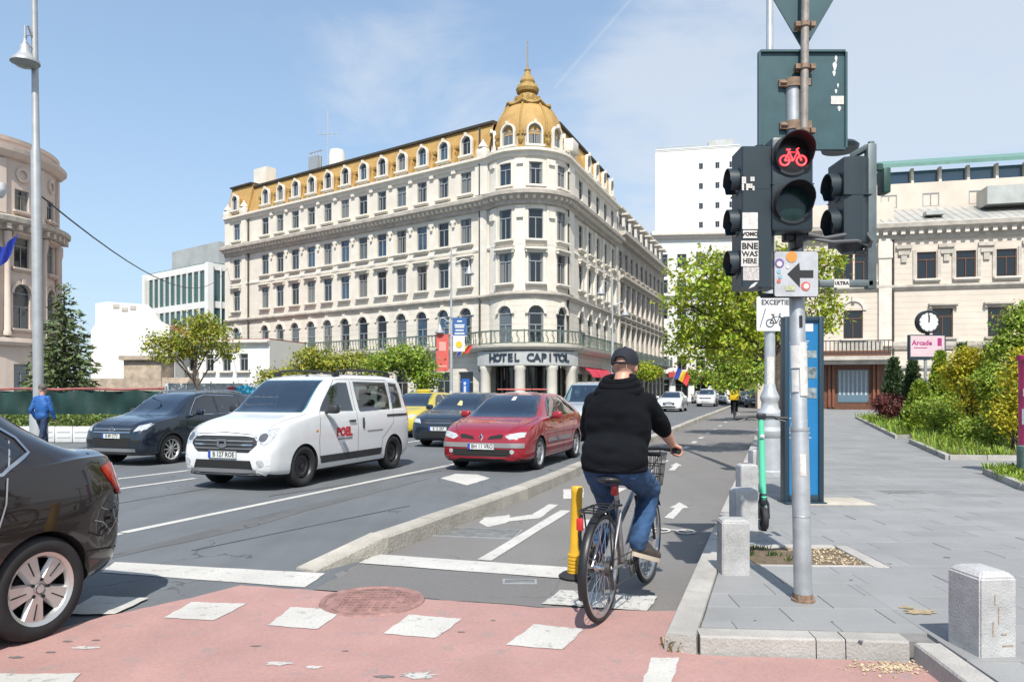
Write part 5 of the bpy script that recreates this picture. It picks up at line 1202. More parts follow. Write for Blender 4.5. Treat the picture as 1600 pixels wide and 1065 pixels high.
# silver lamp post on the kerb, its plate "EXCEPTIE" with a bicycle
M_SILVER = mat('silver_paint', (.48, .50, .51), .42, .45, var=.12, vs=5.)
def lamp_post(name, label, loc, H_, r0, arms, rz=0, group=None, base=True, mt=None, kit=None):
    t = thing(name, label, 'street lamp', loc, rz, group); mt = mt or M_SILVER
    mb = MB()
    if base: mb.lathe([(.24, 0), (.24, .08), (.21, .10), (.19, .62), (.23, .68), (.23, .74), (.17, .80), (.16, .92), (.20, .97), (.20, 1.03), (.14, 1.10), (.13, 1.2), (.15, 1.25), (.15, 1.30), (r0 + .02, 1.4), (r0, 1.5)], 20)
    else: mb.lathe([(r0 * 1.7, 0), (r0 * 1.7, .9), (r0, 1.1)], 16)
    mb.build('post_base', mt, t)
    mb = MB(); mb.lathe([(r0, 1.1), (r0 * .95, H_ * .55), (r0 * .72, H_ * .56), (r0 * .6, H_ * .8), (r0 * .45, H_), (0, H_ + .05)], 16); mb.build('pole', mt, t)
    for (a, z, L) in arms:
        d = Vector((math.cos(a), math.sin(a), 0)); b = Vector((0, 0, z))
        mb = MB(); e = b + d * L + Vector((0, 0, -.02))
        mb.tube([b + Vector((0, 0, .1)), b + d * L * .3 + Vector((0, 0, .14)), b + d * L * .65 + Vector((0, 0, .34)), b + d * L * .95 + Vector((0, 0, .30)), e], .028, 8)
        mb.tube([b + d * (L * .35 + .14 * math.cos(R(k * 30))) + Vector((0, 0, .0 + .14 * math.sin(R(k * 30)))) for k in range(12)], .016, 6, caps=False, mtx=None); arm = pieces(mb, 'arm', mt, t)[0]
        mb = MB(); mb.lathe([(0, .0), (.035, 0), (.05, -.10), (.10, -.16), (.12, -.30), (.20, -.42), (.30, -.50), (.31, -.56), (.285, -.57)], 24, mtx=Matrix.Translation(e)); ls = mb.build('lamp_shade', mt, arm)
        mb = MB(); mb.lathe([(.285, -.56), (.2, -.63), (0, -.66)], 20, mtx=Matrix.Translation(e)); mb.build('lamp_glass', mat('lamp_glass', (.35, .36, .34), .3), arm)
    return t
lp0 = gd(1213, 746, KH)
lamp = lamp_post('street_lamp', 'silver lamp post with tiered base and cycle exception plate behind the blue panel', (lp0.x, lp0.y + .3, KH), 10.5, .085, [(R(200), 9.4, 1.0)])
ly = lamp.location.y - .10; a, b = at(1182, 517, ly), at(1240, 463, ly)
def bwl(mb, name, mt, parent): return bw(mb, name, mt, parent)
pn = panel(rrect(a.x, a.z, b.x, b.z, .03), ly - .006, .008, 'exception_plate', M_WHITE, lamp)
mb = MB(); bike_icon(mb, (a.x + b.x) / 2 + .02, (a.z + b.z) / 2 - .10, .17, ly - .010, .007); bw(mb, 'bicycle_symbol', M_INK, pn)
mb = MB(); text_into(mb, 'EXCEPTIE', .115, .0008, frame_mtx(((a.x + b.x) / 2, ly - .008, b.z - .10), (1, 0, 0), (0, 0, 1)), bold=.003, sxx=.92); bw(mb, 'lettering', M_INK, pn)
flatpoly([Vector((a.x + .05, 0, a.z + .06)), Vector((a.x + .062, 0, a.z + .06)), Vector((a.x + .15, 0, b.z - .2)), Vector((a.x + .138, 0, b.z - .2))], 'slash', M_INK, pn, ly - .008)
mb = MB(); q = lamp.location; mb.add([(q.x + .088 * math.cos(R(t)), q.y + .088 * math.sin(R(t)), z) for t in (225, 250, 275, 300) for z in (1.55, 2.05)], [(0, 2, 3, 1), (2, 4, 5, 3), (4, 6, 7, 5)]); bw(mb, 'notice', M_STICK, lamp)

# blue information panel standing on the pavement
q = gd(1253, 785, KH); ip = thing('information_stele', 'tall blue information panel with dark frame standing behind the signal pole', 'information board', (q.x, q.y, KH))
a, b = at(1223, 785, q.y), at(1284, 495, q.y); W_, H_ = b.x - a.x, b.z - KH - .02
M_PBLUE = mat('print_blue', (.015, .16, .36), .35, var=.1, vs=3.); M_PFR = mat('panel_frame', (.03, .055, .075), .4, .3)
mb = MB()
for s in (-1, 1): mb.bbox((s * (W_ / 2 - .03), 0, H_ / 2 + .02), (.06, .16, H_), .01)
mb.bbox((0, 0, H_ - .01), (W_ - .125, .155, .06), .01); mb.bbox((0, 0, .06), (W_ - .125, .155, .09), .01); mb.build('frame', M_PFR, ip)
mb = MB(); mb.box((0, .0, H_ / 2 + .02), (W_ - .118, .09, H_ - .1)); pf = mb.build('printed_face', M_PBLUE, ip)
M_PRINT = mat('printed_photo', (.22, .26, .27), .4, var=.5, vs=9., col2=(.03, .05, .06))
mb = MB()
for z, h in ((1.84, .09), (1.61, .14), (1.36, .13)): mb.box((0, -.047, z), (W_ - .16, .004, h))
pieces(mb, 'printed_photo', M_PRINT, pf)
mb = MB(); mb.box((.07, -.0465, 2.17), (.10, .004, .1))
for i in range(14): mb.box((-.06 + rw.uniform(-.02, .02), -.0465, 2.0 - i * .022 if i < 4 else 1.2 - i * .03), (.22 + rw.uniform(-.06, .06), .003, .008))
mb.build('printed_text', M_WHITE, pf, kind='stuff')
mb = MB(); mb.bbox((0, 0, .012), (W_ + .02, .3, .024), .005); mb.build('foot_plate', M_PFR, ip)
mb = MB(); mb.bbox((.35, .1, .004), (.95, .62, .008), .002); mb.build('footing_patch', mat('pale_mortar', (.42, .38, .32), .9, var=.15, vs=4.), ip)

# granite bollards
def bollard_mesh(w, d, h, ch, seed):
    bm = bmesh.new(); bmesh.ops.create_cube(bm, size=1); bmesh.ops.scale(bm, vec=(w, d, h + .05), verts=bm.verts); bmesh.ops.translate(bm, vec=(0, 0, h / 2 - .025), verts=bm.verts)
    te = [e for e in bm.edges if all(v.co.z > h - .01 for v in e.verts)]; bmesh.ops.bevel(bm, geom=te, offset=ch, segments=1, affect='EDGES')
    bmesh.ops.bevel(bm, geom=bm.edges[:], offset=.008, segments=2, affect='EDGES'); bmesh.ops.recalc_face_normals(bm, faces=bm.faces[:]); mb = MB(); mb.bm(bm, 0, True); return mb.mesh('stone_bollard', M_GRAN, 30)
bol = [(1151.5, 899, .205, .2, .415, 'short granite bollard on the kerb beside the empty tree pit'), (1167, 829, .23, .22, .41, 'granite bollard on the kerb just behind the green scooter wheel'), (1171, 776, .23, .22, .42, 'granite bollard on the kerb in front of the lamp post'), (1186, 742, .22, .22, .42, 'distant granite bollard on the kerb beside the lamp post base')]
for i, (px, py, w, d, h, lab) in enumerate(bol):
    q = gd(px, py, KH); o = link('stone_bollard', bollard_mesh(w, d, h, .018, i), None, (q.x, q.y + d / 2, KH), (0, 0, R(-4 + 3 * i))); tag(o, lab, 'bollard', 'granite bollards along the kerb')
q = gd(1556, 1026, KH); o = link('stone_bollard', bollard_mesh(.205, .25, .44, .03, 9), None, (q.x, q.y + .12, KH), (0, 0, R(5))); tag(o, 'pale granite bollard with worn rust streaks at the front kerb', 'bollard', 'granite bollards along the kerb')
mb = MB(); c = q
for x, z, w, h in ((-.02, .30, .006, .05), (.0, .22, .005, .09), (.03, .12, .03, .008), (-.03, .15, .006, .07), (.05, .06, .06, .007)): mb.box((x, -.127, z), (w, .002, h))
mb.build('rust_streak', mat('faint_rust', (.33, .25, .18), .8, var=.4, vs=30.), o, kind='stuff')
# yellow flexible post
q = gd(898, 903); yp = thing('yellow_post', 'yellow plastic delineator post with ribbed foot beside the cyclist', 'bollard', (q.x, q.y, .016))
M_YEL = mat('yellow_plastic', (.62, .36, .02), .45, var=.1, vs=6.)
mb = MB(); pr_ = [(.053, .02)]
for i in range(6): pr_ += [(.060, .025 + .028 * i), (.060, .04 + .028 * i), (.053, .043 + .028 * i), (.053, .05 + .028 * i)]
pr_ += [(.046, .22), (.044, .66), (.047, .67), (.047, .71), (.04, .72), (0, .722)]; mb.lathe(pr_, 20); mb.build('post', M_YEL, yp, rot=(0, R(1.5), 0))
mb = MB(); mb.lathe([(.13, 0), (.13, .008), (.10, .03), (.05, .035)], 20); mb.build('foot', M_RUBBER, yp)
mb = MB()
for z in (.55, .45): mb.lathe([(.0455, z), (.0458, z + .05)], 20)
# green kick scooter seen from the front
q = gd(1194, 828, KH); sc_ = thing('kick_scooter', 'mint green electric kick scooter parked on the pavement by granite bollards', 'scooter', (q.x, q.y, KH), R(82))
M_MINT = mat('mint_paint', (.10, .50, .31), .4, var=.05, vs=5.)
L0 = Vector((0, 0, 0))     # local +x points away from the camera, front wheel at the origin
def scwheel(x):
    mb = MB(); mb.lathe([(.075, -.026), (.10, -.028), (.113, -.015), (.115, 0), (.113, .015), (.10, .028), (.075, .026)], 24, mtx=Matrix.Translation((x, 0, .115)) @ Matrix.Rotation(R(90), 4, 'X')); w = mb.build('wheel', M_RUBBER, sc_)
    mb = MB(); mb.lathe([(0, -.03), (.05, -.03), (.077, -.02), (.077, .02), (.05, .03), (0, .03)], 20, mtx=Matrix.Translation((x, 0, .115)) @ Matrix.Rotation(R(90), 4, 'X')); mb.build('rim', M_BLACK, w)
scwheel(0); scwheel(.86)
mb = MB()
for s in (-1, 1): mb.tube([(0, s * .045, .115), (.03, s * .045, .26), (.06, s * .02, .32)], .012, 8)
mb.bbox((.05, 0, .30), (.07, .075, .12), .02); mb.build('fork', M_BLACK, sc_)
mb = MB(); mb.tube([(.06, 0, .30), (.16, 0, 1.10)], [.034, .029], 14); mb.tube([(.02, 0, .34), (.11, 0, .20)], .03, 10); mb.build('stem', M_MINT, sc_)
mb = MB(); mb.tube([(.165, -.25, 1.11), (.16, -.1, 1.125), (.16, .1, 1.125), (.165, .25, 1.11)], .014, 10)
for s in (-1, 1): mb.tube([(.165, s * .14, 1.113), (.165, s * .26, 1.11)], .019, 10); mb.tube([(.13, s * .16, 1.10), (.12, s * .23, 1.08)], .006, 6)
mb.bbox((.155, 0, 1.13), (.07, .09, .06), .015); mb.build('handlebar', M_BLACK, sc_)
mb = MB(); mb.bbox((.46, 0, .14), (.62, .15, .07), .025); mb.tube([(.12, 0, .18), (.22, 0, .15)], .035, 10); mb.bbox((.86, 0, .245), (.22, .09, .02), .008); mb.build('deck', M_MINT, sc_)
mb = MB(); mb.bbox((.46, 0, .178), (.52, .13, .008), .003); mb.build('grip_mat', M_RUBBER, sc_)
mb = MB(); mb.lathe([(0, .0), (.02, 0), (.022, .01), (0, .02)], 12, mtx=Matrix.Translation((.1, 0, .93)) @ Matrix.Rotation(R(-97), 4, 'Y')); mb.build('headlight', M_WHITE, sc_)
# clock on a post with an advertising board
q = at(1446, 655, 28); ck = thing('street_clock', 'round black rimmed clock above a pink printed board on a post', 'clock', (q.x, q.y, 0))
mb = MB(); mb.tube([(0, 0, 0), (0, 0, 2.8)], .06, 10); mb.build('post', M_GALV, ck)
c = at(1449, 503, 28); r = .41; zc = c.z; xc = c.x - q.x
mb = MB(); mb.lathe([(0, .10), (r - .05, .10), (r - .03, .14), (r, .14), (r + .03, .1), (r + .03, -.1), (0, -.12)], 32, mtx=Matrix.Translation((xc, 0, zc)) @ Matrix.Rotation(R(90), 4, 'X')); cs = mb.build('clock_case', M_BLACK, ck)
mb = MB(); mb.lathe([(0, .108), (r - .05, .106)], 32, mtx=Matrix.Translation((xc, 0, zc)) @ Matrix.Rotation(R(90), 4, 'X')); mb.build('clock_face', mat('clock_white', (.62, .62, .6), .5), cs)
mb = MB()
for k in range(12):
    a = R(30 * k); mb.box((0, -.112, .36), (.03 if k % 3 else .045, .006, .07), mtx=Matrix.Translation((xc, 0, zc)) @ Matrix.Rotation(a, 4, 'Y'))
mb.build('hour_mark', M_INK, cs, kind='stuff')
mb = MB(); mb.box((0, -.118, .12), (.05, .006, .26), mtx=Matrix.Translation((xc, 0, zc)) @ Matrix.Rotation(R(2), 4, 'Y')); mb.box((0, -.124, .16), (.03, .006, .36), mtx=Matrix.Translation((xc, 0, zc)) @ Matrix.Rotation(R(-3), 4, 'Y')); mb.build('clock_hand', M_INK, cs)
a, b = at(1419, 562, 28), at(1476, 523, 28)
mb = MB(); mb.box(((a.x + b.x) / 2 - q.x, 0, (a.z + b.z) / 2), (b.x - a.x, .14, b.z - a.z)); mb.box((xc, 0, b.z + .06), (.12, .1, .2)); ab = mb.build('advert_board', M_PFR, ck)
mb = MB(); mb.box(((a.x + b.x) / 2 - q.x, -.075, (a.z + b.z) / 2 + .04), (b.x - a.x - .1, .006, b.z - a.z - .16)); mb.build('poster', mat('pink_poster', (.62, .47, .50), .5, var=.08, vs=2.), ab)
mb = MB(); M_MAG = mat('magenta_print', (.36, .03, .16), .5)
text_into(mb, 'Arcade', .26, .001, frame_mtx((xc - .25, -.080, (a.z + b.z) / 2 + .16), (1, 0, 0), (0, 0, 1)), bold=.008); mb.box((xc + .42, -.081, (a.z + b.z) / 2 + .2), (.16, .003, .3)); mb.box((xc - .3, -.081, (a.z + b.z) / 2 - .02), (.5, .003, .03)); mb.build('poster_print', M_MAG, ab, kind='stuff')
# magenta advertising column cut by the right picture edge
q = gd(1612, 746, KH); pcx = thing('poster_column', 'magenta poster column at the right beside the grass bed', 'advertising column', (q.x + .12, q.y, KH))
mb = MB(); mb.lathe([(.30, 0), (.30, .5), (.28, .52)], 24); mb.build('column_base', mat('grey_green_base', (.16, .22, .20), .7, var=.3, vs=8.), pcx)
mb = MB(); mb.lathe([(.28, .5), (.28, 1.85), (.31, 1.88), (.31, 1.95), (0, 2.0)], 24); mb.build('poster_drum', mat('magenta_poster', (.50, .03, .13), .5, var=.35, vs=3.), pcx)
mb = MB()
for t, z, hh in ((200, .85, .25), (205, 1.3, .12)): mb.add([(.283 * math.cos(R(t + d)), .283 * math.sin(R(t + d)), z + k) for d in (-18, 0, 18) for k in (0, hh)], [(0, 2, 3, 1), (2, 4, 5, 3)])
mb.build('poster', M_PAPER, pcx)
# left lamp post, distant lamp posts with banners, wire, flags
M_LPOST = mat('grey_lamp_paint', (.40, .41, .41), .45, .35, var=.1, vs=4.)
lx = at(61, 690, 17.5); ll = lamp_post('street_lamp', 'tall pale grey lamp post with bell lamp on the left near the blue walker', (lx.x, 17.5, 0), 13, .115, [(R(255), 9.75, .26)], mt=M_LPOST, base=False)
ll.rotation_euler = (0, R(-.6), 0)
lx = at(-38, 690, 19); lamp_post('street_lamp', 'pole beyond the left edge that carries the white dome camera', (lx.x, 19, 0), 12, .11, [], mt=M_LPOST, base=False)
mb = MB(); q = at(-2, 297, 19); mb.tube([at(-40, 285, 19), at(-4, 285, 19)], .03, 6); mb.lathe([(0, .2), (.16, .18), (.18, .02), (.17, -.05), (.1, -.18), (0, -.2)], 16, mtx=Matrix.Translation(q)); tag(mb.build('dome_camera', M_WHITE), 'white dome camera on an arm at the left edge', 'camera')
M_FB = mat('blue_flag_cloth', (.01, .03, .28), .7, var=.15, vs=3.); M_FY = mat('yellow_flag_cloth', (.65, .45, .03), .7); M_FR = mat('red_flag_cloth', (.5, .03, .03), .7)
def flag(name, label, o, w, h, mats, d=Vector((1, 0, 0)), droop=.35, pole=1.6, lean=None):
    t = thing(name, label, 'flag', o); mb = MB(); lean = lean or Vector((0, 0, 1)); lean = lean.normalized()
    mb.tube([-lean * pole * .5, lean * pole * .6], .025, 6); mb.build('flag_pole', M_GALV, t)
    n = 12; mb = MB(); vs = []
    for i in range(n + 1):
        u = i / n
        for j in range(5):
            v = j / 4; p = lean * (pole * .55 - h * v) + d * w * u + Vector((0, .07 * math.sin(u * 9 + v * 2), -droop * u * u * w - .05 * math.sin(u * 6)))
            vs.append(p)
    k = len(mats)
    for i in range(n):
        for j in range(4): pass
    mb.add(vs, [], 0)
    for i in range(n):
        for j in range(4): mb.f.append([i * 5 + j, i * 5 + 5 + j, i * 5 + 6 + j, i * 5 + 1 + j]); mb.m.append(min(k - 1, int(i / n * k))); mb.sm.append(True)
    mb.build('flag_cloth', mats, t); return t
flag('flag', 'deep blue flag at the left edge in front of the palace', at(-12, 430, 30), .75, .9, [M_FB], Vector((1, 0, .2)), -.5, 2.2, Vector((.25, 0, 1)))
flag('flag', 'blue yellow red flag on the banner lamp post by the hotel', at(712, 556, 47), .9, .6, [M_FB, M_FY, M_FR], Vector((.85, 0, .1)), .0, 1.2, Vector((.6, 0, 1)))
flag('flag', 'blue yellow red flag hanging far down the avenue', at(1052, 592, 70), 1.3, 1.0, [M_FB, M_FY, M_FR], Vector((.9, 0, -.4)), .3, 2.2, Vector((.4, 0, 1)))
def banner(o, w, h, name, mt, parent, rot=0):
    mb = MB(); mb.box((o[0], o[1], o[2]), (w, .03, h)); mb.tube([(o[0] - w / 2 - .1, o[1], o[2] + h / 2), (o[0] + w / 2 + .1, o[1], o[2] + h / 2)], .03, 6); return mb.build(name, mt, parent)
bl = lamp_post('street_lamp', 'silver lamp post carrying red and blue banners in front of the hotel', (sx(705, 45), 45, 0), 10.2, .1, [(R(5), 9.2, 1.1), (R(185), 5.6, .7)], mt=M_LPOST)
M_BANR = mat('red_banner', (.55, .10, .08), .7, var=.08, vs=1.5); M_BANB = mat('blue_banner', (.03, .11, .30), .6); M_BANW = mat('white_banner', (.62, .62, .60), .6)
f_ = 45 / F
def bz(py): return EYE + (HOR - py) * f_
b1 = banner((-.52, -.1, (bz(523) + bz(580)) / 2), .76, bz(523) - bz(580), 'red_banner', M_BANR, bl)
mb = MB(); mb.box((-.52, -.12, bz(541)), (.42, .01, .55)); mb.box((-.52, -.12, bz(572)), (.55, .01, .1)); mb.build('banner_print', mat('pale_red_print', (.62, .30, .26), .7), b1, kind='stuff')
b2 = banner((.52, -.1, (bz(497) + bz(524)) / 2), .85, bz(497) - bz(524), 'blue_banner', M_BANB, bl)
mb = MB(); 
for py, w in ((502, .3), (508, .6), (511, .55), (516, .5), (521, .6)): mb.box((.52, -.12, bz(py)), (w, .01, .09))
mb.build('banner_print', M_BANW, b2, kind='stuff')
b3 = banner((.48, -.1, (bz(525) + bz(549)) / 2), .72, bz(525) - bz(549), 'white_banner', M_BANW, bl)
mb = MB(); mb.lathe([(0, 0), (.2, 0), (.2, .01), (0, .01)], 12, mtx=Matrix.Translation((.48, -.13, bz(538))) @ Matrix.Rotation(R(90), 4, 'X')); mb.build('banner_print', M_FY, b3)
lamp_post('street_lamp', 'silver lamp post with bell lamp before the hotel side facade', (sx(957, 50), 50, 0), 9.4, .09, [(R(10), 7.2, .9), (R(190), 8.6, .8)], mt=M_LPOST)
# overhead wire from the lamp post to the hotel
w0, w1 = at(60, 303, 17.5), at(356, 418, 78); mb = MB(); mb.tube([w0.lerp(w1, k / 24) - Vector((0, 0, 2.2 * (4 * (k / 24) * (1 - k / 24)))) for k in range(25)], .022, 5); tag(mb.build('overhead_wire', M_IRONB), 'thin sagging overhead wire from the left lamp post to the hotel', 'wire')
# green screened building-site fence and white hoarding, white planters with clipped hedge
M_NET = mat('green_netting', (.006, .032, .026), .6, var=.25, vs=1.5, bump=.3, bs=3.); M_BANDR = mat('faded_red_band', (.30, .09, .085), .7, var=.25, vs=3.)
f0, f1 = Vector((-30, 29.5)), Vector((sx(256, 27.5), 27.5))
fe = thing('site_fence', 'dark green netting fence with faded red top rail on the left', 'fence', (f0.x, f0.y, 0)); d = (f1 - f0); L_ = d.length; d.normalize(); fe.rotation_euler.z = math.atan2(d.y, d.x)
mb = MB(); n = 110; vs = []
for i in range(n + 1):
    u = L_ * i / n
    for j in range(7):
        v = j / 6; fold = .10 * math.sin(u * 2.1 + v * 2.2) * math.sin(v * 3.14) + .06 * math.sin(u * 5.3 - v * 4.) + .03 * math.sin(u * 11 + v * 3)
        vs.append((u, fold, .1 + 1.42 * v - .05 * abs(math.sin(u * 1.57)) * (v > .9)))
mb.add(vs, [(i * 7 + j, (i + 1) * 7 + j, (i + 1) * 7 + j + 1, i * 7 + j + 1) for i in range(n) for j in range(6)], 0, True); mb.build('netting', M_NET, fe)
mb = MB(); mb.tube([(L_ * i / 20, .0, 1.56 + .02 * math.sin(i * 2.)) for i in range(21)], .05, 6); mb.build('top_rail', M_BANDR, fe)
for i in range(8): mb = MB(); mb.tube([(L_ * i / 7, .12, 0), (L_ * i / 7, .12, 1.62)], .03, 6); mb.build('fence_post', M_GALV, fe)
M_HOARD = mat('graffiti_panel', (.52, .53, .52), .6, var=.3, vs=2.5, col2=(.30, .33, .34))
ho = thing('hoarding', 'pale site hoarding with graffiti behind the dark parked traffic', 'fence', (sx(258, 40), 40, 0), R(5))
for i in range(9):
    mb = MB(); mb.box((.6 + 1.2 * i, 0, .95), (1.17, .05, 1.9)); mb.build('panel', M_HOARD, ho)
    mb = MB(); mb.tube([(1.2 * i, .06, 0), (1.2 * i, .06, 2.0)], .035, 6); mb.build('hoarding_post', M_GALV, ho)
mb = MB(); mb.add([(4.2 + .55 * math.cos(R(24 * k)) * (1 + .2 * math.sin(5 * R(24 * k))), -.03, 1.55 + .25 * math.sin(R(24 * k))) for k in range(15)], [list(range(15))]); mb.build('blue_graffiti', mat('sky_blue_spray', (.05, .38, .58), .7), ho)
mb = MB(); mb.add([(3.55 + .28 * math.cos(R(24 * k)), -.03, 1.62 + .1 * math.sin(R(24 * k))) for k in range(15)], [list(range(15))]); mb.build('red_graffiti', mat('red_spray', (.45, .06, .08), .7), ho)
M_HEDGE = mat('hedge_leaf', (.16, .22, .045), .55, island=.45, hue=.03, trans=.3)
def leaf_quads(mb, n, fn, s0, s1, rnd, m=0):
    for _ in range(n):
        p, nn = fn(rnd); s = rnd.uniform(s0, s1)
        nn = (nn + Vector((rnd.gauss(0, .6), rnd.gauss(0, .6), rnd.gauss(0, .6)))).normalized()
        a = nn.orthogonal().normalized(); a = Matrix.Rotation(rnd.uniform(0, 6.28), 3, nn) @ a; b = nn.cross(a)
        mb.add([p - a * s, p - b * s * .55 + a * s * .1, p + a * s, p + b * s * .55 + a * s * .1], [(0, 1, 2, 3)], m)
rh_ = random.Random(8)
ORD = ['at the right end of its row beside the dark off-road car', 'second from the right end of its row', 'third from the right end of its row', 'fourth from the right end of its row', 'just right of the walker in blue', 'behind the walker in blue by the lamp post', 'just left of the lamp post', 'leftmost in view at the picture edge']
for i in range(8):
    x = sx(192 - i * 28, 21.5)
    t = thing('planter', 'white hedge planter ' + ORD[i], 'planter', (x, 21.4 + .02 * i, 0), R(2), 'white planters with clipped hedge')
    mb = MB(); mb.bbox((0, 0, .24), (.49, .5, .46), .02); mb.box((0, -.255, .33), (.38, .02, .05)); mb.box((0, -.255, .18), (.38, .02, .05)); mb.build('planter_box', M_WHITE, t)
    mb = MB(); leaf_quads(mb, 420, lambda r_: (Vector((r_.uniform(-.28, .28), r_.uniform(-.24, .24), r_.uniform(.45, .80))), Vector((r_.uniform(-1, 1), r_.uniform(-1, 1), .8))), .03, .055, rh_); mb.build('foliage', M_HEDGE, t)
# ================================================================ cars
def pchip(xs, ys):
    n = len(xs); h = [xs[i + 1] - xs[i] for i in range(n - 1)]; d = [(ys[i + 1] - ys[i]) / h[i] for i in range(n - 1)]; m = [0] * n
    for i in range(1, n - 1):
        if d[i - 1] * d[i] > 0: w1, w2 = 2 * h[i] + h[i - 1], h[i] + 2 * h[i - 1]; m[i] = (w1 + w2) / (w1 / d[i - 1] + w2 / d[i])
    m[0], m[-1] = d[0], d[-1]
    def f(x):
        i = 0
        while i < n - 2 and x > xs[i + 1]: i += 1
        t = (x - xs[i]) / h[i]; t = max(0, min(1, t))
        return ys[i] * (2 * t ** 3 - 3 * t * t + 1) + h[i] * m[i] * (t ** 3 - 2 * t * t + t) + ys[i + 1] * (-2 * t ** 3 + 3 * t * t) + h[i] * m[i + 1] * (t ** 3 - t * t)
    return f
def paint(name, col, metal=.0, rough=.32): return mat(name, col, rough, metal, coat=1.0, spec=.5)
M_SLOT = mat('paint_slot', (.5, .5, .5)); M_CABIN = mat('cabin_lining', (.13, .135, .14), .85); M_SEAT = mat('seat_fabric', (.07, .075, .08), .9, var=.3, vs=20.)
def clear_glass(name, tint, refl=.06):
    m = bpy.data.materials.new(name); m.use_nodes = True; t = m.node_tree; t.nodes.clear()
    tr = N(t, 'ShaderNodeBsdfTransparent'); tr.inputs[0].default_value = (*tint, 1); gl = N(t, 'ShaderNodeBsdfGlossy', i_Roughness=.02); gl.inputs[0].default_value = (.95, .97, 1, 1)
    lw = N(t, 'ShaderNodeFresnel', i_IOR=1.52); f = mth(t, 'ADD', mth(t, 'MULTIPLY', lw.outputs[0], 1.5), refl, clamp=True)
    ms = N(t, 'ShaderNodeMixShader'); t.links.new(f, ms.inputs[0]); t.links.new(tr.outputs[0], ms.inputs[1]); t.links.new(gl.outputs[0], ms.inputs[2]); o = N(t, 'ShaderNodeOutputMaterial'); t.links.new(ms.outputs[0], o.inputs[0]); return m
M_CARGL_OLD = mat('car_glass', (.006, .022, .028), .03, spec=1., coat=.6)
M_CARGL2_OLD = mat('windscreen_glass', (.012, .055, .070), .04, spec=1., coat=.6)
M_CARGL = clear_glass('car_glass_clear', (.42, .50, .50)); M_CARGL2 = clear_glass('windscreen_clear', (.36, .62, .68), .16)
M_LAMPG = mat('headlight_glass', (.50, .52, .53), .08, .25, var=.35, vs=22., coat=1.)
M_LAMPD = mat('headlight_dark', (.10, .105, .11), .1, .3, coat=1.)
M_TAIL = mat('tail_light_red', (.42, .008, .012), .1, coat=1., var=.35, vs=18.)
M_UNDER = mat('underbody', (.012, .012, .012), .9)
M_TRIM = mat('dark_trim', (.022, .023, .025), .55, var=.15, vs=10.)
M_GREYTR = mat('grey_plastic_trim', (.17, .175, .18), .55)
M_PLATE = mat('number_plate', (.60, .62, .60), .4, var=.05, vs=20.); M_EU = mat('plate_blue_band', (.02, .06, .35), .4)
M_TYRE = mat('tyre', (.018, .018, .019), .8, var=.25, vs=12.)
M_STEELW = mat('black_steel_wheel', (.04, .04, .042), .45, .4)
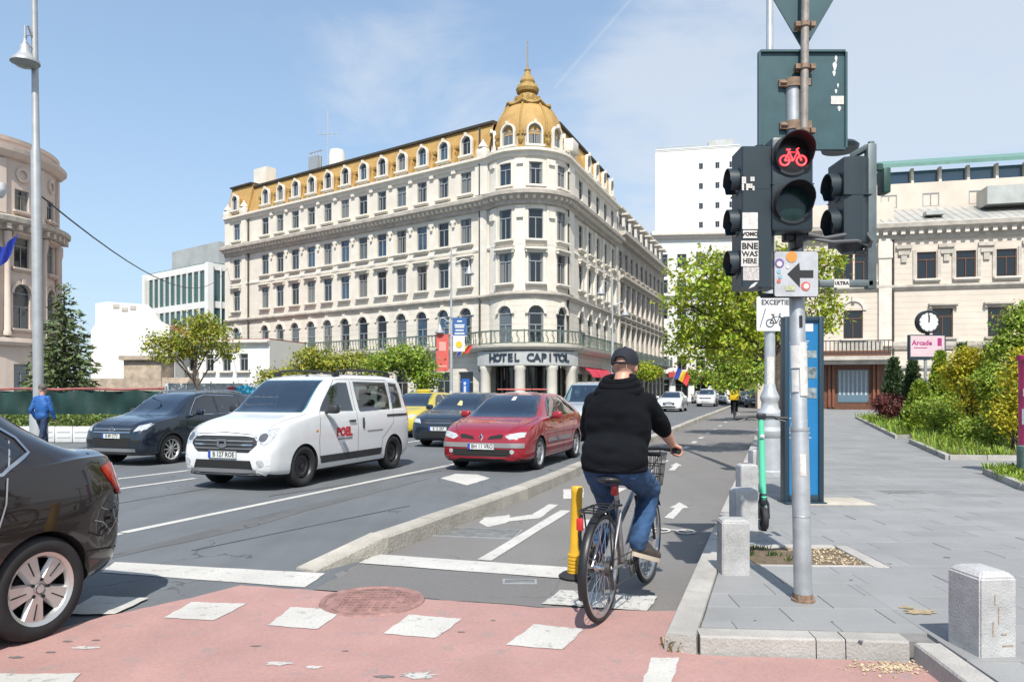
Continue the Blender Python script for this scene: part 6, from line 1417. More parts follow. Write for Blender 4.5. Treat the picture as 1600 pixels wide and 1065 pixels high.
class Body:
    def __init__(s, tab, wheels, rw, arch=1.08, nst=84, wins=(), cabin=None):
        s.wins = wins; s.cabin = cabin
        xs = [r[0] for r in tab]; fs = [pchip(xs, [r[k] for r in tab]) for k in range(1, 8)]; s.L = xs[-1]
        st = set(xs)
        for i in range(nst + 1): st.add(round(s.L * i / nst, 4))
        st = sorted(st); rows = []
        for x in st:
            zb, zs, zt, ws, wm, wb, wt = [f(x) for f in fs]
            P = [(0, zb), (ws * .82, zb), (ws, zb + .05), (wm * .5 + ws * .5 + .015, zb + .22 * (zs - zb)), (wm, zb + .5 * (zs - zb)), (wm - .003, zb + .74 * (zs - zb)), (wb, zs - .012), (wb - .022, zs + .012)]
            dz = zt - zs
            P += [(wb - .022 + (wt - wb) * .45, zs + .012 + dz * .47), (wt + .02, zs + dz * .84), (wt - .045, zs + dz * .955), (wt * .62, zt - .006 * (dz > .1) - .004), (0, zt)]
            # Catmull-Rom resample between control points
            row = []
            for k in range(len(P) - 1):
                p0 = P[max(k - 1, 0)] if k not in (7,) else P[k]; p1, p2 = P[k], P[k + 1]; p3 = P[min(k + 2, len(P) - 1)] if k not in (6,) else P[k + 1]
                ns = 3
                for j in range(ns):
                    t = j / ns; c = [.5 * ((2 * p1[a]) + (-p0[a] + p2[a]) * t + (2 * p0[a] - 5 * p1[a] + 4 * p2[a] - p3[a]) * t * t + (-p0[a] + 3 * p1[a] - 3 * p2[a] + p3[a]) * t ** 3) for a in (0, 1)]
                    row.append((max(0, c[0]), c[1]))
            row.append(P[-1]); rows.append((x, row))
        m = len(rows[0][1]); vs = []; fc = []
        loop = []
        for x, row in rows:
            full = [(s.L / 2 - x, -y, z) for y, z in row] + [(s.L / 2 - x, y, z) for y, z in row[1:-1][::-1]]
            loop.append(len(full)); vs += full
        k = loop[0]
        for i in range(len(rows) - 1):
            for j in range(k): fc.append((i * k + j, i * k + (j + 1) % k, (i + 1) * k + (j + 1) % k, (i + 1) * k + j))
        fc.append(tuple(range(k))[::-1]); o = (len(rows) - 1) * k; fc.append(tuple(range(o, o + k)))
        s.v, s.f = vs, fc; s.wh = wheels; s.rw = rw
        s.bvh = BVHTree.FromPolygons([Vector(v) for v in vs], fc)
        # body mesh with wheel tunnels cut out
        me = bpy.data.meshes.new('body'); me.from_pydata(vs, [], fc); bm = bmesh.new(); bm.from_mesh(me); bmesh.ops.recalc_face_normals(bm, faces=bm.faces[:]); bm.to_mesh(me); bm.free()
        ob = bpy.data.objects.new('body', me); C.objects.link(ob); cuts = []
        me.materials.append(M_SLOT)
        def cutter(mb, mt):
            c = mb.build('cutter', mt); bm = bmesh.new(); bm.from_mesh(c.data); bmesh.ops.remove_doubles(bm, verts=bm.verts[:], dist=1e-5); bmesh.ops.recalc_face_normals(bm, faces=bm.faces[:]); bm.to_mesh(c.data); bm.free(); cuts.append(c)
            q = ob.modifiers.new('cut', 'BOOLEAN'); q.operation = 'DIFFERENCE'; q.object = c; q.solver = 'EXACT'; q.material_mode = 'TRANSFER'
        for wx in wheels:
            mb = MB(); ra = rw * arch; mb.lathe([(0, -1.2), (ra, -1.2), (ra, 1.2), (0, 1.2)], 40, mtx=Matrix.Translation((s.L / 2 - wx, 0, rw)) @ Matrix.Rotation(R(90), 4, 'X')); cutter(mb, M_UNDER)
        if cabin:
            mb = MB(); xs_ = [cabin[0] + (cabin[1] - cabin[0]) * i / 24 for i in range(25)]; rws = []
            for x in xs_:
                zb, zs, zt, ws, wm, wb, wt = [f(x) for f in fs]; z0 = cabin[2]; top = max(z0 + .06, zt - .055); zz_ = min(max(z0 + .03, zs), top - .02)
                h = [(wm - .10, z0), (wb - .08, zz_), (max(.1, wt - .035), max(zz_ + .005, top - .05)), (max(.08, wt - .10), top)]
                rws.append([(s.L / 2 - x, -y, z) for y, z in h] + [(s.L / 2 - x, y, z) for y, z in h[::-1]])
            k = 8; mb.add([v for r in rws for v in r], [(i * k + j, i * k + (j + 1) % k, (i + 1) * k + (j + 1) % k, (i + 1) * k + j) for i in range(24) for j in range(k)] + [list(range(k))[::-1], list(range(24 * k, 25 * k))]); cutter(mb, M_CABIN)
            for mode, poly in wins:
                c0 = sum((Vector(p) for p in poly), Vector((0, 0))) / len(poly); pl = [Vector(p) + (c0 - Vector(p)).normalized() * .022 for p in poly]; mb = MB()
                if mode == 'side': mb.prism([(s.L / 2 - p.x, p.y) for p in pl], -1.5, 1.5, mtx=Matrix.Rotation(R(90), 4, 'X'))
                else:
                    X0, X1 = (s.L / 2 - cabin[3], s.L / 2 + 1) if mode == 'front' else (-s.L / 2 - 1, s.L / 2 - cabin[4])
                    mb.prism([(p.x, p.y) for p in pl], X0, X1, mtx=Matrix(((0, 0, 1, 0), (1, 0, 0, 0), (0, 1, 0, 0), (0, 0, 0, 1))))
                cutter(mb, M_CABIN)
        dg = bpy.context.evaluated_depsgraph_get(); s.me = bpy.data.meshes.new_from_object(ob.evaluated_get(dg)); s.me.name = 'body'
        for c in cuts: bpy.data.objects.remove(c)
        bpy.data.objects.remove(ob)
        names = [m.name if m else '' for m in s.me.materials]; s.slot = names.index(M_SLOT.name)
        for p in s.me.polygons:
            c = p.center
            if p.material_index == s.slot and c.z < .26 and p.normal.z < -.6 and M_UNDER.name in names: p.material_index = names.index(M_UNDER.name)
            p.use_smooth = True
        s.me.set_sharp_from_angle(angle=R(40))
    def hit(s, o, d):
        h = s.bvh.ray_cast(Vector(o), Vector(d)); return (h[0], h[1]) if h[0] is not None else (None, None)
    def patch(s, poly, mode, off=.004, step=.045, th=.012, side=1):
        """poly in (x from front, z) for mode 'side', (y, z) for 'front'/'rear', (x from front, y) for 'top'"""
        pts = []
        n = len(poly)
        for i in range(n):
            a, b = Vector(poly[i]), Vector(poly[(i + 1) % n]); k = max(1, int((b - a).length / step))
            for j in range(k): pts.append(a.lerp(b, j / k))
        nb = len(pts)
        x0, x1 = min(p.x for p in pts), max(p.x for p in pts); y0, y1 = min(p.y for p in pts), max(p.y for p in pts)
        def inside(p):
            c = False
            for i in range(nb):
                a, b = pts[i], pts[i - 1]
                if (a.y > p.y) != (b.y > p.y) and p.x < (b.x - a.x) * (p.y - a.y) / (b.y - a.y) + a.x: c = not c
            return c
        gx = x0 + step
        while gx < x1:
            gy = y0 + step
            while gy < y1:
                q = Vector((gx, gy))
                if inside(q) and min((q - b).length for b in pts[:nb]) > step * .45: pts.append(q)
                gy += step
            gx += step
        r = geometry.delaunay_2d_cdt(pts, [(i, (i + 1) % nb) for i in range(nb)], [list(range(nb))], 1, 1e-6)
        vs, fs = r[0], r[2]; org = r[3]; P = []; NN = []
        for p in vs:
            if mode == 'side': o, d = (s.L / 2 - p.x, side * 3, p.y), (0, -side, 0)
            elif mode == 'front': o, d = (s.L / 2 + 2, p.x, p.y), (-1, 0, 0)
            elif mode == 'rear': o, d = (-s.L / 2 - 2, p.x, p.y), (1, 0, 0)
            else: o, d = (s.L / 2 - p.x, p.y, 4), (0, 0, -1)
            h, nn = s.hit(o, d)
            if h is None: h = P[-1] if P else Vector((s.L / 2 - p.x, 0, p.y)); nn = Vector(d) * -1
            if nn.dot(Vector(d)) > 0: nn = -nn
            P.append(h.copy()); NN.append(nn.copy())
        mb = MB(); V = [p + n_ * off for p, n_ in zip(P, NN)]
        # orient faces outwards
        F_ = []
        for f in fs:
            f = list(f); a, b, c = V[f[0]], V[f[1]], V[f[2]]
            nn = (b - a).cross(c - a)
            if nn.dot(NN[f[0]]) < 0: f.reverse()
            F_.append(f)
        mb.add(V, F_, 0, True)
        # skirt down to the body along boundary edges
        ec = {}
        for f in F_:
            for i in range(len(f)):
                e = (f[i], f[(i + 1) % len(f)]); ec[e] = 1
        bd = [e for e in ec if (e[1], e[0]) not in ec]; o = len(mb.v); idx = {}
        for a, b in bd:
            for i in (a, b):
                if i not in idx: idx[i] = len(mb.v); mb.v.append(tuple(V[i] - NN[i] * th))
            mb.f.append([a, idx[a], idx[b], b][::-1] if False else [b, a, idx[a], idx[b]]); mb.m.append(0); mb.sm.append(False)
        return mb
    def line(s, pts, mode, w=.008, off=.002, side=1):
        """thin seam strip following the surface"""
        mb = MB(); Q = []
        for i in range(len(pts) - 1):
            a, b = Vector(pts[i]), Vector(pts[i + 1]); k = max(1, int((b - a).length / .06))
            for j in range(k): Q.append(a.lerp(b, j / k))
        Q.append(Vector(pts[-1])); L_, R_ = [], []
        for i, p in enumerate(Q):
            t = (Q[min(i + 1, len(Q) - 1)] - Q[max(i - 1, 0)]).normalized(); n = Vector((-t.y, t.x)) * w / 2
            for lst, q in ((L_, p + n), (R_, p - n)):
                if mode == 'side': o, d = (s.L / 2 - q.x, side * 3, q.y), (0, -side, 0)
                elif mode == 'front': o, d = (s.L / 2 + 2, q.x, q.y), (-1, 0, 0)
                elif mode == 'rear': o, d = (-s.L / 2 - 2, q.x, q.y), (1, 0, 0)
                else: o, d = (s.L / 2 - q.x, q.y, 4), (0, 0, -1)
                h, nn = s.hit(o, d)
                if h is None: return mb
                if nn.dot(Vector(d)) > 0: nn = -nn
                lst.append(h + nn * off)
        n = len(Q); mb.add(L_ + R_, [(i, i + 1, n + i + 1, n + i) for i in range(n - 1)], 0, True); return mb
def wheel_parts(kind, r, w):
    """tyre mesh and rim mesh; axis along Y, outer face towards +Y"""
    ty = MB(); rr_ = r * .69
    ty.lathe([(rr_, -w / 2 + .01), (rr_ + .015, -w / 2), (r - .035, -w / 2 - .004), (r - .012, -w / 2 + .012), (r, -w / 2 + .035), (r, -.004), (r - .006, -.002), (r - .006, .002), (r, .004), (r, w / 2 - .035), (r - .012, w / 2 - .012), (r - .035, w / 2 + .004), (rr_ + .015, w / 2), (rr_, w / 2 - .01)], 44, mtx=Matrix.Rotation(R(-90), 4, 'X'))
    rm = MB(); Q = Matrix.Rotation(R(-90), 4, 'X')
    rm.lathe([(rr_ - .03, -w / 2 + .02), (rr_ - .028, w / 2 - .040)], 44, 1, mtx=Q); rm.lathe([(rr_ - .030, w / 2 - .042), (rr_ - .018, w / 2 - .018), (rr_ + .004, w / 2 - .004), (rr_ + .002, w / 2 - .02)], 44, 0, mtx=Q)
    rm.lathe([(0, -.02), (rr_ - .03, -.02)], 30, 1, mtx=Q)
    rm.lathe([(.05, .0), (.13, .0), (.135, .01), (.13, .02), (.05, .02)], 24, 1, mtx=Q)
    y1 = w / 2 - .035
    def spoke(a, w0, w1, r0, r1, dz=.0, m=0):
        q = Matrix.Rotation(a, 4, 'Y')
        vs = [(-w0 / 2, y1 - .02, r0), (w0 / 2, y1 - .02, r0), (w1 / 2, y1 - .005, r1), (-w1 / 2, y1 - .005, r1), (-w0 * .34, y1 + .012, r0), (w0 * .34, y1 + .012, r0), (w1 * .40, y1 + .010, r1), (-w1 * .40, y1 + .010, r1)]
        rm.add(vs, [(4, 7, 6, 5), (0, 4, 5, 1), (1, 5, 6, 2), (2, 6, 7, 3), (3, 7, 4, 0)], m, False, mtx=q)
    if kind == 'five':
        for k in range(5): spoke(R(72 * k + 7), .085, .165, .045, rr_ - .016)
        for k in range(5):
            q = Matrix.Rotation(R(72 * k + 7), 4, 'Y'); rm.tube([(0, y1 + .011, .09), (0, y1 + .012, rr_ - .03)], .004, 6, 1, mtx=q)
            rm.lathe([(0, y1 + .016), (.011, y1 + .016), (.011, y1 - .01)], 8, 1, mtx=Matrix.Rotation(R(72 * k + 43), 4, 'Y') @ Matrix.Translation((0, 0, .055)) @ Q)
        rm.lathe([(0, y1 + .018), (.026, y1 + .016), (.034, y1 + .008)], 20, 0, mtx=Q); rm.lathe([(.028, y1 + .0185), (.033, y1 + .017)], 20, 1, mtx=Q)
        rm.lathe([(.034, y1 + .008), (.07, y1 + .004), (.07, y1 - .02)], 24, 0, mtx=Q)
    elif kind == 'multi':
        for k in range(10): spoke(R(36 * k), .03, .05, .05, rr_ - .012)
        rm.lathe([(0, y1 + .018), (.05, y1 + .012), (.07, y1 - .01)], 20, 0, mtx=Q)
    elif kind == 'cap':
        rm.lathe([(0, y1 + .02), (.09, y1 + .016), (.12, y1 + .004), (rr_ - .05, y1 + .006), (rr_ - .012, y1)], 36, 0, mtx=Q)
        for k in range(9): spoke(R(40 * k), .028, .04, .12, rr_ - .055, m=1)
    else:
        rm.lathe([(0, y1 - .005), (.045, y1 - .008), (.055, y1 - .03), (.10, y1 - .035), (.13, y1 - .012), (.165, y1 - .014), (rr_ - .02, y1 - .045)], 36, 0, mtx=Q)
        for k in range(8): rm.lathe([(0, y1 - .012), (.018, y1 - .012), (.018, y1 - .03)], 8, 1, mtx=Matrix.Rotation(R(45 * k), 4, 'Y') @ Matrix.Translation((0, 0, .175)) @ Q)
    return ty, rm
WH = {}
def add_wheels(t, body, kind, w, track, rimm):
    key = (kind, round(body.rw, 3))
    if key not in WH:
        ty, rm = wheel_parts(kind, body.rw, w); WH[key] = (ty.mesh('wheel', M_TYRE, 40), rm.mesh('rim', [rimm, M_UNDER], 30))
    tm, rmm = WH[key]
    for wx in body.wh:
        for s in (1, -1):
            o = link('wheel', tm, t, (body.L / 2 - wx, s * track / 2, body.rw), (0, R(17 * s), 0 if s > 0 else math.pi)); link('rim', rmm, o)
def body_part(body, t, pm):
    me = body.me.copy(); me.materials[body.slot] = pm; o = link('body', me, t)
    if body.cabin:
        z0 = body.cabin[2]; xm = body.L / 2 - body.cabin[3]; roof = body.bvh.ray_cast(Vector((xm, 0, 4)), Vector((0, 0, -1)))[0].z; hs_ = roof - z0 - .22
        for x, w in ((xm - .25, .46), (xm - 1.12, .46)):
            for y in (-.36, .36):
                mb = MB(); q = Matrix.Translation((x, y, z0)) @ Matrix.Rotation(R(-12), 4, 'Y'); mb.bbox((0, 0, hs_ * .36), (.13, w, hs_ * .72), .05, mtx=q); mb.bbox((-.01, 0, hs_ * .85), (.09, .25, hs_ * .24), .04, mtx=q); mb.build('seat', M_SEAT, t)
        xw = body.L / 2 - body.cabin[0]
        mb = MB(); mb.bbox((xw - .42, 0, z0 + .12), (.5, 1.3, .26), .06); mb.build('dashboard', M_TRIM, t)
        mb = MB(); q = Matrix.Translation((xm + .42, .36, z0 + .22)) @ Matrix.Rotation(R(62), 4, 'Y'); mb.tube([(.18 * math.cos(R(k)), .18 * math.sin(R(k)), 0) for k in range(0, 361, 18)], .015, 6, mtx=q); mb.tube([(-.17, 0, 0), (.17, 0, 0)], .02, 6, mtx=q); mb.build('steering_wheel', M_TRIM, t)
        mb = MB(); mb.bbox((xm + .42, 0, roof - .16), (.03, .22, .06), .01); mb.build('rear_view_mirror', M_TRIM, t)
    return o
def plate(body, t, txt, y, z, front=True, w=.52, h=.11):
    sgn = 1 if front else -1; x = None
    hs = [body.hit((sgn * (body.L / 2 + 2), y + dy, z + dz), (-sgn, 0, 0))[0] for dy in (-w / 2, 0, w / 2) for dz in (-h / 2, h / 2)]
    x = max(sgn * q.x for q in hs if q is not None) + .012
    mb = MB(); mb.box((0, 0, 0), (.012, w, h)); o = mb.build('number_plate', M_PLATE, t, (sgn * x, y, z))
    mb = MB(); mb.box((sgn * .007, -sgn * (w / 2 - .025) * 1, 0), (.002, .045, h - .006)); 
    mb.build('plate_band', M_EU, o)
    if txt:
        mb = MB(); text_into(mb, txt, h * .93, .0008, frame_mtx((sgn * .0075, sgn * .025, 0), (0, sgn, 0), (0, 0, 1)), bold=.002, sxx=.86); mb.build('plate_lettering', M_INK, o, kind='stuff')
    mb = MB()
    for a in (-1, 1): mb.box((sgn * .0068, 0, a * (h / 2 - .003)), (.0015, w, .005)); mb.box((sgn * .0068, a * (w / 2 - .003), 0), (.0015, .005, h - .012))
    mb.build('plate_rim', M_INK, o)
def mirror(t, x, y, z, pm, s):
    mb = MB(); mb.bbox((0, s * .13, 0), (.12, .20, .145), .045, seg=3); o = mb.build('mirror', pm, t, (x, y, z)); mb = MB(); mb.bbox((-.055, s * .13, 0), (.015, .17, .115), .004); mb.build('mirror_glass', M_CHROME, o); mb = MB(); mb.tube([(0, -s * .02, -.06), (0, s * .08, -.03)], .028, 8); mb.build('mirror_arm', M_TRIM, o)
def sym(poly): return [(-y, z) for y, z in poly][::-1]
def add_patch(body, t, name, poly, mode, mt, both=False, **k):
    o = body.patch(poly, mode, **k).build(name, mt, t)
    if both:
        if mode == 'side': k['side'] = -1; body.patch(poly, mode, **k).build(name, mt, t)
        else: body.patch(sym(poly) if mode != 'top' else [(x, -y) for x, y in poly][::-1], mode, **k).build(name, mt, t)
    return o
def seams(body, t, lines, mode='side', both=True, name='door_seam', w=.008, mt=None):
    for l in lines:
        body.line(l, mode, w).build(name, mt or M_UNDER, t)
        if both and mode == 'side': body.line(l, mode, w, side=-1).build(name, mt or M_UNDER, t)
def door_handle(body, t, x, z, mt, both=True, L=.2):
    for s in ((1, -1) if both else (1,)):
        h, n = body.hit((body.L / 2 - x, s * 3, z), (0, -s, 0)); mb = MB(); mb.bbox((0, s * .016, 0), (L, .022, .034), .010); mb.build('door_handle', mt, t, h)
def circ(cx, cy, r, n=14, k=1.): return [(cx + r * math.cos(2 * math.pi * i / n), cy + r * k * math.sin(2 * math.pi * i / n)) for i in range(n)]
def wiper(body, t, x, y0, y1, z):
    pass
CARH = math.pi / 2 * 0 - R(90 - 19.6) + R(0)     # heading of the traffic: towards the camera along the avenue
HD = Vector((-.343, -.939)).normalized(); HDA = math.atan2(HD.y, HD.x)
def car_thing(name, label, front_left_wheel, body, wx, track, cat='car', rz=None):
    """place the car by the ground point of its front left wheel"""
    rz = HDA if rz is None else rz; p = Vector(front_left_wheel[:2]); lp = Vector((body.L / 2 - wx, track / 2 + .09)); q = Matrix.Rotation(rz, 2) @ lp
    o = p - q; return thing(name, label, cat, (o.x, o.y, 0), rz)
VANW = [('front', [(-.68, 1.15), (.68, 1.15), (.585, 1.675), (-.585, 1.675)]), ('side', [(1.33, 1.165), (2.28, 1.15), (2.24, 1.64), (1.98, 1.64), (1.78, 1.58)]), ('side', [(2.48, 1.13), (3.56, 1.15), (3.60, 1.36), (3.56, 1.655), (2.44, 1.66)]), ('side', [(3.68, 1.16), (4.05, 1.17), (4.07, 1.4), (4.0, 1.64), (3.69, 1.655)]), ('rear', [(-.62, 1.15), (.62, 1.15), (.55, 1.6), (-.55, 1.6)])]
HATW = [('front', [(-.70, .985), (.70, .985), (.56, 1.405), (-.56, 1.405)]), ('side', [(1.50, 1.00), (2.36, .99), (2.36, 1.37), (2.1, 1.365), (1.85, 1.27)]), ('side', [(2.44, .99), (3.20, 1.01), (3.22, 1.33), (2.9, 1.37), (2.44, 1.375)]), ('rear', [(-.6, 1.04), (.6, 1.04), (.52, 1.34), (-.52, 1.34)])]
SUVW = [('front', [(-.71, 1.13), (.71, 1.13), (.61, 1.60), (-.61, 1.60)]), ('side', [(1.56, 1.14), (2.46, 1.14), (2.46, 1.575), (2.15, 1.57), (1.92, 1.50)]), ('side', [(2.54, 1.14), (3.36, 1.16), (3.38, 1.54), (2.54, 1.58)]), ('rear', [(-.6, 1.2), (.6, 1.2), (.54, 1.52), (-.54, 1.52)])]
# ---- white van-like family car
#        x    zb    zs    zt    ws    wm    wb    wt
VAN = Body([(0, .30, .60, .74, .50, .60, .55, .34), (.03, .25, .66, .82, .62, .71, .66, .42), (.10, .22, .76, .91, .74, .80, .75, .50), (.25, .20, .88, .99, .80, .85, .81, .58), (.5, .19, .98, 1.06, .83, .868, .84, .62), (.85, .19, 1.04, 1.13, .84, .875, .85, .62), (1.02, .19, 1.07, 1.19, .84, .875, .85, .62),
            (1.35, .19, 1.10, 1.44, .84, .875, .845, .64), (1.72, .19, 1.12, 1.69, .84, .875, .84, .655), (1.95, .19, 1.125, 1.755, .84, .875, .84, .66), (2.5, .19, 1.13, 1.80, .84, .875, .84, .67), (3.4, .19, 1.13, 1.80, .84, .875, .84, .67), (4.0, .21, 1.13, 1.775, .83, .87, .835, .66), (4.22, .27, 1.12, 1.70, .81, .85, .82, .64), (4.33, .34, 1.08, 1.5, .76, .80, .78, .60), (4.37, .42, 1.0, 1.2, .68, .74, .70, .5)], (.82, 3.63), .325, wins=VANW, cabin=(1.18, 4.2, .80, 2.15, 3.2))
M_WCAR = paint('white_car_paint', (.66, .67, .67), 0, .35)
q = gd(474, 760); t = car_thing('white_van', 'white high-roofed family van with red door lettering in the middle lane', q, VAN, .82, 1.50, 'van'); van = t
body_part(VAN, t, M_WCAR); add_wheels(t, VAN, 'steel', .2, 1.52, M_STEELW)
add_patch(VAN, t, 'windscreen', [(-.68, 1.15), (.68, 1.15), (.585, 1.675), (-.585, 1.675)], 'front', M_CARGL2, off=.007)
for poly, nm in (([(1.33, 1.165), (2.28, 1.15), (2.24, 1.64), (1.98, 1.64), (1.78, 1.58)], 'front_window'), ([(2.48, 1.13), (3.56, 1.15), (3.60, 1.36), (3.56, 1.655), (2.44, 1.66)], 'sliding_door_window'), ([(3.68, 1.16), (4.05, 1.17), (4.07, 1.4), (4.0, 1.64), (3.69, 1.655)], 'rear_quarter_window')):
    add_patch(VAN, t, nm, poly, 'side', M_CARGL, True, off=.005)
body_seams = [[(1.22, .30), (1.20, .7), (1.26, 1.10), (1.38, 1.22), (1.9, 1.69), (2.34, 1.70), (2.36, 1.0), (2.34, .30)], [(2.37, 1.70), (3.62, 1.70), (3.66, 1.2), (3.62, .9), (3.2, .62), (3.14, .32)]]
seams(VAN, t, body_seams); seams(VAN, t, [[(.14, -.66), (.5, -.70), (1.03, -.74)], [(.14, .66), (.5, .70), (1.03, .74)]], 'top', False, 'bonnet_seam'); seams(VAN, t, [[(-.55, .845), (0, .875), (.55, .845)]], 'front', False, 'bonnet_seam', .01)
add_patch(VAN, t, 'sliding_door_rail', [(3.4, 1.015), (4.2, 1.015), (4.2, 1.055), (3.4, 1.055)], 'side', M_TRIM, True, off=.008)
add_patch(VAN, t, 'side_moulding', [(1.25, .33), (3.1, .33), (3.16, .45), (1.22, .45)], 'side', M_TRIM, True, off=.012)
door_handle(VAN, t, 2.18, .98, M_TRIM)
for s in (1, -1):
    h, n = VAN.hit((VAN.L / 2 - 2.53, s * 3, .93), (0, -s, 0)); mb = MB(); mb.bbox((0, s * .014, 0), (.045, .02, .19), .01); mb.build('door_handle', M_TRIM, t, h)
    mirror(t, VAN.L / 2 - 1.42, s * .86, 1.20, M_TRIM, s)
    h, n = VAN.hit((VAN.L / 2 - 1.14, s * 3, .86), (0, -s, 0)); mb = MB(); mb.bbox((0, 0, 0), (.06, .012, .03), .004); mb.build('side_indicator', M_ORANGE, t, h)
gr = add_patch(VAN, t, 'grille', [(-.58, .80), (-.60, .70), (-.47, .585), (.47, .585), (.60, .70), (.58, .80), (.40, .825), (-.40, .825)], 'front', M_TRIM, off=.006)
for z in (.64, .695, .75): VAN.line([(-.53, z), (.53, z)], 'front', .016, .014).build('grille_bar', M_GREYTR if z != .695 else M_CHROME, gr)
mb = MB(); x = VAN.hit((5, 0, .71), (-1, 0, 0))[0].x + .015; mb.prism([(-.085, -.06), (-.05, -.06), (-.05, .02), (.05, .02), (.05, -.06), (.085, -.06), (.085, .055), (-.085, .055)], 0, .012, mtx=frame_mtx((x, 0, .725), (0, 1, 0), (0, 0, 1))); mb.prism([(-.06, -.075), (.06, -.075), (.03, -.02), (-.03, -.02)], 0, .01, mtx=frame_mtx((x, 0, .725), (0, 1, 0), (0, 0, 1))); mb.build('badge', M_CHROME, gr)
hl_ = [(.50, .84), (.62, .72), (.70, .69), (.775, .735), (.805, .86), (.79, .945), (.72, .935), (.58, .88)]
add_patch(VAN, t, 'headlight', hl_, 'front', M_LAMPG, True, off=.006, step=.03)
for s in (1, -1): add_patch(VAN, t, 'headlight_lens', circ(s * .665, .80, .062), 'front', M_LAMPD, off=.010, step=.03)
add_patch(VAN, t, 'bumper_intake', [(-.56, .30), (.56, .30), (.50, .465), (-.50, .465)], 'front', M_UNDER, off=.004); VAN.line([(-.6, .315), (.6, .315)], 'front', .05, .02).build('bumper_strip', M_GREYTR, t)
add_patch(VAN, t, 'lower_bumper', [(-.7, .235), (.7, .235), (.62, .285), (-.62, .285)], 'front', M_TRIM, off=.006)
for s in (1, -1): add_patch(VAN, t, 'fog_light', circ(s * .66, .43, .055), 'front', M_LAMPG, off=.008, step=.03); add_patch(VAN, t, 'fog_light_surround', [(s * .60, .36), (s * .79, .40), (s * .80, .5), (s * .6, .48)] if s > 0 else [(s * .6, .48), (s * .80, .5), (s * .79, .40), (s * .60, .36)], 'front', M_WCAR, off=.004)
plate(VAN, t, 'B 127 ROE', 0, .545)
for s in (1, -1):
    mb = MB(); pts = [(VAN.L / 2 - x, s * .60, z) for x, z in ((2.05, 1.775), (2.12, 1.84), (2.5, 1.868), (3.4, 1.868), (3.78, 1.845), (3.86, 1.77))]; mb.tube(pts, .02, 8); mb.box((VAN.L / 2 - 2.06, s * .60, 1.785), (.16, .05, .07)); mb.box((VAN.L / 2 - 3.82, s * .60, 1.785), (.16, .05, .07)); mb.build('roof_rail', M_TRIM, t)
add_patch(VAN, t, 'rear_windscreen', VANW[4][1], 'rear', M_CARGL, off=.004)
mb = MB(); a = VAN.hit((VAN.L / 2 - 1.95, .1, 4), (0, 0, -1))[0]; mb.tube([a, a + Vector((-.22, 0, .19))], [.006, .003], 6); mb.lathe([(.03, 0), (.02, .02), (0, .025)], 10, mtx=Matrix.Translation(a)); mb.build('aerial', M_UNDER, t)
def side_text(body, t, s, x, z, size, mt, ex=.0008, bold=.004, name='lettering', side=1, sxx=1.):
    h, n = body.hit((body.L / 2 - x, side * 3, z), (0, -side, 0)); mb = MB(); text_into(mb, s, size, ex, frame_mtx(h + Vector((0, side * .007, 0)), (-side, 0, 0), (0, 0, 1)), bold=bold, sxx=sxx); mb.build(name, mt, t)
M_REDL = mat('red_lettering', (.50, .02, .03), .5)
side_text(VAN, t, 'POEL', 1.92, .80, .20, M_REDL, bold=.010); VAN.line([(1.72, .69), (2.16, .69)], 'side', .022, .005).build('small_print', MATS['grey_plastic_trim'], t); VAN.line([(2.66, .78), (3.2, .78)], 'side', .018, .005).build('small_print', MATS['grey_plastic_trim'], t)
add_patch(VAN, t, 'grey_stripe', [(1.42, 1.10), (1.54, 1.10), (1.80, .80), (1.70, .80)], 'side', mat('pale_grey_vinyl', (.42, .44, .46), .4), off=.004); add_patch(VAN, t, 'grey_stripe', [(1.86, .62), (1.94, .62), (2.06, .47), (1.98, .47)], 'side', MATS['pale_grey_vinyl'], off=.004)
for s in (1, -1):
    add_patch(VAN, t, 'tail_light', [(4.27, .9), (4.345, .9), (4.33, 1.35), (4.25, 1.35)], 'side', M_TAIL, off=.005, side=s)
# ---- brown black saloon, near left, seen from the rear quarter
def ZX(x): return 3.44 + (x - 3.44) * .80 if x > 3.44 else x
def ZU(x, z): return z + .085 * max(0., min(1., (x - 2.2) / 1.6)) * max(0., min(1., (z - .45) / .35))
def zp(poly): return [(ZX(x), ZU(x, z)) for x, z in poly]
SALT = [(0, .28, .52, .62, .5, .58, .54, .36), (.05, .22, .6, .72, .66, .72, .68, .45), (.2, .19, .70, .80, .78, .82, .79, .55), (.6, .17, .84, .90, .82, .855, .83, .60), (1.05, .17, .90, .97, .83, .865, .84, .60), (1.2, .17, .915, 1.03, .83, .867, .84, .60), (1.65, .17, .93, 1.30, .83, .867, .835, .57), (1.95, .17, .94, 1.43, .83, .867, .835, .565), (2.35, .17, .945, 1.49, .83, .867, .835, .565), (2.9, .17, .955, 1.485, .83, .868, .84, .565), (3.25, .18, .965, 1.40, .83, .870, .842, .555), (3.6, .20, .97, 1.215, .83, .870, .838, .54), (3.84, .24, .972, 1.07, .825, .865, .825, .58), (3.95, .26, .972, 1.035, .815, .855, .805, .60), (4.15, .29, .965, 1.02, .77, .825, .755, .60), (4.27, .32, .92, 1.0, .69, .765, .69, .54), (4.335, .37, .86, .95, .58, .68, .6, .46), (4.36, .42, .80, .9, .46, .56, .5, .38)]
SALT = [(ZX(r[0]), r[1], ZU(r[0], r[2]), ZU(r[0], r[3])) + r[4:] for r in SALT]
SALW = [('side', zp([(1.42, .985), (2.28, .97), (2.30, 1.38), (2.05, 1.37), (1.85, 1.30)])), ('side', zp([(2.38, .97), (3.18, .985), (3.38, 1.06), (3.36, 1.12), (3.15, 1.30), (2.9, 1.375), (2.40, 1.385)])), ('front', [(-.64, 1.0), (.64, 1.0), (.53, 1.40), (-.53, 1.40)]), ('rear', [(-.58, 1.16), (.58, 1.16), (.50, 1.47), (-.50, 1.47)])]
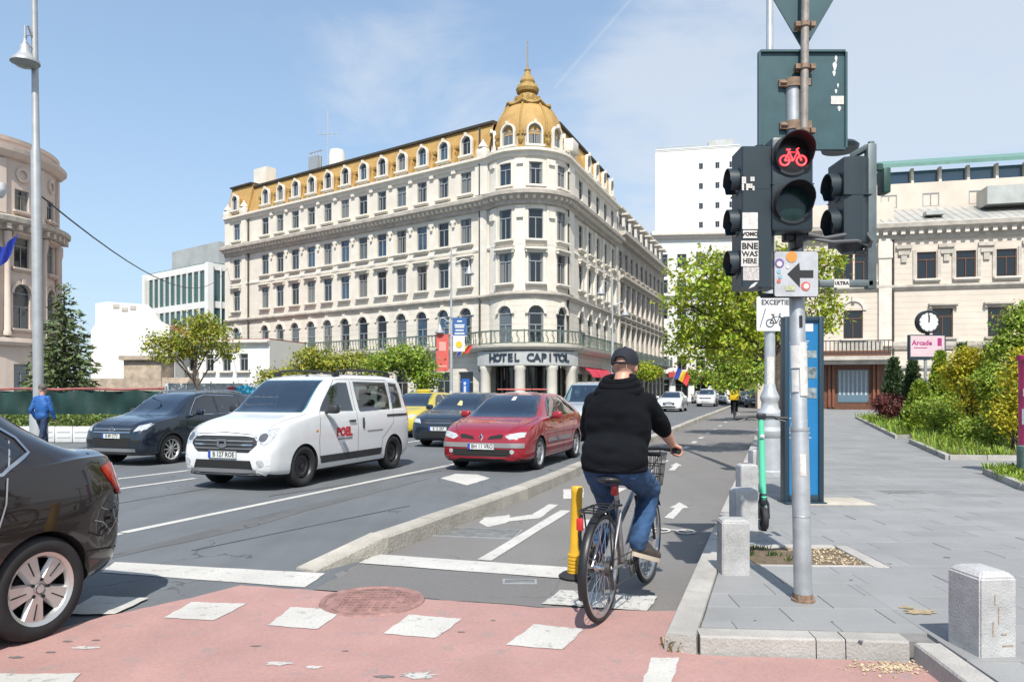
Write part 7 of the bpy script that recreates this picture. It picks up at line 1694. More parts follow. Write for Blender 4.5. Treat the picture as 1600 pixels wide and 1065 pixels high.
SAL = Body(SALT, (.80, 3.44), .311, arch=1.10, wins=SALW, cabin=(1.22, 3.62, .74, 2.1, 3.0))
M_BROWN = paint('brown_black_metallic', (.020, .013, .010), .35, .22)
q = gd(63, 1000); HB = math.atan2(-.955, -.296)
t = car_thing('brown_saloon', 'dark brown saloon car with dented rear corner and silver wheels at the left edge', (0, 0), SAL, 3.44, 1.50, 'car', rz=HB)
lp = Matrix.Rotation(HB, 2) @ Vector((SAL.L / 2 - 3.44, 1.50 / 2 + .09)); t.location = (q.x - lp.x, q.y - lp.y, 0); sal = t
M_ALLOYB = mat('bright_alloy', (.60, .59, .57), .30, .75)
bd = body_part(SAL, t, M_BROWN); add_wheels(t, SAL, 'five', .19, 1.53, M_ALLOYB)
# dent in the rear left corner
hd_ = [(-SAL.L / 2 + .17, .82, .70, .09, .030), (-SAL.L / 2 + .25, .85, .60, .08, .022), (-SAL.L / 2 + .10, .78, .80, .06, .018), (-SAL.L / 2 + .19, .85, .54, .05, -.012)]
for v in bd.data.vertices:
    if v.co.x < -1.6 and v.co.y > .5:
        for x, y, z, r_, dpt in hd_:
            d2 = (v.co.x - x) ** 2 + (v.co.z - z) ** 2
            v.co.y -= dpt * math.exp(-d2 / (r_ * r_)) * (1 + .35 * math.sin(v.co.x * 60 + v.co.z * 45))
for poly, nm in ((SALW[0][1], 'front_window'), (SALW[1][1], 'rear_window')):
    add_patch(SAL, t, nm, poly, 'side', M_CARGL, True, off=.004)
SAL.line(zp([(1.40, .965), (2.3, .952), (3.2, .965), (3.43, 1.06), (3.40, 1.15), (3.2, 1.32)]), 'side', .018, .008).build('window_trim', M_CHROME, t)
add_patch(SAL, t, 'rear_windscreen', SALW[3][1], 'rear', M_CARGL2, off=.004)
tl_ = add_patch(SAL, t, 'tail_light', zp([(4.02, .905), (4.08, .83), (4.20, .735), (4.28, .72), (4.30, .80), (4.26, .91), (4.15, .935)]), 'side', M_TAIL, True, off=.008, step=.025)
add_patch(SAL, t, 'tail_light', [(.40, .84), (.60, .82), (.64, .95), (.46, .97)], 'rear', M_TAIL, True, off=.006)
seams(SAL, t, [zp(l) for l in [[(3.34, 1.16), (3.22, .93), (3.20, .80), (3.10, .58), (3.02, .34)], [(2.33, 1.40), (2.33, .3)], [(1.25, .95), (1.22, .3)], [(3.98, 1.00), (4.12, .965)]]]); seams(SAL, t, [zp(l) for l in [[(3.84, .565), (3.98, .53), (4.10, .58), (4.22, .645)], [(3.83, .47), (4.26, .44), (4.33, .455)]]], both=False, name='bumper_seam', w=.012)
SAL.line(zp([(3.345, 1.14), (3.225, .93), (3.205, .80), (3.115, .60)]), 'side', .010, .0045).build('door_edge', M_GALV, t)
seams(SAL, t, [zp(l) for l in [[(3.9, .62), (4.0, .60), (4.09, .54)], [(3.97, .68), (4.05, .66)], [(4.12, .66), (4.15, .60), (4.22, .60)], [(4.12, .70), (4.19, .68), (4.22, .74), (4.17, .77)], [(4.05, .53), (4.2, .60), (4.24, .68)]]], both=False, name='scratch', w=.005, mt=M_GALV)
door_handle(SAL, t, 3.02, .88, M_CHROME); door_handle(SAL, t, 2.1, .83, M_CHROME)
plate(SAL, t, '', 0, .62, False); add_patch(SAL, t, 'windscreen', SALW[2][1], 'front', M_CARGL2, off=.004)
for s in (1, -1): mirror(t, SAL.L / 2 - 1.45, s * .86, 1.02, M_BROWN, s)
mb = MB(); mb.lathe([(0, 0), (.085, 0), (.085, .006), (0, .008)], 20, mtx=Matrix.Translation(SAL.hit((SAL.L / 2 - 3.86, 3, .74), (0, -1, 0))[0]) @ Matrix.Rotation(R(-90), 4, 'X'))
add_patch(SAL, t, 'fuel_flap', circ(3.62, .80, .085, 16), 'side', M_BROWN, off=.002, side=-1)
# ---- red hatchback
HAT = Body([(0, .26, .54, .62, .50, .60, .56, .36), (.04, .21, .60, .70, .66, .73, .68, .45), (.15, .18, .68, .78, .77, .82, .78, .55), (.4, .17, .80, .87, .82, .865, .83, .6), (.85, .17, .90, .955, .84, .885, .86, .62), (1.08, .17, .935, 1.02, .845, .888, .865, .62), (1.5, .17, .955, 1.27, .845, .888, .855, .59), (1.9, .17, .965, 1.42, .845, .888, .85, .575), (2.3, .17, .972, 1.46, .845, .888, .85, .57), (2.9, .17, .985, 1.45, .845, .89, .855, .57), (3.5, .20, .995, 1.38, .84, .89, .85, .565), (3.85, .24, 1.0, 1.27, .83, .875, .83, .56), (4.05, .29, .99, 1.13, .79, .84, .79, .56), (4.16, .34, .95, 1.03, .72, .78, .72, .5), (4.21, .42, .85, .95, .62, .70, .62, .42)], (.86, 3.48), .317, wins=HATW, cabin=(1.22, 3.98, .74, 2.2, 3.0))
M_REDC = paint('dark_red_paint', (.30, .010, .022), .2, .28)
M_REDG = mat('silver_grey_bumper', (.26, .26, .26), .45, .3)
q = gd(843, 733); t = car_thing('red_hatchback', 'dark red hatchback with silver bumper strip beside the median kerb', q, HAT, .86, 1.52); red = t
M_HUB = mat('silver_hubcap', (.42, .43, .44), .4, .5, var=.1, vs=10.)
body_part(HAT, t, M_REDC); add_wheels(t, HAT, 'cap', .195, 1.54, M_HUB)
add_patch(HAT, t, 'windscreen', [(-.70, .985), (.70, .985), (.56, 1.405), (-.56, 1.405)], 'front', M_CARGL2, off=.005)
for poly, nm in (([(1.50, 1.00), (2.36, .99), (2.36, 1.37), (2.1, 1.365), (1.85, 1.27)], 'front_window'), ([(2.44, .99), (3.20, 1.01), (3.22, 1.33), (2.9, 1.37), (2.44, 1.375)], 'rear_window'), ([(3.27, 1.02), (3.68, 1.06), (3.60, 1.18), (3.28, 1.31)], 'rear_quarter_window')):
    add_patch(HAT, t, nm, poly, 'side', M_CARGL, True, off=.004)
add_patch(HAT, t, 'headlight', [(.46, .66), (.55, .605), (.79, .655), (.80, .735), (.70, .735), (.52, .70)], 'front', M_LAMPG, True, off=.006, step=.03)
add_patch(HAT, t, 'grille', [(.13, .61), (.40, .625), (.43, .69), (.36, .70), (.17, .665)], 'front', M_UNDER, True, off=.005, step=.03)
x = HAT.hit((5, 0, .645), (-1, 0, 0))[0].x; mb = MB()
lz = [(0, .075), (.045, 0), (0, -.075), (-.045, 0)]; li = [(0, .042), (.024, 0), (0, -.042), (-.024, 0)]
mb.add([(x + .014, a, .645 + b) for a, b in lz] + [(x + .022, a, .645 + b) for a, b in li] + [(x - .01, a * 1.1, .645 + b * 1.1) for a, b in lz], [(i, (i + 1) % 4, 4 + (i + 1) % 4, 4 + i) for i in range(4)] + [(8 + i, 8 + (i + 1) % 4, (i + 1) % 4, i) for i in range(4)]); mb.build('badge', M_CHROME, t)
add_patch(HAT, t, 'bumper_strip', [(-.80, .46), (.80, .46), (.80, .545), (.6, .545), (-.6, .545), (-.80, .545)], 'front', M_REDG, off=.010)
add_patch(HAT, t, 'bumper_intake', [(-.55, .30), (.55, .30), (.63, .43), (-.63, .43)], 'front', M_UNDER, off=.005); HAT.line([(-.5, .345), (.5, .345)], 'front', .012, .012).build('intake_bar', M_TRIM, t)
for s in (1, -1): add_patch(HAT, t, 'fog_light', circ(s * .60, .39, .04), 'front', M_LAMPG, off=.01, step=.03)
plate(HAT, t, 'BH 11 VRO', 0, .475)
seams(HAT, t, [[(1.32, .28), (1.28, .6), (1.36, .97)], [(2.40, 1.40), (2.42, .9), (2.40, .28)], [(3.3, 1.0), (3.20, .75), (3.02, .5), (2.98, .3)]]); seams(HAT, t, [[(.10, -.52), (.45, -.70), (1.06, -.78)], [(.10, .52), (.45, .70), (1.06, .78)]], 'top', False, 'bonnet_seam')
add_patch(HAT, t, 'side_moulding', [(1.34, .50), (3.0, .51), (3.0, .575), (1.34, .565)], 'side', M_REDG, True, off=.01)
door_handle(HAT, t, 2.28, .86, M_REDC); door_handle(HAT, t, 3.1, .89, M_REDC)
for s in (1, -1): mirror(t, HAT.L / 2 - 1.58, s * .86, 1.02, M_REDC, s)
add_patch(HAT, t, 'windscreen_sticker', [(.02, 1.30), (.10, 1.30), (.09, 1.37), (.02, 1.37)], 'front', M_STICK, off=.009)
add_patch(HAT, t, 'rear_windscreen', HATW[3][1], 'rear', M_CARGL, off=.004)
for s in (1, -1): add_patch(HAT, t, 'tail_light', [(4.05, .72), (4.15, .72), (4.13, .98), (4.03, .98)], 'side', M_TAIL, off=.005, side=s)
add_patch(HAT, t, 'bonnet_print', [(.55, -.42), (.62, -.42), (.72, .0), (.62, .12)], 'top', mat('faded_orange_print', (.42, .08, .03), .4), off=.002)
# ---- dark blue off-roader
SUV = Body([(0, .34, .66, .76, .54, .64, .6, .38), (.04, .28, .74, .86, .70, .77, .72, .5), (.15, .24, .85, .96, .80, .85, .80, .58), (.45, .23, .98, 1.05, .85, .885, .85, .62), (.95, .23, 1.06, 1.13, .865, .90, .87, .63), (1.12, .23, 1.08, 1.18, .865, .902, .87, .63), (1.6, .23, 1.09, 1.49, .865, .902, .865, .62), (1.95, .23, 1.095, 1.63, .865, .902, .86, .62), (2.4, .23, 1.10, 1.68, .865, .902, .86, .62), (3.2, .23, 1.12, 1.67, .865, .905, .865, .62), (3.9, .26, 1.14, 1.60, .85, .895, .85, .61), (4.2, .32, 1.12, 1.45, .81, .86, .81, .58), (4.37, .38, 1.06, 1.2, .74, .8, .74, .5), (4.43, .46, .9, 1.05, .62, .7, .62, .42)], (.88, 3.48), .345, wins=SUVW, cabin=(1.3, 4.18, .82, 2.2, 3.1))
M_NAVY = paint('dark_navy_paint', (.012, .020, .034), .3, .26)
q = gd(268, 724); t = car_thing('dark_off_roader', 'dark navy off-road car with pale headlights in the far left lane', q, SUV, .88, 1.56, rz=HDA + R(2)); t.scale = (.88,) * 3; t.location = Vector((q.x, q.y, 0)) + (t.location - Vector((q.x, q.y, 0))) * .88
body_part(SUV, t, M_NAVY); M_SPK = mat('pale_alloy', (.5, .5, .48), .35, .6); add_wheels(t, SUV, 'multi', .21, 1.57, M_SPK)
add_patch(SUV, t, 'windscreen', [(-.71, 1.13), (.71, 1.13), (.61, 1.60), (-.61, 1.60)], 'front', M_CARGL2, off=.005)
for poly, nm in (([(1.56, 1.14), (2.46, 1.14), (2.46, 1.575), (2.15, 1.57), (1.92, 1.50)], 'front_window'), ([(2.54, 1.14), (3.36, 1.16), (3.38, 1.54), (2.54, 1.58)], 'rear_window'), ([(3.43, 1.18), (3.9, 1.22), (3.84, 1.42), (3.44, 1.53)], 'rear_quarter_window')): add_patch(SUV, t, nm, poly, 'side', M_CARGL, True, off=.004)
SUV.line([(1.5, 1.12), (1.9, 1.52), (2.2, 1.60), (3.3, 1.57)], 'side', .016, .008).build('window_trim', M_CHROME, t); SUV.line([(1.5, 1.115), (2.6, 1.12), (3.85, 1.17)], 'side', .014, .008).build('window_trim', M_CHROME, t)
gr = add_patch(SUV, t, 'grille', [(-.52, .74), (.52, .74), (.58, .87), (-.58, .87)], 'front', M_TRIM, off=.005)
for z in (.765, .835): SUV.line([(-.52, z), (.52, z)], 'front', .022, .012).build('grille_bar', M_CHROME, gr)
x = SUV.hit((5, 0, .81), (-1, 0, 0))[0].x; mb = MB(); mb.ring((x + .016, 0, .81), .062, .075, 24, 'X', .014); mb.tube([(x + .02, -.05, .84), (x + .02, -.02, .765), (x + .02, 0, .81), (x + .02, .02, .765), (x + .02, .05, .84)], .007, 6); mb.build('badge', M_CHROME, gr)
add_patch(SUV, t, 'headlight', [(.60, .78), (.82, .83), (.845, .95), (.80, .965), (.66, .91)], 'front', M_LAMPG, True, off=.006, step=.03)
add_patch(SUV, t, 'bumper_intake', [(-.50, .44), (.50, .44), (.54, .64), (-.54, .64)], 'front', M_UNDER, off=.004); add_patch(SUV, t, 'lower_bumper', [(-.66, .33), (.66, .33), (.66, .40), (-.66, .40)], 'front', M_GREYTR, off=.008)
add_patch(SUV, t, 'fog_light', [(.58, .50), (.76, .52), (.77, .60), (.60, .59)], 'front', M_UNDER, True, off=.006, step=.04)
plate(SUV, t, 'B 89 CTV', 0, .68); seams(SUV, t, [[(1.36, .4), (1.32, .8), (1.42, 1.10)], [(2.5, 1.6), (2.5, .4)], [(3.4, 1.15), (3.26, .8), (3.08, .5)]])
for s in (1, -1):
    mirror(t, SUV.L / 2 - 1.66, s * .88, 1.19, M_NAVY, s)
    for wx in SUV.wh:
        c = [(wx + .40 * math.cos(R(a)), .345 + .40 * math.sin(R(a))) for a in range(-5, 186, 10)]; SUV.line(c, 'side', .055, .010, s).build('wheel_arch_trim', M_TRIM, t)
    mb = MB(); mb.tube([(SUV.L / 2 - x, s * .585, z) for x, z in ((2.0, 1.63), (2.15, 1.69), (3.3, 1.70), (3.7, 1.64))], .018, 8); mb.build('roof_rail', M_CHROME, t)
add_patch(SUV, t, 'rear_windscreen', SUVW[3][1], 'rear', M_CARGL, off=.004); door_handle(SUV, t, 2.34, 1.0, M_NAVY)
# ---- navy estate behind the van, yellow taxi, and the small far cars share simpler fronts
def simple(body, name, label, flw, pm, wheel, rimm, wz, hz, gz, track=1.5, cat='car', rz=None, plate_txt='', gl=None, sidepolys=None, group=None):
    t = car_thing(name, label, flw, body, body.wh[0], track, cat, rz)
    if group: t['group'] = group
    body_part(body, t, pm); add_wheels(t, body, wheel, .19, track + .02, rimm)
    y0, z0, y1, z1 = wz; add_patch(body, t, 'windscreen', [(-y0, z0), (y0, z0), (y1, z1), (-y1, z1)], 'front', gl or M_CARGL2, off=.005, step=.07); add_patch(body, t, 'rear_windscreen', body.wins[-1][1], 'rear', M_CARGL, off=.004, step=.08)
    for p in sidepolys or (): add_patch(body, t, 'side_window', p, 'side', M_CARGL, True, off=.004, step=.08)
    add_patch(body, t, 'headlight', hz, 'front', M_LAMPG, True, off=.006, step=.05)
    add_patch(body, t, 'grille', gz, 'front', M_TRIM, off=.005, step=.06)
    zc = sum(p[1] for p in gz) / len(gz)
    for dz in (-.03, .03): body.line([(gz[0][0] * .85, zc + dz), (-gz[0][0] * .85, zc + dz)], 'front', .012, .01).build('grille_bar', M_CHROME, t)
    add_patch(body, t, 'bumper_intake', [(-.5, .30), (.5, .30), (.46, .40), (-.46, .40)], 'front', M_UNDER, off=.004, step=.08)
    plate(body, t, plate_txt, 0, .50)
    for s in (1, -1): mirror(t, body.L / 2 - 1.5, s * .86, wz[1] + .05, pm, s)
    return t
M_NAVY2 = paint('slate_blue_paint', (.018, .028, .045), .35, .28)
sp_h = [[(1.50, 1.00), (2.36, .99), (2.36, 1.37), (2.1, 1.365), (1.85, 1.27)], [(2.44, .99), (3.20, 1.01), (3.22, 1.33), (2.44, 1.375)]]
hz1 = [(.50, .64), (.74, .66), (.79, .76), (.58, .745)]; gz1 = [(-.42, .62), (.42, .62), (.45, .74), (-.45, .74)]
t = simple(HAT, 'navy_saloon', 'dark slate blue car with chrome grille behind the red hatchback', gd(750, 697), M_NAVY2, 'multi', M_SPK, (.70, .985, .56, 1.405), hz1, gz1, plate_txt='B 12 SKF', sidepolys=sp_h); navy = t
mb = MB(); mb.bbox((-.0, -.2, 1.2), (.02, .02, .02), .005)
add_patch(HAT, t, 'windscreen_note', [(.0, 1.10), (.16, 1.08), (.10, 1.20), (.02, 1.22)], 'front', mat('pale_yellow_paper', (.55, .50, .20), .7), off=.009)
M_TAXI = paint('taxi_yellow_paint', (.50, .40, .03), 0, .35)
t = simple(HAT, 'yellow_taxi', 'yellow taxi partly hidden behind the white van', gd(668, 682) + Vector((0, 0, 0)), M_TAXI, 'cap', M_HUB, (.70, .985, .56, 1.405), hz1, gz1, sidepolys=sp_h, cat='taxi')
mb = MB(); mb.bbox((-.15, 0, 1.50), (.16, .5, .10), .03); mb.build('roof_sign', M_TAXI, t)
t = simple(HAT, 'silver_car', 'silver car with roof bars just visible over the red hatchback', gd(826, 672), M_WCAR, 'cap', M_HUB, (.70, .985, .56, 1.405), hz1, gz1, sidepolys=sp_h)
for s in (1, -1): mb = MB(); mb.tube([(.35, s * .58, 1.45), (.2, s * .58, 1.54), (-1.0, s * .58, 1.53), (-1.2, s * .58, 1.42)], .02, 6); mb.build('roof_rail', M_TRIM, t)
mb = MB(); mb.tube([(0, -.9, 1.55), (0, .9, 1.55)], .03, 6); mb.tube([(-.9, -.9, 1.55), (-.9, .9, 1.55)], .03, 6); mb.build('roof_bar', M_REDST, t)
M_SILV = paint('pale_silver_paint', (.52, .54, .55), .4, .3)
t = simple(VAN, 'silver_minivan', 'pale silver minivan with wide dark windscreen partly hidden by the cyclist', gd(955, 688), M_SILV, 'steel', M_STEELW, (.68, 1.15, .585, 1.675), hl_, [(-.5, .62), (.5, .62), (.56, .76), (-.56, .76)], sidepolys=[[(2.48, 1.13), (3.56, 1.15), (3.56, 1.655), (2.44, 1.66)]], cat='van')
t.location.x -= .05
hzs = [(.60, .78), (.82, .83), (.845, .95), (.66, .91)]; gzs = [(-.45, .55), (.45, .55), (.5, .85), (-.5, .85)]
sp_s = [[(1.56, 1.14), (2.46, 1.14), (2.46, 1.575), (1.92, 1.50)], [(2.54, 1.14), (3.36, 1.16), (3.38, 1.54), (2.54, 1.58)]]
t = simple(HAT, 'white_saloon', 'white car with large dark grille beyond the cyclist on the avenue', gd(1066, 643), M_WCAR, 'multi', M_SPK, (.70, .985, .56, 1.405), hz1, [(-.4, .48), (.4, .48), (.42, .74), (-.42, .74)], sidepolys=sp_h)
t = simple(SUV, 'white_off_roader', 'small white off-road car far down the avenue', gd(1118, 635), M_WCAR, 'multi', M_SPK, (.71, 1.13, .61, 1.60), hzs, [(-.5, .74), (.5, .74), (.58, .87), (-.58, .87)], sidepolys=sp_s)
far = [(HAT, 'grey', 1104, 630, M_SILV, 'pale grey car farthest down the avenue'), (HAT, 'dark', 1178, 634, M_NAVY2, 'dark parked car beyond the delivery rider on the right'), (SUV, 'black', 1196, 637, M_NAVY, 'black parked car behind the lamp post far on the right'), (HAT, 'pale', 1168, 632, M_WCAR, 'small white parked car next to the delivery rider'), (HAT, 'silver', 1135, 631, M_SILV, 'pale silver car between the far white off-roader and the delivery rider')]
for b, nm, px, py, pm, lab in far:
    simple(b, nm + '_car', lab, gd(px, py), pm, 'cap', M_HUB, (.70, .985, .56, 1.405) if b is HAT else (.71, 1.13, .61, 1.60), hz1 if b is HAT else hzs, gz1 if b is HAT else [(-.5, .74), (.5, .74), (.58, .87), (-.58, .87)], sidepolys=sp_h if b is HAT else sp_s)
# ================================================================ cyclist, bicycle and other people
from mathutils import noise
M_SKIN = mat('skin', (.50, .27, .19), .5, var=.12, vs=14.)
M_HOOD = mat('black_cotton', (.0055, .0065, .009), .95, var=.3, vs=3., bump=.25, bs=220., spec=.15)
M_JEANS = mat('blue_denim', (.020, .060, .14), .85, var=.45, vs=6., bump=.25, bs=240.)
M_SHOE = mat('dark_shoe_cloth', (.05, .04, .035), .8, var=.2, vs=20.); M_SOLE = mat('pale_sole', (.42, .36, .28), .7)
M_HAIR = mat('grey_hair', (.10, .09, .08), .8)
def capsule(mb, a, b, ra, rb, n=16):
    a, b = Vector(a), Vector(b); d = b - a; L = d.length; q = Matrix.Translation(a) @ d.to_track_quat('Z', 'Y').to_matrix().to_4x4()
    prof = [(ra * math.sin(R(t)), -ra * math.cos(R(t))) for t in range(0, 90, 18)] + [(ra, 0), (rb, L)] + [(rb * math.cos(R(t)), L + rb * math.sin(R(t))) for t in range(18, 91, 18)]
    prof[0] = (0, prof[0][1]); prof[-1] = (0, prof[-1][1]); mb.lathe(prof, n, mtx=q)
def ellips(mb, c, r, rot=None, n=20):
    prof = [(math.sin(R(t)), -math.cos(R(t))) for t in range(0, 181, 15)]; prof[0] = (0, -1); prof[-1] = (0, 1)
    m = Matrix.Translation(c) @ (rot.to_4x4() if rot else Matrix.Identity(4)) @ Matrix.Diagonal((*r, 1)); mb.lathe(prof, n, mtx=m)
def blend(mb, name, mt, parent, vox=.012, smooth=6, wrinkle=0., wf=9., cut=None, seed=0., aniso=(1, 1, 1)):
    """fuse the builder's solids into ONE continuous skin (voxel remesh), smooth it and add cloth folds"""
    me = mb.mesh(name, mt); bm = bmesh.new(); bm.from_mesh(me); bmesh.ops.remove_doubles(bm, verts=bm.verts[:], dist=1e-5); bmesh.ops.recalc_face_normals(bm, faces=bm.faces[:]); bm.to_mesh(me); bm.free()
    ob = bpy.data.objects.new(name, me); C.objects.link(ob)
    q = ob.modifiers.new('r', 'REMESH'); q.mode = 'VOXEL'; q.voxel_size = vox
    q = ob.modifiers.new('s', 'SMOOTH'); q.iterations = smooth; q.factor = .5
    out = bpy.data.meshes.new_from_object(ob.evaluated_get(bpy.context.evaluated_depsgraph_get())); bpy.data.objects.remove(ob); out.name = name
    if wrinkle:
        for v in out.vertices:
            p = Vector((v.co.x * aniso[0], v.co.y * aniso[1], v.co.z * aniso[2])) * wf + Vector((seed, 0, 0)); v.co += v.normal * wrinkle * (abs(noise.noise(p)) * 1.6 - .4 + .5 * noise.noise(p * 2.3))
    if cut is not None:
        bm = bmesh.new(); bm.from_mesh(out); bmesh.ops.delete(bm, geom=[f for f in bm.faces if cut(f.calc_center_median())], context='FACES'); bm.to_mesh(out); bm.free()
    for p in out.polygons: p.use_smooth = True
    if not out.materials: out.materials.append(mt)
    return link(name, out, parent)
def head(mb, c, fwd, s=1.):
    f = Vector(fwd).normalized(); up = Vector((0, 0, 1)); r = f.cross(up).normalized(); up = r.cross(f); Mx = Matrix((r, f, up)).transposed()
    P = lambda x, y, z: Vector(c) + (r * x + f * y + up * z) * s
    ellips(mb, P(0, -.005, .02), (.076 * s, .096 * s, .10 * s), Mx); ellips(mb, P(0, .03, -.055), (.058 * s, .062 * s, .075 * s), Mx)
    capsule(mb, P(0, .088, .01), P(0, .112, -.03), .011 * s, .016 * s, 10)
    for a in (-1, 1): ellips(mb, P(a * .08, -.005, -.01), (.012 * s, .022 * s, .036 * s), Mx, 12)
    ellips(mb, P(0, .083, .03), (.052 * s, .014 * s, .012 * s), Mx, 12); ellips(mb, P(0, .085, -.068), (.026 * s, .012 * s, .010 * s), Mx, 12)
    return P
def grip_hand(mb, wrist, bar, ax, s=1., side=1):
    """hand closed on a bar: bar point, bar axis; four unequal fingers wrapped, thumb on the inside"""
    ax = Vector(ax).normalized(); bar = Vector(bar); wrist = Vector(wrist); back = (wrist - bar); back -= ax * back.dot(ax); back.normalize(); up = ax.cross(back).normalized()
    if up.z < 0: up = -up
    k = bar + up * .03 + back * .012
    for i, (o, L) in enumerate(((.036, .95), (.013, 1.), (-.011, .95), (-.034, .82))):
        kn = k + ax * o * s
        capsule(mb, wrist + ax * o * .5, kn, .015 * s, .013 * s, 10)
        pts = [kn, bar + ax * o + (-back * .030 + up * .024) * L, bar + ax * o + (-back * .034 - up * .014) * L, bar + ax * o + (-back * .006 - up * .032) * L]
        for a, b in zip(pts, pts[1:]): capsule(mb, a, b, .0098 * s, .0088 * s, 8)
    t0 = wrist.lerp(k, .45) + ax * .03 * side; pts = [t0, bar + ax * .052 * side + back * .026 + up * .008, bar + ax * .048 * side - up * .022 - back * .004]
    for a, b in zip(pts, pts[1:]): capsule(mb, a, b, .012 * s, .010 * s, 8)
def cap_hat(parent, P, s, mt, strap=True):
    c = P(0, 0, 0); f = (P(0, 1, 0) - c).normalized(); r = (P(1, 0, 0) - c).normalized(); u = (P(0, 0, 1) - c).normalized()
    o = P(0, -.006, .030); q = Matrix(((r.x, f.x, u.x, o.x), (r.y, f.y, u.y, o.y), (r.z, f.z, u.z, o.z), (0, 0, 0, 1)))
    mb = MB(); prof = [(1.0, -.2), (1.02, 0), (.99, .25), (.9, .52), (.72, .78), (.45, .94), (.15, 1.0), (0, 1.0)]; n = 32; vs = []
    for rr_, z in prof:
        for j in range(n):
            a = 2 * math.pi * j / n; zz_ = z
            if z < .1 and abs(a - 1.5 * math.pi) < .5 and strap: zz_ = max(z, .34 * math.sqrt(max(0, 1 - ((a - 1.5 * math.pi) / .5) ** 2)))
            vs.append((.089 * s * rr_ * math.cos(a), .108 * s * rr_ * math.sin(a), .098 * s * zz_))
    fs = [(i * n + j, i * n + (j + 1) % n, (i + 1) * n + (j + 1) % n, (i + 1) * n + j) for i in range(len(prof) - 1) for j in range(n)]
    mb.add(vs, fs, 0, True, mtx=q); mb.lathe([(.012, 0), (.010, .008), (0, .01)], 10, mtx=q @ Matrix.Translation((0, 0, .097 * s)))
    if strap: mb.tube([(.086 * s * math.cos(R(t)), .105 * s * math.sin(R(t)), -.012 * s) for t in range(238, 303, 6)], .008 * s, 6, mtx=q)
    vs = []
    for j in range(13):
        a = R(15 + 150 * j / 12); vs += [(.088 * s * math.cos(a), .106 * s * math.sin(a), -.005 * s), (.082 * s * math.cos(a), .106 * s * math.sin(a) + .085 * s * math.sin(a), -.022 * s), (.082 * s * math.cos(a), .106 * s * math.sin(a) + .085 * s * math.sin(a), -.028 * s), (.088 * s * math.cos(a), .106 * s * math.sin(a), -.015 * s)]
    mb.add(vs, [(4 * i + j, 4 * i + 4 + j, 4 * i + 4 + (j + 1) % 4, 4 * i + (j + 1) % 4) for i in range(12) for j in range(4)], 0, True, mtx=q)
    return mb.build('cap', mt, parent)
def eyes(parent, P):
    for a in (-1, 1):
        mb = MB(); ellips(mb, P(a * .032, .082, .006), (.012, .009, .008), None, 10); e = mb.build('eye', mat('eye_white', (.55, .53, .5), .3), parent)
        mb = MB(); ellips(mb, P(a * .032, .090, .006), (.005, .003, .005), None, 8); mb.build('iris', M_INK, e)
def shoe(parent, heel, toe, up=(0, 0, 1)):
    heel, toe = Vector(heel), Vector(toe); f = (toe - heel); L = f.length; f.normalize(); u = Vector(up); r = f.cross(u).normalized(); u = r.cross(f)
    P = lambda x, y, z: heel + f * x * L + r * y + u * z
    mb = MB(); capsule(mb, P(.12, 0, .05), P(.5, 0, .048), .040, .046); capsule(mb, P(.5, 0, .045), P(.86, 0, .036), .046, .037); capsule(mb, P(.16, 0, .06), P(.2, 0, .115), .040, .045); capsule(mb, P(.2, 0, .1), P(.55, 0, .06), .042, .036)
    o = blend(mb, 'shoe', M_SHOE, parent, .008, 4)
    ms = MB(); ol = []
    for t in range(24):
        a = 2 * math.pi * t / 24; x = .5 + .52 * math.cos(a); w = (.040 + .008 * math.cos(a - .6)) * abs(math.sin(a)) ** .7 * (1 if math.sin(a) > 0 else -1); ol.append((x, w))
    vs = [P(x, w, z) for z in (-.008, .022) for x, w in ol]; n = 24; ms.add(vs, [list(range(n)), list(range(n, 2 * n))[::-1]] + [(i, n + i, n + (i + 1) % n, (i + 1) % n) for i in range(n)]); ms.build('sole', M_SOLE, o)
BA = math.atan2(.898, .4405); BO = (.577, 4.745, .014)
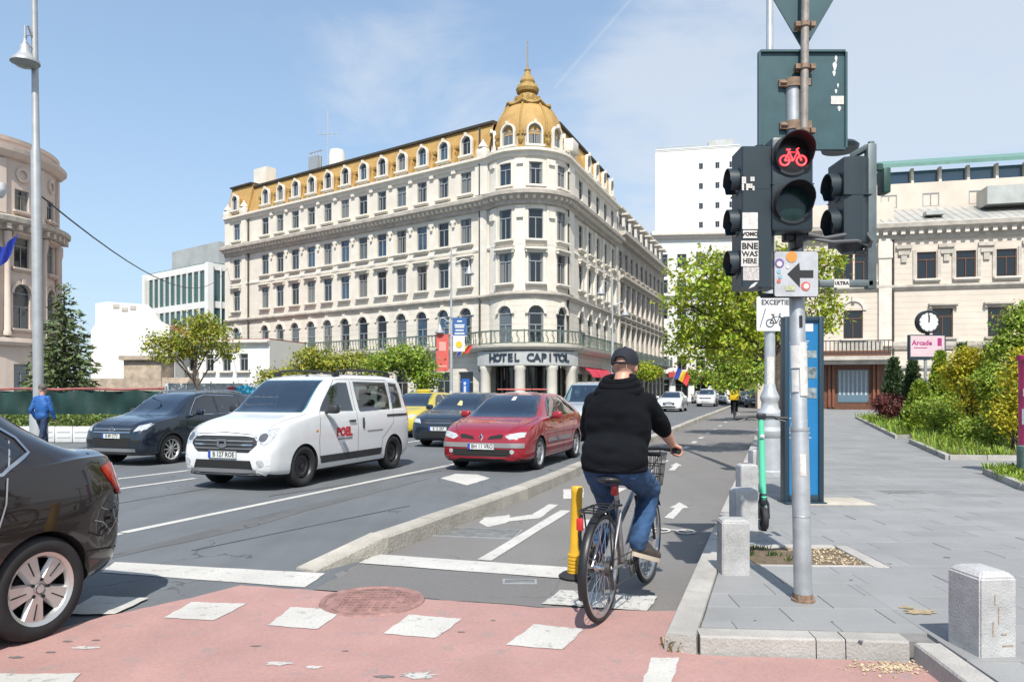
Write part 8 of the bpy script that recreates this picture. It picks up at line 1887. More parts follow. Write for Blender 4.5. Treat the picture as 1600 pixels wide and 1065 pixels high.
# ---- bicycle
M_BFR = mat('silver_bicycle_frame', (.34, .34, .35), .35, .7); M_BBL = mat('black_bicycle_parts', (.02, .02, .022), .4, .3)
M_CHAIN = mat('oily_steel', (.10, .095, .09), .45, .8)
def bicycle(label, loc, rz, detail=True, fm=M_BFR):
    t = thing('bicycle', label, 'bicycle', loc, rz); rw_ = .345
    def bwheel(x):
        mb = MB(); q = Matrix.Translation((x, 0, rw_)) @ Matrix.Rotation(R(90), 4, 'X')
        n = 48; vs = [];
        mb.tube([(x + (rw_ - .019) * math.cos(2 * math.pi * k / 48), 0, rw_ + (rw_ - .019) * math.sin(2 * math.pi * k / 48)) for k in range(49)], .019, 8, caps=False); w = mb.build('wheel', M_RUBBER, t)
        mb = MB(); mb.lathe([(rw_ - .055, -.010), (rw_ - .034, -.012), (rw_ - .034, .012), (rw_ - .055, .010), (rw_ - .055, -.010)], 48, mtx=q); mb.build('rim', M_ALLOY, w)
        mb = MB()
        for k in range(28):
            a = 2 * math.pi * k / 28; s = .022 if k % 2 else -.022; b = a + (.45 if k % 4 < 2 else -.45)
            mb.tube([(x + .022 * math.cos(b), s, rw_ + .022 * math.sin(b)), (x + (rw_ - .05) * math.cos(a), 0, rw_ + (rw_ - .05) * math.sin(a))], .0014, 4, caps=False)
        mb.build('spoke', M_CHROME, w, kind='stuff')
        mb = MB(); mb.lathe([(0, -.05), (.02, -.045), (.022, -.03), (.014, -.02), (.014, .02), (.022, .03), (.02, .045), (0, .05)], 14, mtx=q); mb.build('hub', M_CHROME, w)
    bwheel(0); bwheel(1.08)
    mb = MB(); BBp = (.45, 0, .29); st_ = (.30, 0, .80); ht = (.885, 0, .87); hb_ = (.93, 0, .70)
    for a, b, r in ((BBp, st_, .017), (hb_, BBp, .021), ((.855, 0, .83), (.36, 0, .56), .017), (ht, hb_, .022)): mb.tube([a, b], r, 10)
    for s in (-1, 1): mb.tube([(0, s * .065, rw_), (.41, s * .04, .29)], .010, 8); mb.tube([(0, s * .065, rw_), (.24, s * .05, .66), (.315, s * .012, .74)], .009, 8)
    mb.build('frame', fm, t)
    mb = MB(); mb.tube([hb_, (.95, 0, .66)], .022, 8)
    for s in (-1, 1): mb.tube([(.94, s * .05, .67), (.985, s * .055, .56), (1.08, s * .055, rw_)], .011, 8)
    mb.box((.945, 0, .675), (.04, .12, .03)); mb.build('fork', M_BBL, t)
    mb = MB(); mb.tube([st_, (.283, 0, .88)], .013, 8); mb.build('seat_post', M_CHROME, t)
    mb = MB(); ellips(mb, (.20, 0, .90), (.11, .10, .035)); capsule(mb, (.24, 0, .90), (.40, 0, .905), .045, .022); blend(mb, 'saddle', M_BLACK, t, .009, 5)
    mb = MB(); mb.tube([ht, (.865, 0, 1.0), (.90, 0, 1.05)], .014, 8); mb.tube([(.78, -.31, 1.045), (.86, -.24, 1.055), (.90, -.12, 1.055), (.905, 0, 1.05), (.90, .12, 1.055), (.86, .24, 1.055), (.78, .31, 1.045)], .012, 8); hbar = mb.build('handlebar', M_BBL, t)
    for s in (-1, 1):
        mb = MB(); mb.tube([(.83, s * .267, 1.053), (.77, s * .318, 1.043)], .017, 10); mb.build('grip', M_RUBBER, hbar)
        mb = MB(); mb.tube([(.885, s * .18, 1.045), (.93, s * .22, 1.035), (.90, s * .29, 1.02)], .006, 6); mb.tube([(.9, s * .15, 1.05), (.98, s * .12, 1.0), (.95, s * .05, .86)], .004, 6); mb.build('brake_lever', M_BBL, hbar)
    mb = MB(); mb.ring((0.45, -.075, .29), .075, .088, 28, 'Y', .005); mb.tube([(.45, -.07, .29), (.45, .07, .29)], .018, 8)
    for s, a in ((-1, R(12)), (1, R(192))):
        e = (.45 + .17 * math.cos(a), s * .085, .29 + .17 * math.sin(a)); mb.tube([(.45, s * .085, .29), e], .010, 6); mb.bbox((e[0], s * .14, e[2]), (.09, .09, .022), .005)
    for k in range(5): a = R(72 * k); mb.tube([(.45, -.075, .29), (.45 + .08 * math.cos(a), -.075, .29 + .08 * math.sin(a))], .006, 5)
    mb.build('crankset', M_CHAIN, t)
    mb = MB(); mb.ring((0, -.05, rw_), .03, .05, 18, 'Y', .03); mb.tube([(0, -.06, rw_ + .045), (.45, -.075, .29 + .085)], .004, 5); mb.tube([(0.04, -.06, rw_ - .13), (.45, -.075, .29 - .085)], .004, 5); mb.tube([(0, -.065, rw_ - .02), (.035, -.065, rw_ - .14)], .012, 6); mb.build('chain', M_CHAIN, t)
    def guard(x, a0, a1, nm):
        vs = []; n = 18
        for k in range(n + 1):
            a = R(a0 + (a1 - a0) * k / n)
            for j in range(5):
                b = R(-75 + 37.5 * j); rr_ = rw_ + .014 + .012 * math.cos(b); vs.append((x + rr_ * math.cos(a), .027 * math.sin(b), rw_ + rr_ * math.sin(a)))
        mb = MB(); mb.add(vs, [(k * 5 + j, k * 5 + j + 1, k * 5 + 6 + j, k * 5 + 5 + j) for k in range(n) for j in range(4)], 0, True); mb.build(nm, M_BBL, t)
    guard(0, 55, 200, 'mudguard'); guard(1.08, 35, 150, 'mudguard')
    mb = MB()
    for s in (-1, 1):
        mb.tube([(.24, s * .06, .72), (.05, s * .075, .735), (-.20, s * .075, .735), (-.24, s * .04, .735)], .007, 6); mb.tube([(0, s * .075, rw_ + .01), (-.10, s * .085, .73)], .006, 6); mb.tube([(0, s * .075, rw_ + .01), (.08, s * .08, .735)], .006, 6)
    mb.tube([(-.24, -.04, .735), (-.24, .04, .735)], .007, 6)
    for x in (-.15, -.05, .05, .15): mb.tube([(x, -.075, .735), (x, .075, .735)], .005, 6)
    mb.build('luggage_rack', M_BBL, t)
    if detail:
        mb = MB(); mb.bbox((.27, 0, .815), (.035, .05, .075), .01); mb.build('rear_light', M_RED, t)
        mb = MB(); mb.bbox((-.245, .055, .66), (.025, .045, .08), .01); mb.build('rear_reflector', M_RED, t)
        mb = MB(); mb.tube([(-.232, .05, .72), (-.24, .058, .60), (-.22, .06, .50)], .012, 8); mb.build('rack_strap', M_BBL, t)
        mb = MB(); w, d, h = .26, .20, .24; x0, z0 = .95, .76
        for z, k in ((z0, .82), (z0 + .08, .88), (z0 + .16, .94), (z0 + h, 1.)):
            a, b = w * k / 2, d * k; mb.tube([(x0, -a, z), (x0 + b, -a, z), (x0 + b, a, z), (x0, a, z), (x0, -a, z)], .005 if z < z0 + h else .010, 6)
        for i in range(9):
            y = -w / 2 + w * i / 8; mb.tube([(x0 + d, y, z0 + h), (x0 + d * .82, y * .82, z0), (x0, y * .82, z0), (x0, y, z0 + h)], .0028, 4)
        for i in range(6):
            for s in (-1, 1): x = d * i / 5; mb.tube([(x0 + x, s * w / 2, z0 + h), (x0 + x * .82, s * w * .41, z0)], .0028, 4)
        mb.build('front_basket', M_BBL, t)
        mb = MB(); mb.bbox((1.06, .05, .86), (.08, .05, .14), .015); mb.build('basket_bottle', M_CYAN, t)
    return t
bicycle('silver bicycle with rear rack and black front basket ridden on the red crossing', BO, BA)
# ---- the cyclist
cy = thing('person', 'cyclist from behind in black hooded jacket, blue jeans and black cap', 'person', BO, BA)
HP = (.50, 0, 1.655); sh = {-1: (.385, -.185, 1.40), 1: (.385, .185, 1.40)}
el = {-1: (.60, -.235, 1.235), 1: (.58, .30, 1.20)}; wr = {-1: (.755, -.275, 1.10), 1: (.755, .275, 1.10)}
hipj = {-1: (.26, -.105, .96), 1: (.26, .105, .96)}; kn = {-1: (.66, -.135, .775), 1: (.57, .14, .66)}; an = {-1: (.45, -.11, .41), 1: (.235, .125, .375)}
mb = MB(); P = head(mb, HP, (1, .0, -.05), 1.04)
capsule(mb, (.41, 0, 1.46), (.475, 0, 1.60), .070, .064); ellips(mb, (.33, 0, 1.25), (.12, .19, .26)); ellips(mb, (.26, 0, 1.02), (.13, .17, .15))
for s in (-1, 1):
    capsule(mb, (.39, s * .05, 1.44), sh[s], .06, .055); capsule(mb, sh[s], el[s], .050, .042); capsule(mb, el[s], Vector(el[s]).lerp(Vector(wr[s]), .4), .044, .046); capsule(mb, Vector(el[s]).lerp(Vector(wr[s]), .4), wr[s], .046, .029)
    capsule(mb, hipj[s], kn[s], .08, .055); capsule(mb, kn[s], an[s], .05, .036); capsule(mb, an[s], Vector(an[s]) + Vector((.1, 0, -.05)), .035, .03)
    grip_hand(mb, wr[s], (.80, s * .292, 1.048), (.76, -s * .65, .08), 1.05, 1)
blend(mb, 'body', M_SKIN, cy, .0075, 3)
eyes(cy, P); cap_hat(cy, P, 1.06, mat('black_cap_cloth', (.010, .012, .020), .85, bump=.2, bs=200.))
mb = MB(); ellips(mb, (.335, 0, 1.235), (.168, .238, .285), Matrix.Rotation(R(-14), 3, 'Y')); ellips(mb, (.268, 0, 1.08), (.175, .236, .15)); capsule(mb, (.262, -.055, 1.025), (.262, .055, 1.025), .178, .178); ellips(mb, (.37, 0, 1.385), (.12, .205, .10)); capsule(mb, (.365, -.10, 1.42), (.365, .10, 1.42), .088, .088)
for s in (-1, 1): capsule(mb, (.375, s * .12, 1.41), sh[s], .085, .078); capsule(mb, sh[s], el[s], .080, .068); capsule(mb, el[s], Vector(el[s]).lerp(Vector(wr[s]), .22), .068, .060)
capsule(mb, (.385, -.05, 1.475), (.385, .05, 1.475), .075, .075); capsule(mb, (.325, -.055, 1.475), (.325, .055, 1.475), .045, .045)
jk = blend(mb, 'hooded_jacket', M_HOOD, cy, .011, 7, .010, 4.6, lambda c: c.z < .962, 3., (1, 1, 2.0))
mb = MB(); mb.tube([(.262 + .152 * math.cos(R(t)), .208 * math.sin(R(t)), .966 + .006 * math.cos(R(t))) for t in range(0, 361, 12)], .022, 8, caps=False); mb.build('jacket_hem', M_HOOD, jk)
mb = MB(); c0, c1, c2 = Vector((.335, 0, 1.505)), 0, 0
for rr_, zz_, th in ((.088, 1.565, .030), (.105, 1.53, .036), (.125, 1.485, .04)): mb.tube([(.375 + rr_ * math.cos(R(t)) * 1.0, rr_ * 1.12 * math.sin(R(t)), zz_ + .03 * math.cos(R(t))) for t in range(35, 326, 10)], [th * (.6 + .4 * math.sin(math.pi * k / 29)) for k in range(30)], 10)
mb.build('hood', M_HOOD, jk)
mb = MB(); ellips(mb, (.262, 0, .955), (.145, .195, .11))
for s in (-1, 1):
    capsule(mb, hipj[s], kn[s], .112, .080); capsule(mb, kn[s], Vector(kn[s]).lerp(Vector(an[s]), .5), .078, .072); capsule(mb, Vector(kn[s]).lerp(Vector(an[s]), .5), Vector(an[s]) + Vector((0, 0, .02)), .070, .062)
blend(mb, 'jeans', M_JEANS, cy, .010, 5, .010, 11., None, 7., (1, 1, 1.5))
shoe(cy, (.40, -.085, .36), (.595, -.215, .285)); shoe(cy, (.14, .125, .305), (.39, .15, .275))
# ---- other people, standing or walking
def stander(label, loc, rz, top, trousers, hgt=1.75, step=.18, arms=((.08, .2), (-.05, .22)), hair=M_HAIR, group=None):
    t = thing('person', label, 'person', loc, rz, group); k = hgt / 1.75; mb = MB(); V = lambda x, y, z: Vector((x, y, z)) * k
    P = head(mb, V(.02, 0, 1.62), (1, 0, -.05), k); capsule(mb, V(0, 0, 1.42), V(.01, 0, 1.56), .06 * k, .055 * k); ellips(mb, V(0, 0, 1.2), (.10 * k, .16 * k, .27 * k)); ellips(mb, V(0, 0, .95), (.11 * k, .15 * k, .12 * k))
    hips = {s: V(0, s * .09, .92) for s in (-1, 1)}; kne = {s: V(s * step * .7 + .03, s * .10, .50) for s in (-1, 1)}; ank = {s: V(s * step * 1.3 - (.06 if s < 0 else 0), s * .10, .10 if s > 0 else .13) for s in (-1, 1)}
    shd = {s: V(0, s * .18, 1.40) for s in (-1, 1)}; elb = {s: V(-s * .06 - .03, s * .25, 1.12) for s in (-1, 1)}; hnd = {s: V(-s * .04 + .10, s * .25, .88) for s in (-1, 1)}
    for s in (-1, 1):
        capsule(mb, hips[s], kne[s], .07 * k, .05 * k); capsule(mb, kne[s], ank[s], .047 * k, .035 * k); capsule(mb, ank[s], ank[s] + V(.12, 0, -.05), .035, .03); capsule(mb, shd[s], elb[s], .048 * k, .04 * k); capsule(mb, elb[s], hnd[s], .04 * k, .028 * k)
        for i in range(4): capsule(mb, hnd[s], hnd[s] + V(.03 + .01 * i, 0, -.09 + .012 * i) + V(0, 0, 0) + Vector((.012 * (i - 1.5) * 1.2, 0, 0)), .014, .009, 8)
        capsule(mb, hnd[s], hnd[s] + V(.045, -s * .02, -.04), .012, .010, 8)
    blend(mb, 'body', M_SKIN, t, .014, 3); eyes(t, P)
    mb = MB(); ellips(mb, P(0, -.02, .045), (.086 * k, .10 * k, .09 * k)); mb.build('hair', hair, t)
    mb = MB(); ellips(mb, V(0, 0, 1.2), (.135 * k, .195 * k, .30 * k)); ellips(mb, V(0, 0, .98), (.14 * k, .18 * k, .15 * k)); capsule(mb, V(0, -.1, 1.40), V(0, .1, 1.40), .075, .075)
    for s in (-1, 1): capsule(mb, shd[s], elb[s], .068 * k, .058 * k); capsule(mb, elb[s], elb[s].lerp(hnd[s], .85), .056 * k, .044 * k)
    blend(mb, 'jacket', top, t, .014, 5, .01, 8.)
    mb = MB(); ellips(mb, V(0, 0, .93), (.125 * k, .165 * k, .12 * k))
    for s in (-1, 1): capsule(mb, hips[s], kne[s], .088 * k, .066 * k); capsule(mb, kne[s], ank[s], .066 * k, .055 * k)
    blend(mb, 'trousers', trousers, t, .014, 5, .008, 9.)
    for s in (-1, 1): shoe(t, ank[s] + V(-.08, 0, -.09 if s > 0 else -.10), ank[s] + V(.18, 0, -.09 if s > 0 else -.12))
    return t
M_BLUEJ = mat('bright_blue_jacket', (.015, .09, .30), .6, var=.3, vs=4.); M_NAVYT = mat('navy_trousers', (.012, .028, .07), .8, var=.2, vs=5.)
q = at(66, 640, 17.0); stander('person in a bright blue jacket walking by the planters near the lamp post', (q.x, 17.0, 0), R(75), M_BLUEJ, M_NAVYT, 1.76).scale = (.92, .92, .94)
# delivery rider far down the cycle lane with a yellow box on the back
q = gd(1147, 654); bicycle('dark bicycle of the delivery rider far along the cycle lane', (q.x, q.y, .006), R(70), False, M_BBL)
c_, s_ = math.cos(R(70)), math.sin(R(70))
dr = thing('person', 'delivery rider in black with a square yellow backpack far along the cycle lane', 'person', (q.x, q.y, .006), R(70))
mb = MB(); P = head(mb, (.48, 0, 1.62), (1, 0, 0)); capsule(mb, (.4, 0, 1.42), (.46, 0, 1.56), .065, .06); ellips(mb, (.33, 0, 1.22), (.12, .17, .25)); ellips(mb, (.26, 0, 1.0), (.13, .16, .14))
for s in (-1, 1):
    capsule(mb, (.38, s * .17, 1.4), (.58, s * .28, 1.2), .05, .042); capsule(mb, (.58, s * .28, 1.2), wr[s], .042, .03); capsule(mb, hipj[s], kn[s], .08, .055); capsule(mb, kn[s], an[s], .05, .036); grip_hand(mb, wr[s], (.80, s * .292, 1.048), (.76, -s * .65, .08))
blend(mb, 'body', M_SKIN, dr, .012, 3); eyes(dr, P)
mb = MB(); ellips(mb, P(0, -.005, .05), (.10, .125, .095)); mb.build('helmet', M_BLACK, dr)
mb = MB(); ellips(mb, (.33, 0, 1.22), (.145, .20, .28)); ellips(mb, (.27, 0, 1.03), (.15, .19, .15))
for s in (-1, 1): capsule(mb, (.375, s * .13, 1.4), (.38, s * .18, 1.39), .08, .07); capsule(mb, (.38, s * .18, 1.39), (.58, s * .28, 1.2), .066, .056); capsule(mb, (.58, s * .28, 1.2), wr[s], .055, .04)
blend(mb, 'jacket', M_HOOD, dr, .014, 5, .008)
mb = MB(); ellips(mb, (.25, 0, .97), (.15, .18, .12))
for s in (-1, 1): capsule(mb, hipj[s], kn[s], .10, .072); capsule(mb, kn[s], an[s], .07, .055)
blend(mb, 'trousers', M_HOOD, dr, .014, 5); shoe(dr, (.43, -.125, .325), (.70, -.155, .33)); shoe(dr, (.14, .125, .305), (.39, .15, .275))
M_YBOX = mat('yellow_backpack', (.66, .42, .01), .6)
bp = tag(MB().bbox((0, 0, 0), (.30, .46, .52), .03).build('backpack', M_YBOX, None, (q.x + c_ * .02, q.y + s_ * .02, 1.26), (0, 0, R(70))), 'square yellow delivery backpack on the distant rider', 'backpack')
# ================================================================ trees and plants
M_BARK = mat('bark', (.085, .065, .05), .95, var=.4, vs=10., bump=.7, bs=24.)
M_LIME = mat('lime_leaf', (.36, .43, .035), .5, island=.4, hue=.035, trans=.42)
M_GREEN = mat('mid_green_leaf', (.24, .33, .035), .5, island=.5, hue=.03, trans=.32)
M_OLIVE = mat('olive_leaf', (.30, .32, .035), .55, island=.5, hue=.04, trans=.3)
M_DARKC = mat('dark_conifer', (.05, .09, .03), .6, island=.5, hue=.03, trans=.12)
M_SPRUCE = mat('blue_spruce_needles', (.12, .16, .06), .65, island=.5, hue=.03, trans=.12)
M_GOLD = mat('golden_leaf', (.44, .40, .025), .5, island=.45, hue=.03, trans=.35)
M_REDL2 = mat('red_shrub_leaf', (.14, .035, .03), .6, island=.5, hue=.02, trans=.25)
M_GRASS = mat('grass_blade', (.22, .32, .035), .6, island=.5, hue=.03, trans=.3)
rt = random.Random(77)
def rnd_dir(r):
    while True:
        v = Vector((r.uniform(-1, 1), r.uniform(-1, 1), r.uniform(-1, 1)))
        if .05 < v.length < 1: return v.normalized()
DENS = 1.75
def clumps(mb, blobs, ls, r, per=26, spread=.22, m=0):
    """leaves gathered in twig-sized clumps scattered through each lobe of the crown"""
    for c, rad, n in blobs:
        c = Vector(c); rad = Vector(rad)
        for _ in range(int(n * DENS)):
            d = rnd_dir(r); k = r.uniform(.35, 1.0) ** .5 * (1 + .18 * noise.noise(d * 2.5 + c)); q = c + Vector((d.x * rad.x, d.y * rad.y, d.z * rad.z)) * k
            sp_ = spread * r.uniform(.5, 1.3)
            for _ in range(int(per * r.uniform(.5, 1.3))):
                p = q + Vector((r.gauss(0, sp_), r.gauss(0, sp_), r.gauss(0, sp_ * .7))); nn = (d * .5 + Vector((r.gauss(0, .6), r.gauss(0, .6), r.gauss(.5, .6)))).normalized()
                s = r.uniform(ls * .6, ls * 1.25); a = Matrix.Rotation(r.uniform(0, 6.28), 3, nn) @ nn.orthogonal().normalized(); b = nn.cross(a)
                mb.add([p - a * s, p - b * s * .5 + nn * s * .12, p + a * s, p + b * s * .5 + nn * s * .12], [(0, 1, 2, 3)], m)
def tree(label, loc, trunk, blobs, ls, leaf, r0=.12, per=26, spread=.22, name='street_tree', group=None, seed=1, cat='tree', bark=None):
    r = random.Random(seed); t = thing(name, label, cat, loc, 0, group); bark = bark or M_BARK
    trunk = [Vector(p) for p in trunk]; mb = MB(); k = len(trunk); mb.tube(trunk, [r0 * (1.25 if i == 0 else 1 - .5 * i / (k - 1)) for i in range(k)], 10); tk = mb.build('trunk', bark, t)
    for c, rad, n in blobs:
        c = Vector(c); mb = MB(); b = trunk[-1].lerp(trunk[-2], r.uniform(0, .5)); m1 = b.lerp(c, .5) + Vector((r.uniform(-.15, .15), r.uniform(-.15, .15), r.uniform(0, .25)))
        mb.tube([b, m1, c], [r0 * .42, r0 * .28, r0 * .12], 7)
        for _ in range(5):
            d = rnd_dir(r); e = c + Vector((d.x * rad[0], d.y * rad[1], abs(d.z) * rad[2] * .9)) * .85; s_ = m1.lerp(c, r.uniform(.1, .9)); mb.tube([s_, s_.lerp(e, .5) + Vector((0, 0, .08)), e], [r0 * .16, r0 * .1, r0 * .04], 5)
        mb.build('branch', bark, tk)
    mb = MB(); clumps(mb, blobs, ls, r, per, spread); mb.build('crown', leaf, t, kind='stuff'); return t
# pollarded lime-green trees along the right kerb
def kt(y, dx=.75): return (KX(y) + dx, y, KH)
y = 16.8; x0 = KX(y) + .75
def lb(px, py, yy, r, n, oy=0): p = at(px, py, yy + oy); return ((p.x - x0, oy, p.z - KH), r, n)
tree('lime green street tree with crown behind the signal heads', kt(y), [(0, 0, 0), (.04, 0, .9), (-.05, .05, 1.7), (-.05, .0, 2.3)],
     [lb(1102, 430, y, (.75, .8, .55), 46, -.2), lb(1098, 505, y, (.72, .8, .5), 44, .2), lb(1070, 545, y, (.35, .5, .3), 12, .2), lb(1150, 455, y, (.7, .8, .6), 46, -.3), lb(1150, 530, y, (.65, .8, .55), 40, 0), lb(1205, 490, y, (.6, .8, .6), 34, .3), lb(1285, 420, y, (.40, .6, .55), 26, .0), lb(1280, 490, y, (.45, .6, .5), 26, .2), lb(1215, 420, y, (.6, .7, .5), 26, .4), lb(1058, 475, y, (.28, .4, .22), 8, 0)], .062, M_LIME, .12, 24, .16, seed=3)
y = 24.5; x0 = KX(y) + .75
tree('second lime green street tree behind the near one along the right kerb', kt(y), [(0, 0, 0), (-.03, 0, 1.4), (.05, 0, 2.3)],
     [lb(1130, 560, y, (.8, .9, .6), 36), lb(1175, 545, y, (.8, .9, .7), 36, .4), lb(1155, 590, y, (.7, .8, .4), 26, -.3), lb(1195, 575, y, (.6, .7, .5), 22), lb(1170, 510, y, (.8, .8, .6), 26), lb(1120, 525, y, (.6, .8, .5), 22)], .075, M_GREEN, .13, 22, .2, seed=9)
y = 36.; x0 = KX(y) + .75
tree('small rounded street tree farther along the right kerb', kt(y), [(0, 0, 0), (.03, 0, 1.2), (0, 0, 2.2)], [lb(1155, 585, y, (1.0, 1., .7), 34), lb(1175, 570, y, (.9, 1., .7), 30, .4), lb(1135, 595, y, (.7, .8, .4), 20)], .1, M_LIME, .12, 20, .24, seed=14)
for y, sd_, lab in ((49., 15, 'street tree with dense crown beyond the small rounded one on the right'), (64., 16, 'farthest street tree visible along the right kerb')):
    x0 = KX(y) + .9; xp_ = 800 + x0 / y * F
    tree(lab, kt(y, .9), [(0, 0, 0), (.03, 0, 1.4), (0, 0, 2.6)], [lb(xp_ - 18, 575, y, (1.3, 1.3, 1.), 34), lb(xp_ + 14, 565, y, (1.3, 1.3, 1.2), 34, .4), lb(xp_, 545, y, (1.1, 1.1, .9), 24)], .13, M_GREEN, .14, 18, .3, seed=sd_)
# trees in front of the hotel
def ftree(label, px, Y, tpx, blobs, leaf, ls, seed, name='street_tree', r0=.12, per=22, sp=.25, lean=0.):
    x0 = sx(tpx, Y); L = []
    for bx, by, rx, rz, n in blobs: p = at(bx, by, Y); L.append(((p.x - x0, rt.uniform(-.4, .4), p.z), (rx, rx * .9, rz), n))
    return tree(label, (x0, Y, 0), [(0, 0, 0), (lean * .3, 0, 1.1), (lean, 0, 2.1)], L, ls, leaf, r0, per, sp, name=name, seed=seed)
ftree('clipped green tree in front of the hotel left of the banners', 0, 36, 655, [(610, 562, 1.0, .6, 40), (640, 556, .9, .55, 34), (665, 590, .7, .5, 28), (655, 575, .8, .5, 26), (592, 572, .5, .4, 14)], M_GREEN, .10, 21)
ftree('wide olive green tree by the hotel left half behind the white van', 0, 38, 530, [(490, 562, .9, .55, 34), (520, 572, .9, .5, 30), (555, 568, 1., .55, 34), (480, 575, .6, .35, 16)], M_OLIVE, .10, 22)
ftree('low yellowish bushes tree top behind the white van roof', 0, 40, 440, [(420, 590, .8, .4, 20), (455, 585, .8, .4, 20), (440, 592, .7, .3, 14)], M_OLIVE, .10, 23)
ftree('leaning tree with loose yellow green crown on the left by the white house', 0, 38, 324, [(265, 545, 1.1, .65, 34), (300, 520, 1.2, .75, 44), (335, 525, 1.0, .6, 32), (350, 548, .7, .4, 16), (250, 535, .7, .45, 16), (295, 548, .9, .4, 18), (320, 505, .7, .4, 16)], M_OLIVE, .10, 24, lean=-.75, per=18)
ftree('small bright green tree at the foot of the sooty building', 0, 74, 1010, [(1005, 580, 1.3, .8, 30), (1020, 583, .9, .6, 18)], M_LIME, .16, 25, r0=.14)
ftree('distant green street tree in the middle of the far avenue', 0, 84, 1105, [(1095, 588, 2.0, .9, 36), (1118, 590, 1.6, .9, 30)], M_GREEN, .18, 26, r0=.16)
# spruce at the left
def conifer(label, loc, h, r, leaf, n, ls, seed, name='spruce', cat='tree', taper=1.0, low=.06, layers=13):
    rr_ = random.Random(seed); t = thing(name, label, cat, loc); mb = MB(); mb.tube([(0, 0, 0), (0, 0, h * .96)], [r * .07 + .03, .015], 8); tk = mb.build('trunk', M_BARK, t); mb = MB(); bb = MB()
    for i in range(layers):
        f = (i + .5) / layers; z = h * (low + (1 - low) * f); rad = r * (1 - f) ** taper * rr_.uniform(.85, 1.15) + .05; nb = max(5, int(15 * (1 - f) + 4))
        for k in range(nb):
            a = 2 * math.pi * (k + rr_.random()) / nb; L = rad * rr_.uniform(.7, 1.1); d = Vector((math.cos(a), math.sin(a), 0)); e = d * L + Vector((0, 0, z - L * .22)); b = Vector((0, 0, z + .05 * h * (1 - f))); bb.tube([b, e], [.02, .006], 4, caps=False)
            for _ in range(int(n * (L / r + .15) / 6)):
                u = rr_.uniform(.1, 1); p = b.lerp(e, u) + Vector((rr_.gauss(0, .06 * r), rr_.gauss(0, .06 * r), rr_.gauss(-.03 * r, .05 * r))); s = rr_.uniform(.6, 1.3) * ls; g = (d + Vector((rr_.gauss(0, .5), rr_.gauss(0, .5), rr_.gauss(-.1, .35)))).normalized(); w = g.orthogonal().normalized(); w = Matrix.Rotation(rr_.uniform(0, 6.28), 3, g) @ w
                mb.add([p - w * s * .28, p + g * s, p + w * s * .28], [(0, 1, 2)])
    bb.build('branch', M_BARK, tk, kind='stuff'); mb.build('crown', leaf, t, kind='stuff'); return t
q = at(100, 610, 35); conifer('tall layered spruce behind the green fence on the left', (q.x, 35, 0), 6.6, 2.45, M_SPRUCE, 165, .30, 5, layers=17)
# grass bed with kerb edging on the right
bed = [gd(x, y, KH) for x, y in ((1338, 653), (1402, 685), (1446, 682), (1424, 692), (1482, 718), (1600, 719), (1760, 717), (2000, 690), (1800, 650))]
bs_ = MB(); n = len(bed); bs_.add([(p.x, p.y, KH + .03) for p in bed], [list(range(n))[::-1]]); bedo = structure(bs_, 'grass_bed', M_SOIL)
bed2 = [gd(x, y, KH) for x, y in ((1541, 740), (1602, 766), (1760, 800), (2050, 800), (1900, 742))]
b2_ = MB(); b2_.add([(p.x, p.y, KH + .03) for p in bed2], [list(range(5))[::-1]]); structure(b2_, 'grass_bed', M_SOIL)
ed = thing('bed_edging', 'stone edging of the stepped grass bed on the right', 'kerb', (bed[0].x, bed[0].y, KH))
def edging(a, b):
    a, b = a.to_2d(), b.to_2d(); L = (b - a).length; k = max(1, round(L / .9)); d = (b - a).normalized()
    for i in range(k):
        p, q = a.lerp(b, i / k), a.lerp(b, (i + 1) / k); mb = MB(); c = (p + q) / 2; mb.box((c.x, c.y, KH + .045), ((q - p).length - .012, .11, .11 + rt.uniform(-.006, .006)), rz=math.atan2(d.y, d.x)); bw(mb, 'edging_stone', M_KERB, ed)
for a, b in zip(bed[:6], bed[1:7]): edging(a, b)
for a, b in zip(bed2[:2], bed2[1:3]): edging(a, b)
def in_poly(p, poly):
    c = False
    for i in range(len(poly)):
        a, b = poly[i], poly[i - 1]
        if (a.y > p.y) != (b.y > p.y) and p.x < (b.x - a.x) * (p.y - a.y) / (b.y - a.y) + a.x: c = not c
    return c
def grass(poly, n, h, lab, x1):
    mb = MB(); xs = [p.x for p in poly]; ys = [p.y for p in poly]; k = 0
    while k < n:
        p = Vector((rt.uniform(min(xs), min(max(xs), x1)), rt.uniform(min(ys), max(ys)), KH + .03))
        if not in_poly(p, poly) or p.x / p.y > .78: k += .05; continue
        k += 1; hh = h * (.5 + 1.0 * max(0, noise.noise(p * .8) + .5))
        for _ in range(5):
            a = rt.uniform(0, 6.28); d = Vector((math.cos(a), math.sin(a), 0)); l = hh * rt.uniform(.5, 1.2); b = p + d * rt.uniform(0, .08); w = Vector((-d.y, d.x, 0)) * .012
            mb.add([b - w, b + w, b + d * l * .35 + Vector((0, 0, l * .75)) + w * .6, b + d * l * .7 + Vector((0, 0, l * .9)), b + d * l * .35 + Vector((0, 0, l * .75)) - w * .6], [(0, 1, 2, 4), (4, 2, 3)])
    tag(mb.build('grass', M_GRASS, kind='stuff'), lab, 'grass')
grass(bed, 5200, .24, 'long bright green grass and ground cover in the stepped bed', 30); grass(bed2, 900, .14, 'patch of short grass at the foot of the poster column', 14)
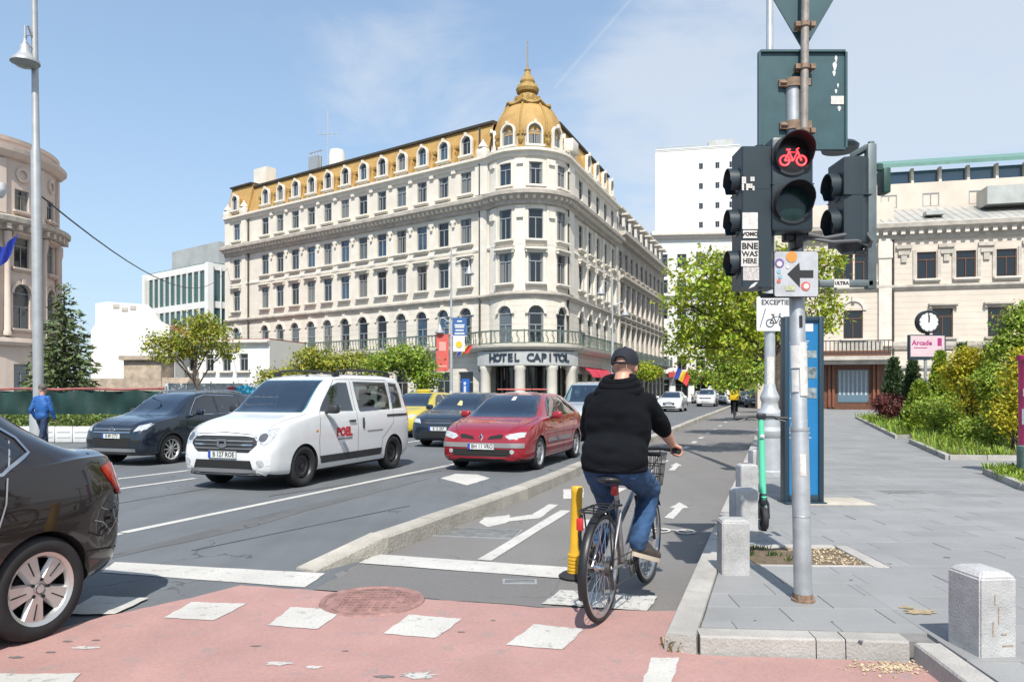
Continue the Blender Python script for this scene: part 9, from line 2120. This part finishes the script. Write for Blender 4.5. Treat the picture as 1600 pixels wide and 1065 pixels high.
# shrubs and small conifers of the bed
def px_loc(px, Y): return (sx(px, Y), Y, KH + .02)
def thuja(label, px, Y, ytop, w, seed, leaf=M_DARKC):
    h = EYE + (HOR - ytop) * Y / F - KH; r = w / 2 * Y / F; rr_ = random.Random(seed); t = thing('conifer', label, 'conifer', px_loc(px, Y)); mb = MB(); mb.tube([(0, 0, 0), (0, 0, h * .8)], [.06, .02], 6); mb.build('trunk', M_BARK, t)
    mb = MB()
    for _ in range(1300):
        f = rr_.random() ** 1.1; z = h * (.03 + .97 * f); rad = r * (1 - f ** 1.8) * (.8 + .3 * noise.noise(Vector((f * 6, px, seed)))) + .06; a = rr_.uniform(0, 6.28); d = Vector((math.cos(a), math.sin(a), 0)); k = rr_.uniform(.55, 1.05); q = d * rad * k + Vector((0, 0, z))
        for _ in range(5):
            g = (d * .7 + Vector((rr_.gauss(0, .5), rr_.gauss(0, .5), rr_.uniform(.2, 1.2)))).normalized(); s = rr_.uniform(.06, .15); p = q + Vector((rr_.gauss(0, .05), rr_.gauss(0, .05), rr_.gauss(0, .05))); w_ = Matrix.Rotation(rr_.uniform(0, 6.28), 3, g) @ g.orthogonal().normalized()
            mb.add([p - w_ * s * .35, p + g * s, p + w_ * s * .35], [(0, 1, 2)])
    mb.build('foliage', leaf, t, kind='stuff')
thuja('dark clipped conifer nearest the wooden shop front', 1396, 33, 561, 42, 1); thuja('dark conifer just left of the clock post', 1426, 30, 566, 36, 2); thuja('dark conifer directly right of the clock post', 1470, 27, 552, 44, 3, M_GREEN); thuja('dark conifer behind the golden shrub', 1503, 29, 540, 36, 4); thuja('low green conifer at the grass edge under the clock board', 1438, 24, 600, 52, 5, M_GREEN)
thuja('tall dark green conifer behind the loose sapling at the right edge', 1592, 24, 530, 60, 8); thuja('mid green conifer between the clock post and the golden shrub', 1490, 24, 572, 56, 9, M_GREEN); thuja('broad dark conifer behind the golden shrubs on the right', 1545, 26, 545, 60, 6)
def shrub(label, px, Y, py, rx, ry, leaf, n, ls, seed, extra=(), name='shrub', m2=None):
    rr_ = random.Random(seed); t = thing(name, label, 'shrub', px_loc(px, Y)); L = []
    for bx, by, wx, wy, k in ((px, py, rx, ry, n),) + tuple(extra):
        p = at(bx, by, Y); L.append((Vector((p.x - t.location.x, rr_.uniform(-.2, .2), p.z - t.location.z)), (wx * Y / F, wx * Y / F * .8, wy * Y / F), k))
    mb = MB()
    for c, rad, k in L:
        for _ in range(4): e = c + Vector((rr_.uniform(-.6, .6) * rad[0], rr_.uniform(-.6, .6) * rad[1], rr_.uniform(-.2, .7) * rad[2])); mb.tube([(rr_.uniform(-.1, .1), rr_.uniform(-.1, .1), 0), (e.x * .4, e.y * .4, e.z * .5), e], [.025, .016, .006], 5)
    mb.build('stem', M_BARK, t); mb = MB(); clumps(mb, [(c, Vector(rad) * 1.12, int(k * 1.4)) for c, rad, k in L], ls, rr_, 26, .14); mb.build('foliage', leaf, t, kind='stuff')
shrub('golden yellow shrub in the middle of the grass bed', 1525, 20, 600, 34, 42, M_GOLD, 60, .05, 31, ((1505, 565, 20, 22, 26), (1540, 640, 26, 24, 26), (1490, 585, 14, 18, 12)))
shrub('golden yellow shrub at the right edge above the poster column', 1590, 17, 610, 26, 40, M_GOLD, 50, .045, 32, ((1570, 650, 20, 22, 22), (1602, 570, 18, 24, 22)))
shrub('mid green leafy shrub between the two golden shrubs', 1562, 18.5, 620, 22, 36, M_GREEN, 46, .05, 33, ((1548, 590, 16, 20, 18), (1560, 665, 30, 18, 24), (1520, 672, 26, 14, 18)))
shrub('tall loose leafy sapling at the upper right edge', 1590, 19, 525, 24, 34, M_GREEN, 40, .06, 34, ((1566, 545, 12, 16, 12), (1605, 495, 16, 20, 16)), 'sapling')
shrub('round dark red shrub beside the wooden shop front', 1392, 29.5, 632, 24, 15, M_REDL2, 40, .055, 35)
shrub('low green shrub under the conifers at the grass edge', 1460, 22, 640, 30, 20, M_GREEN, 40, .05, 36, ((1490, 660, 26, 14, 20),))
print('objects', len(SC.objects), 'faces', sum(len(o.data.polygons) for o in SC.objects if o.type == 'MESH'))
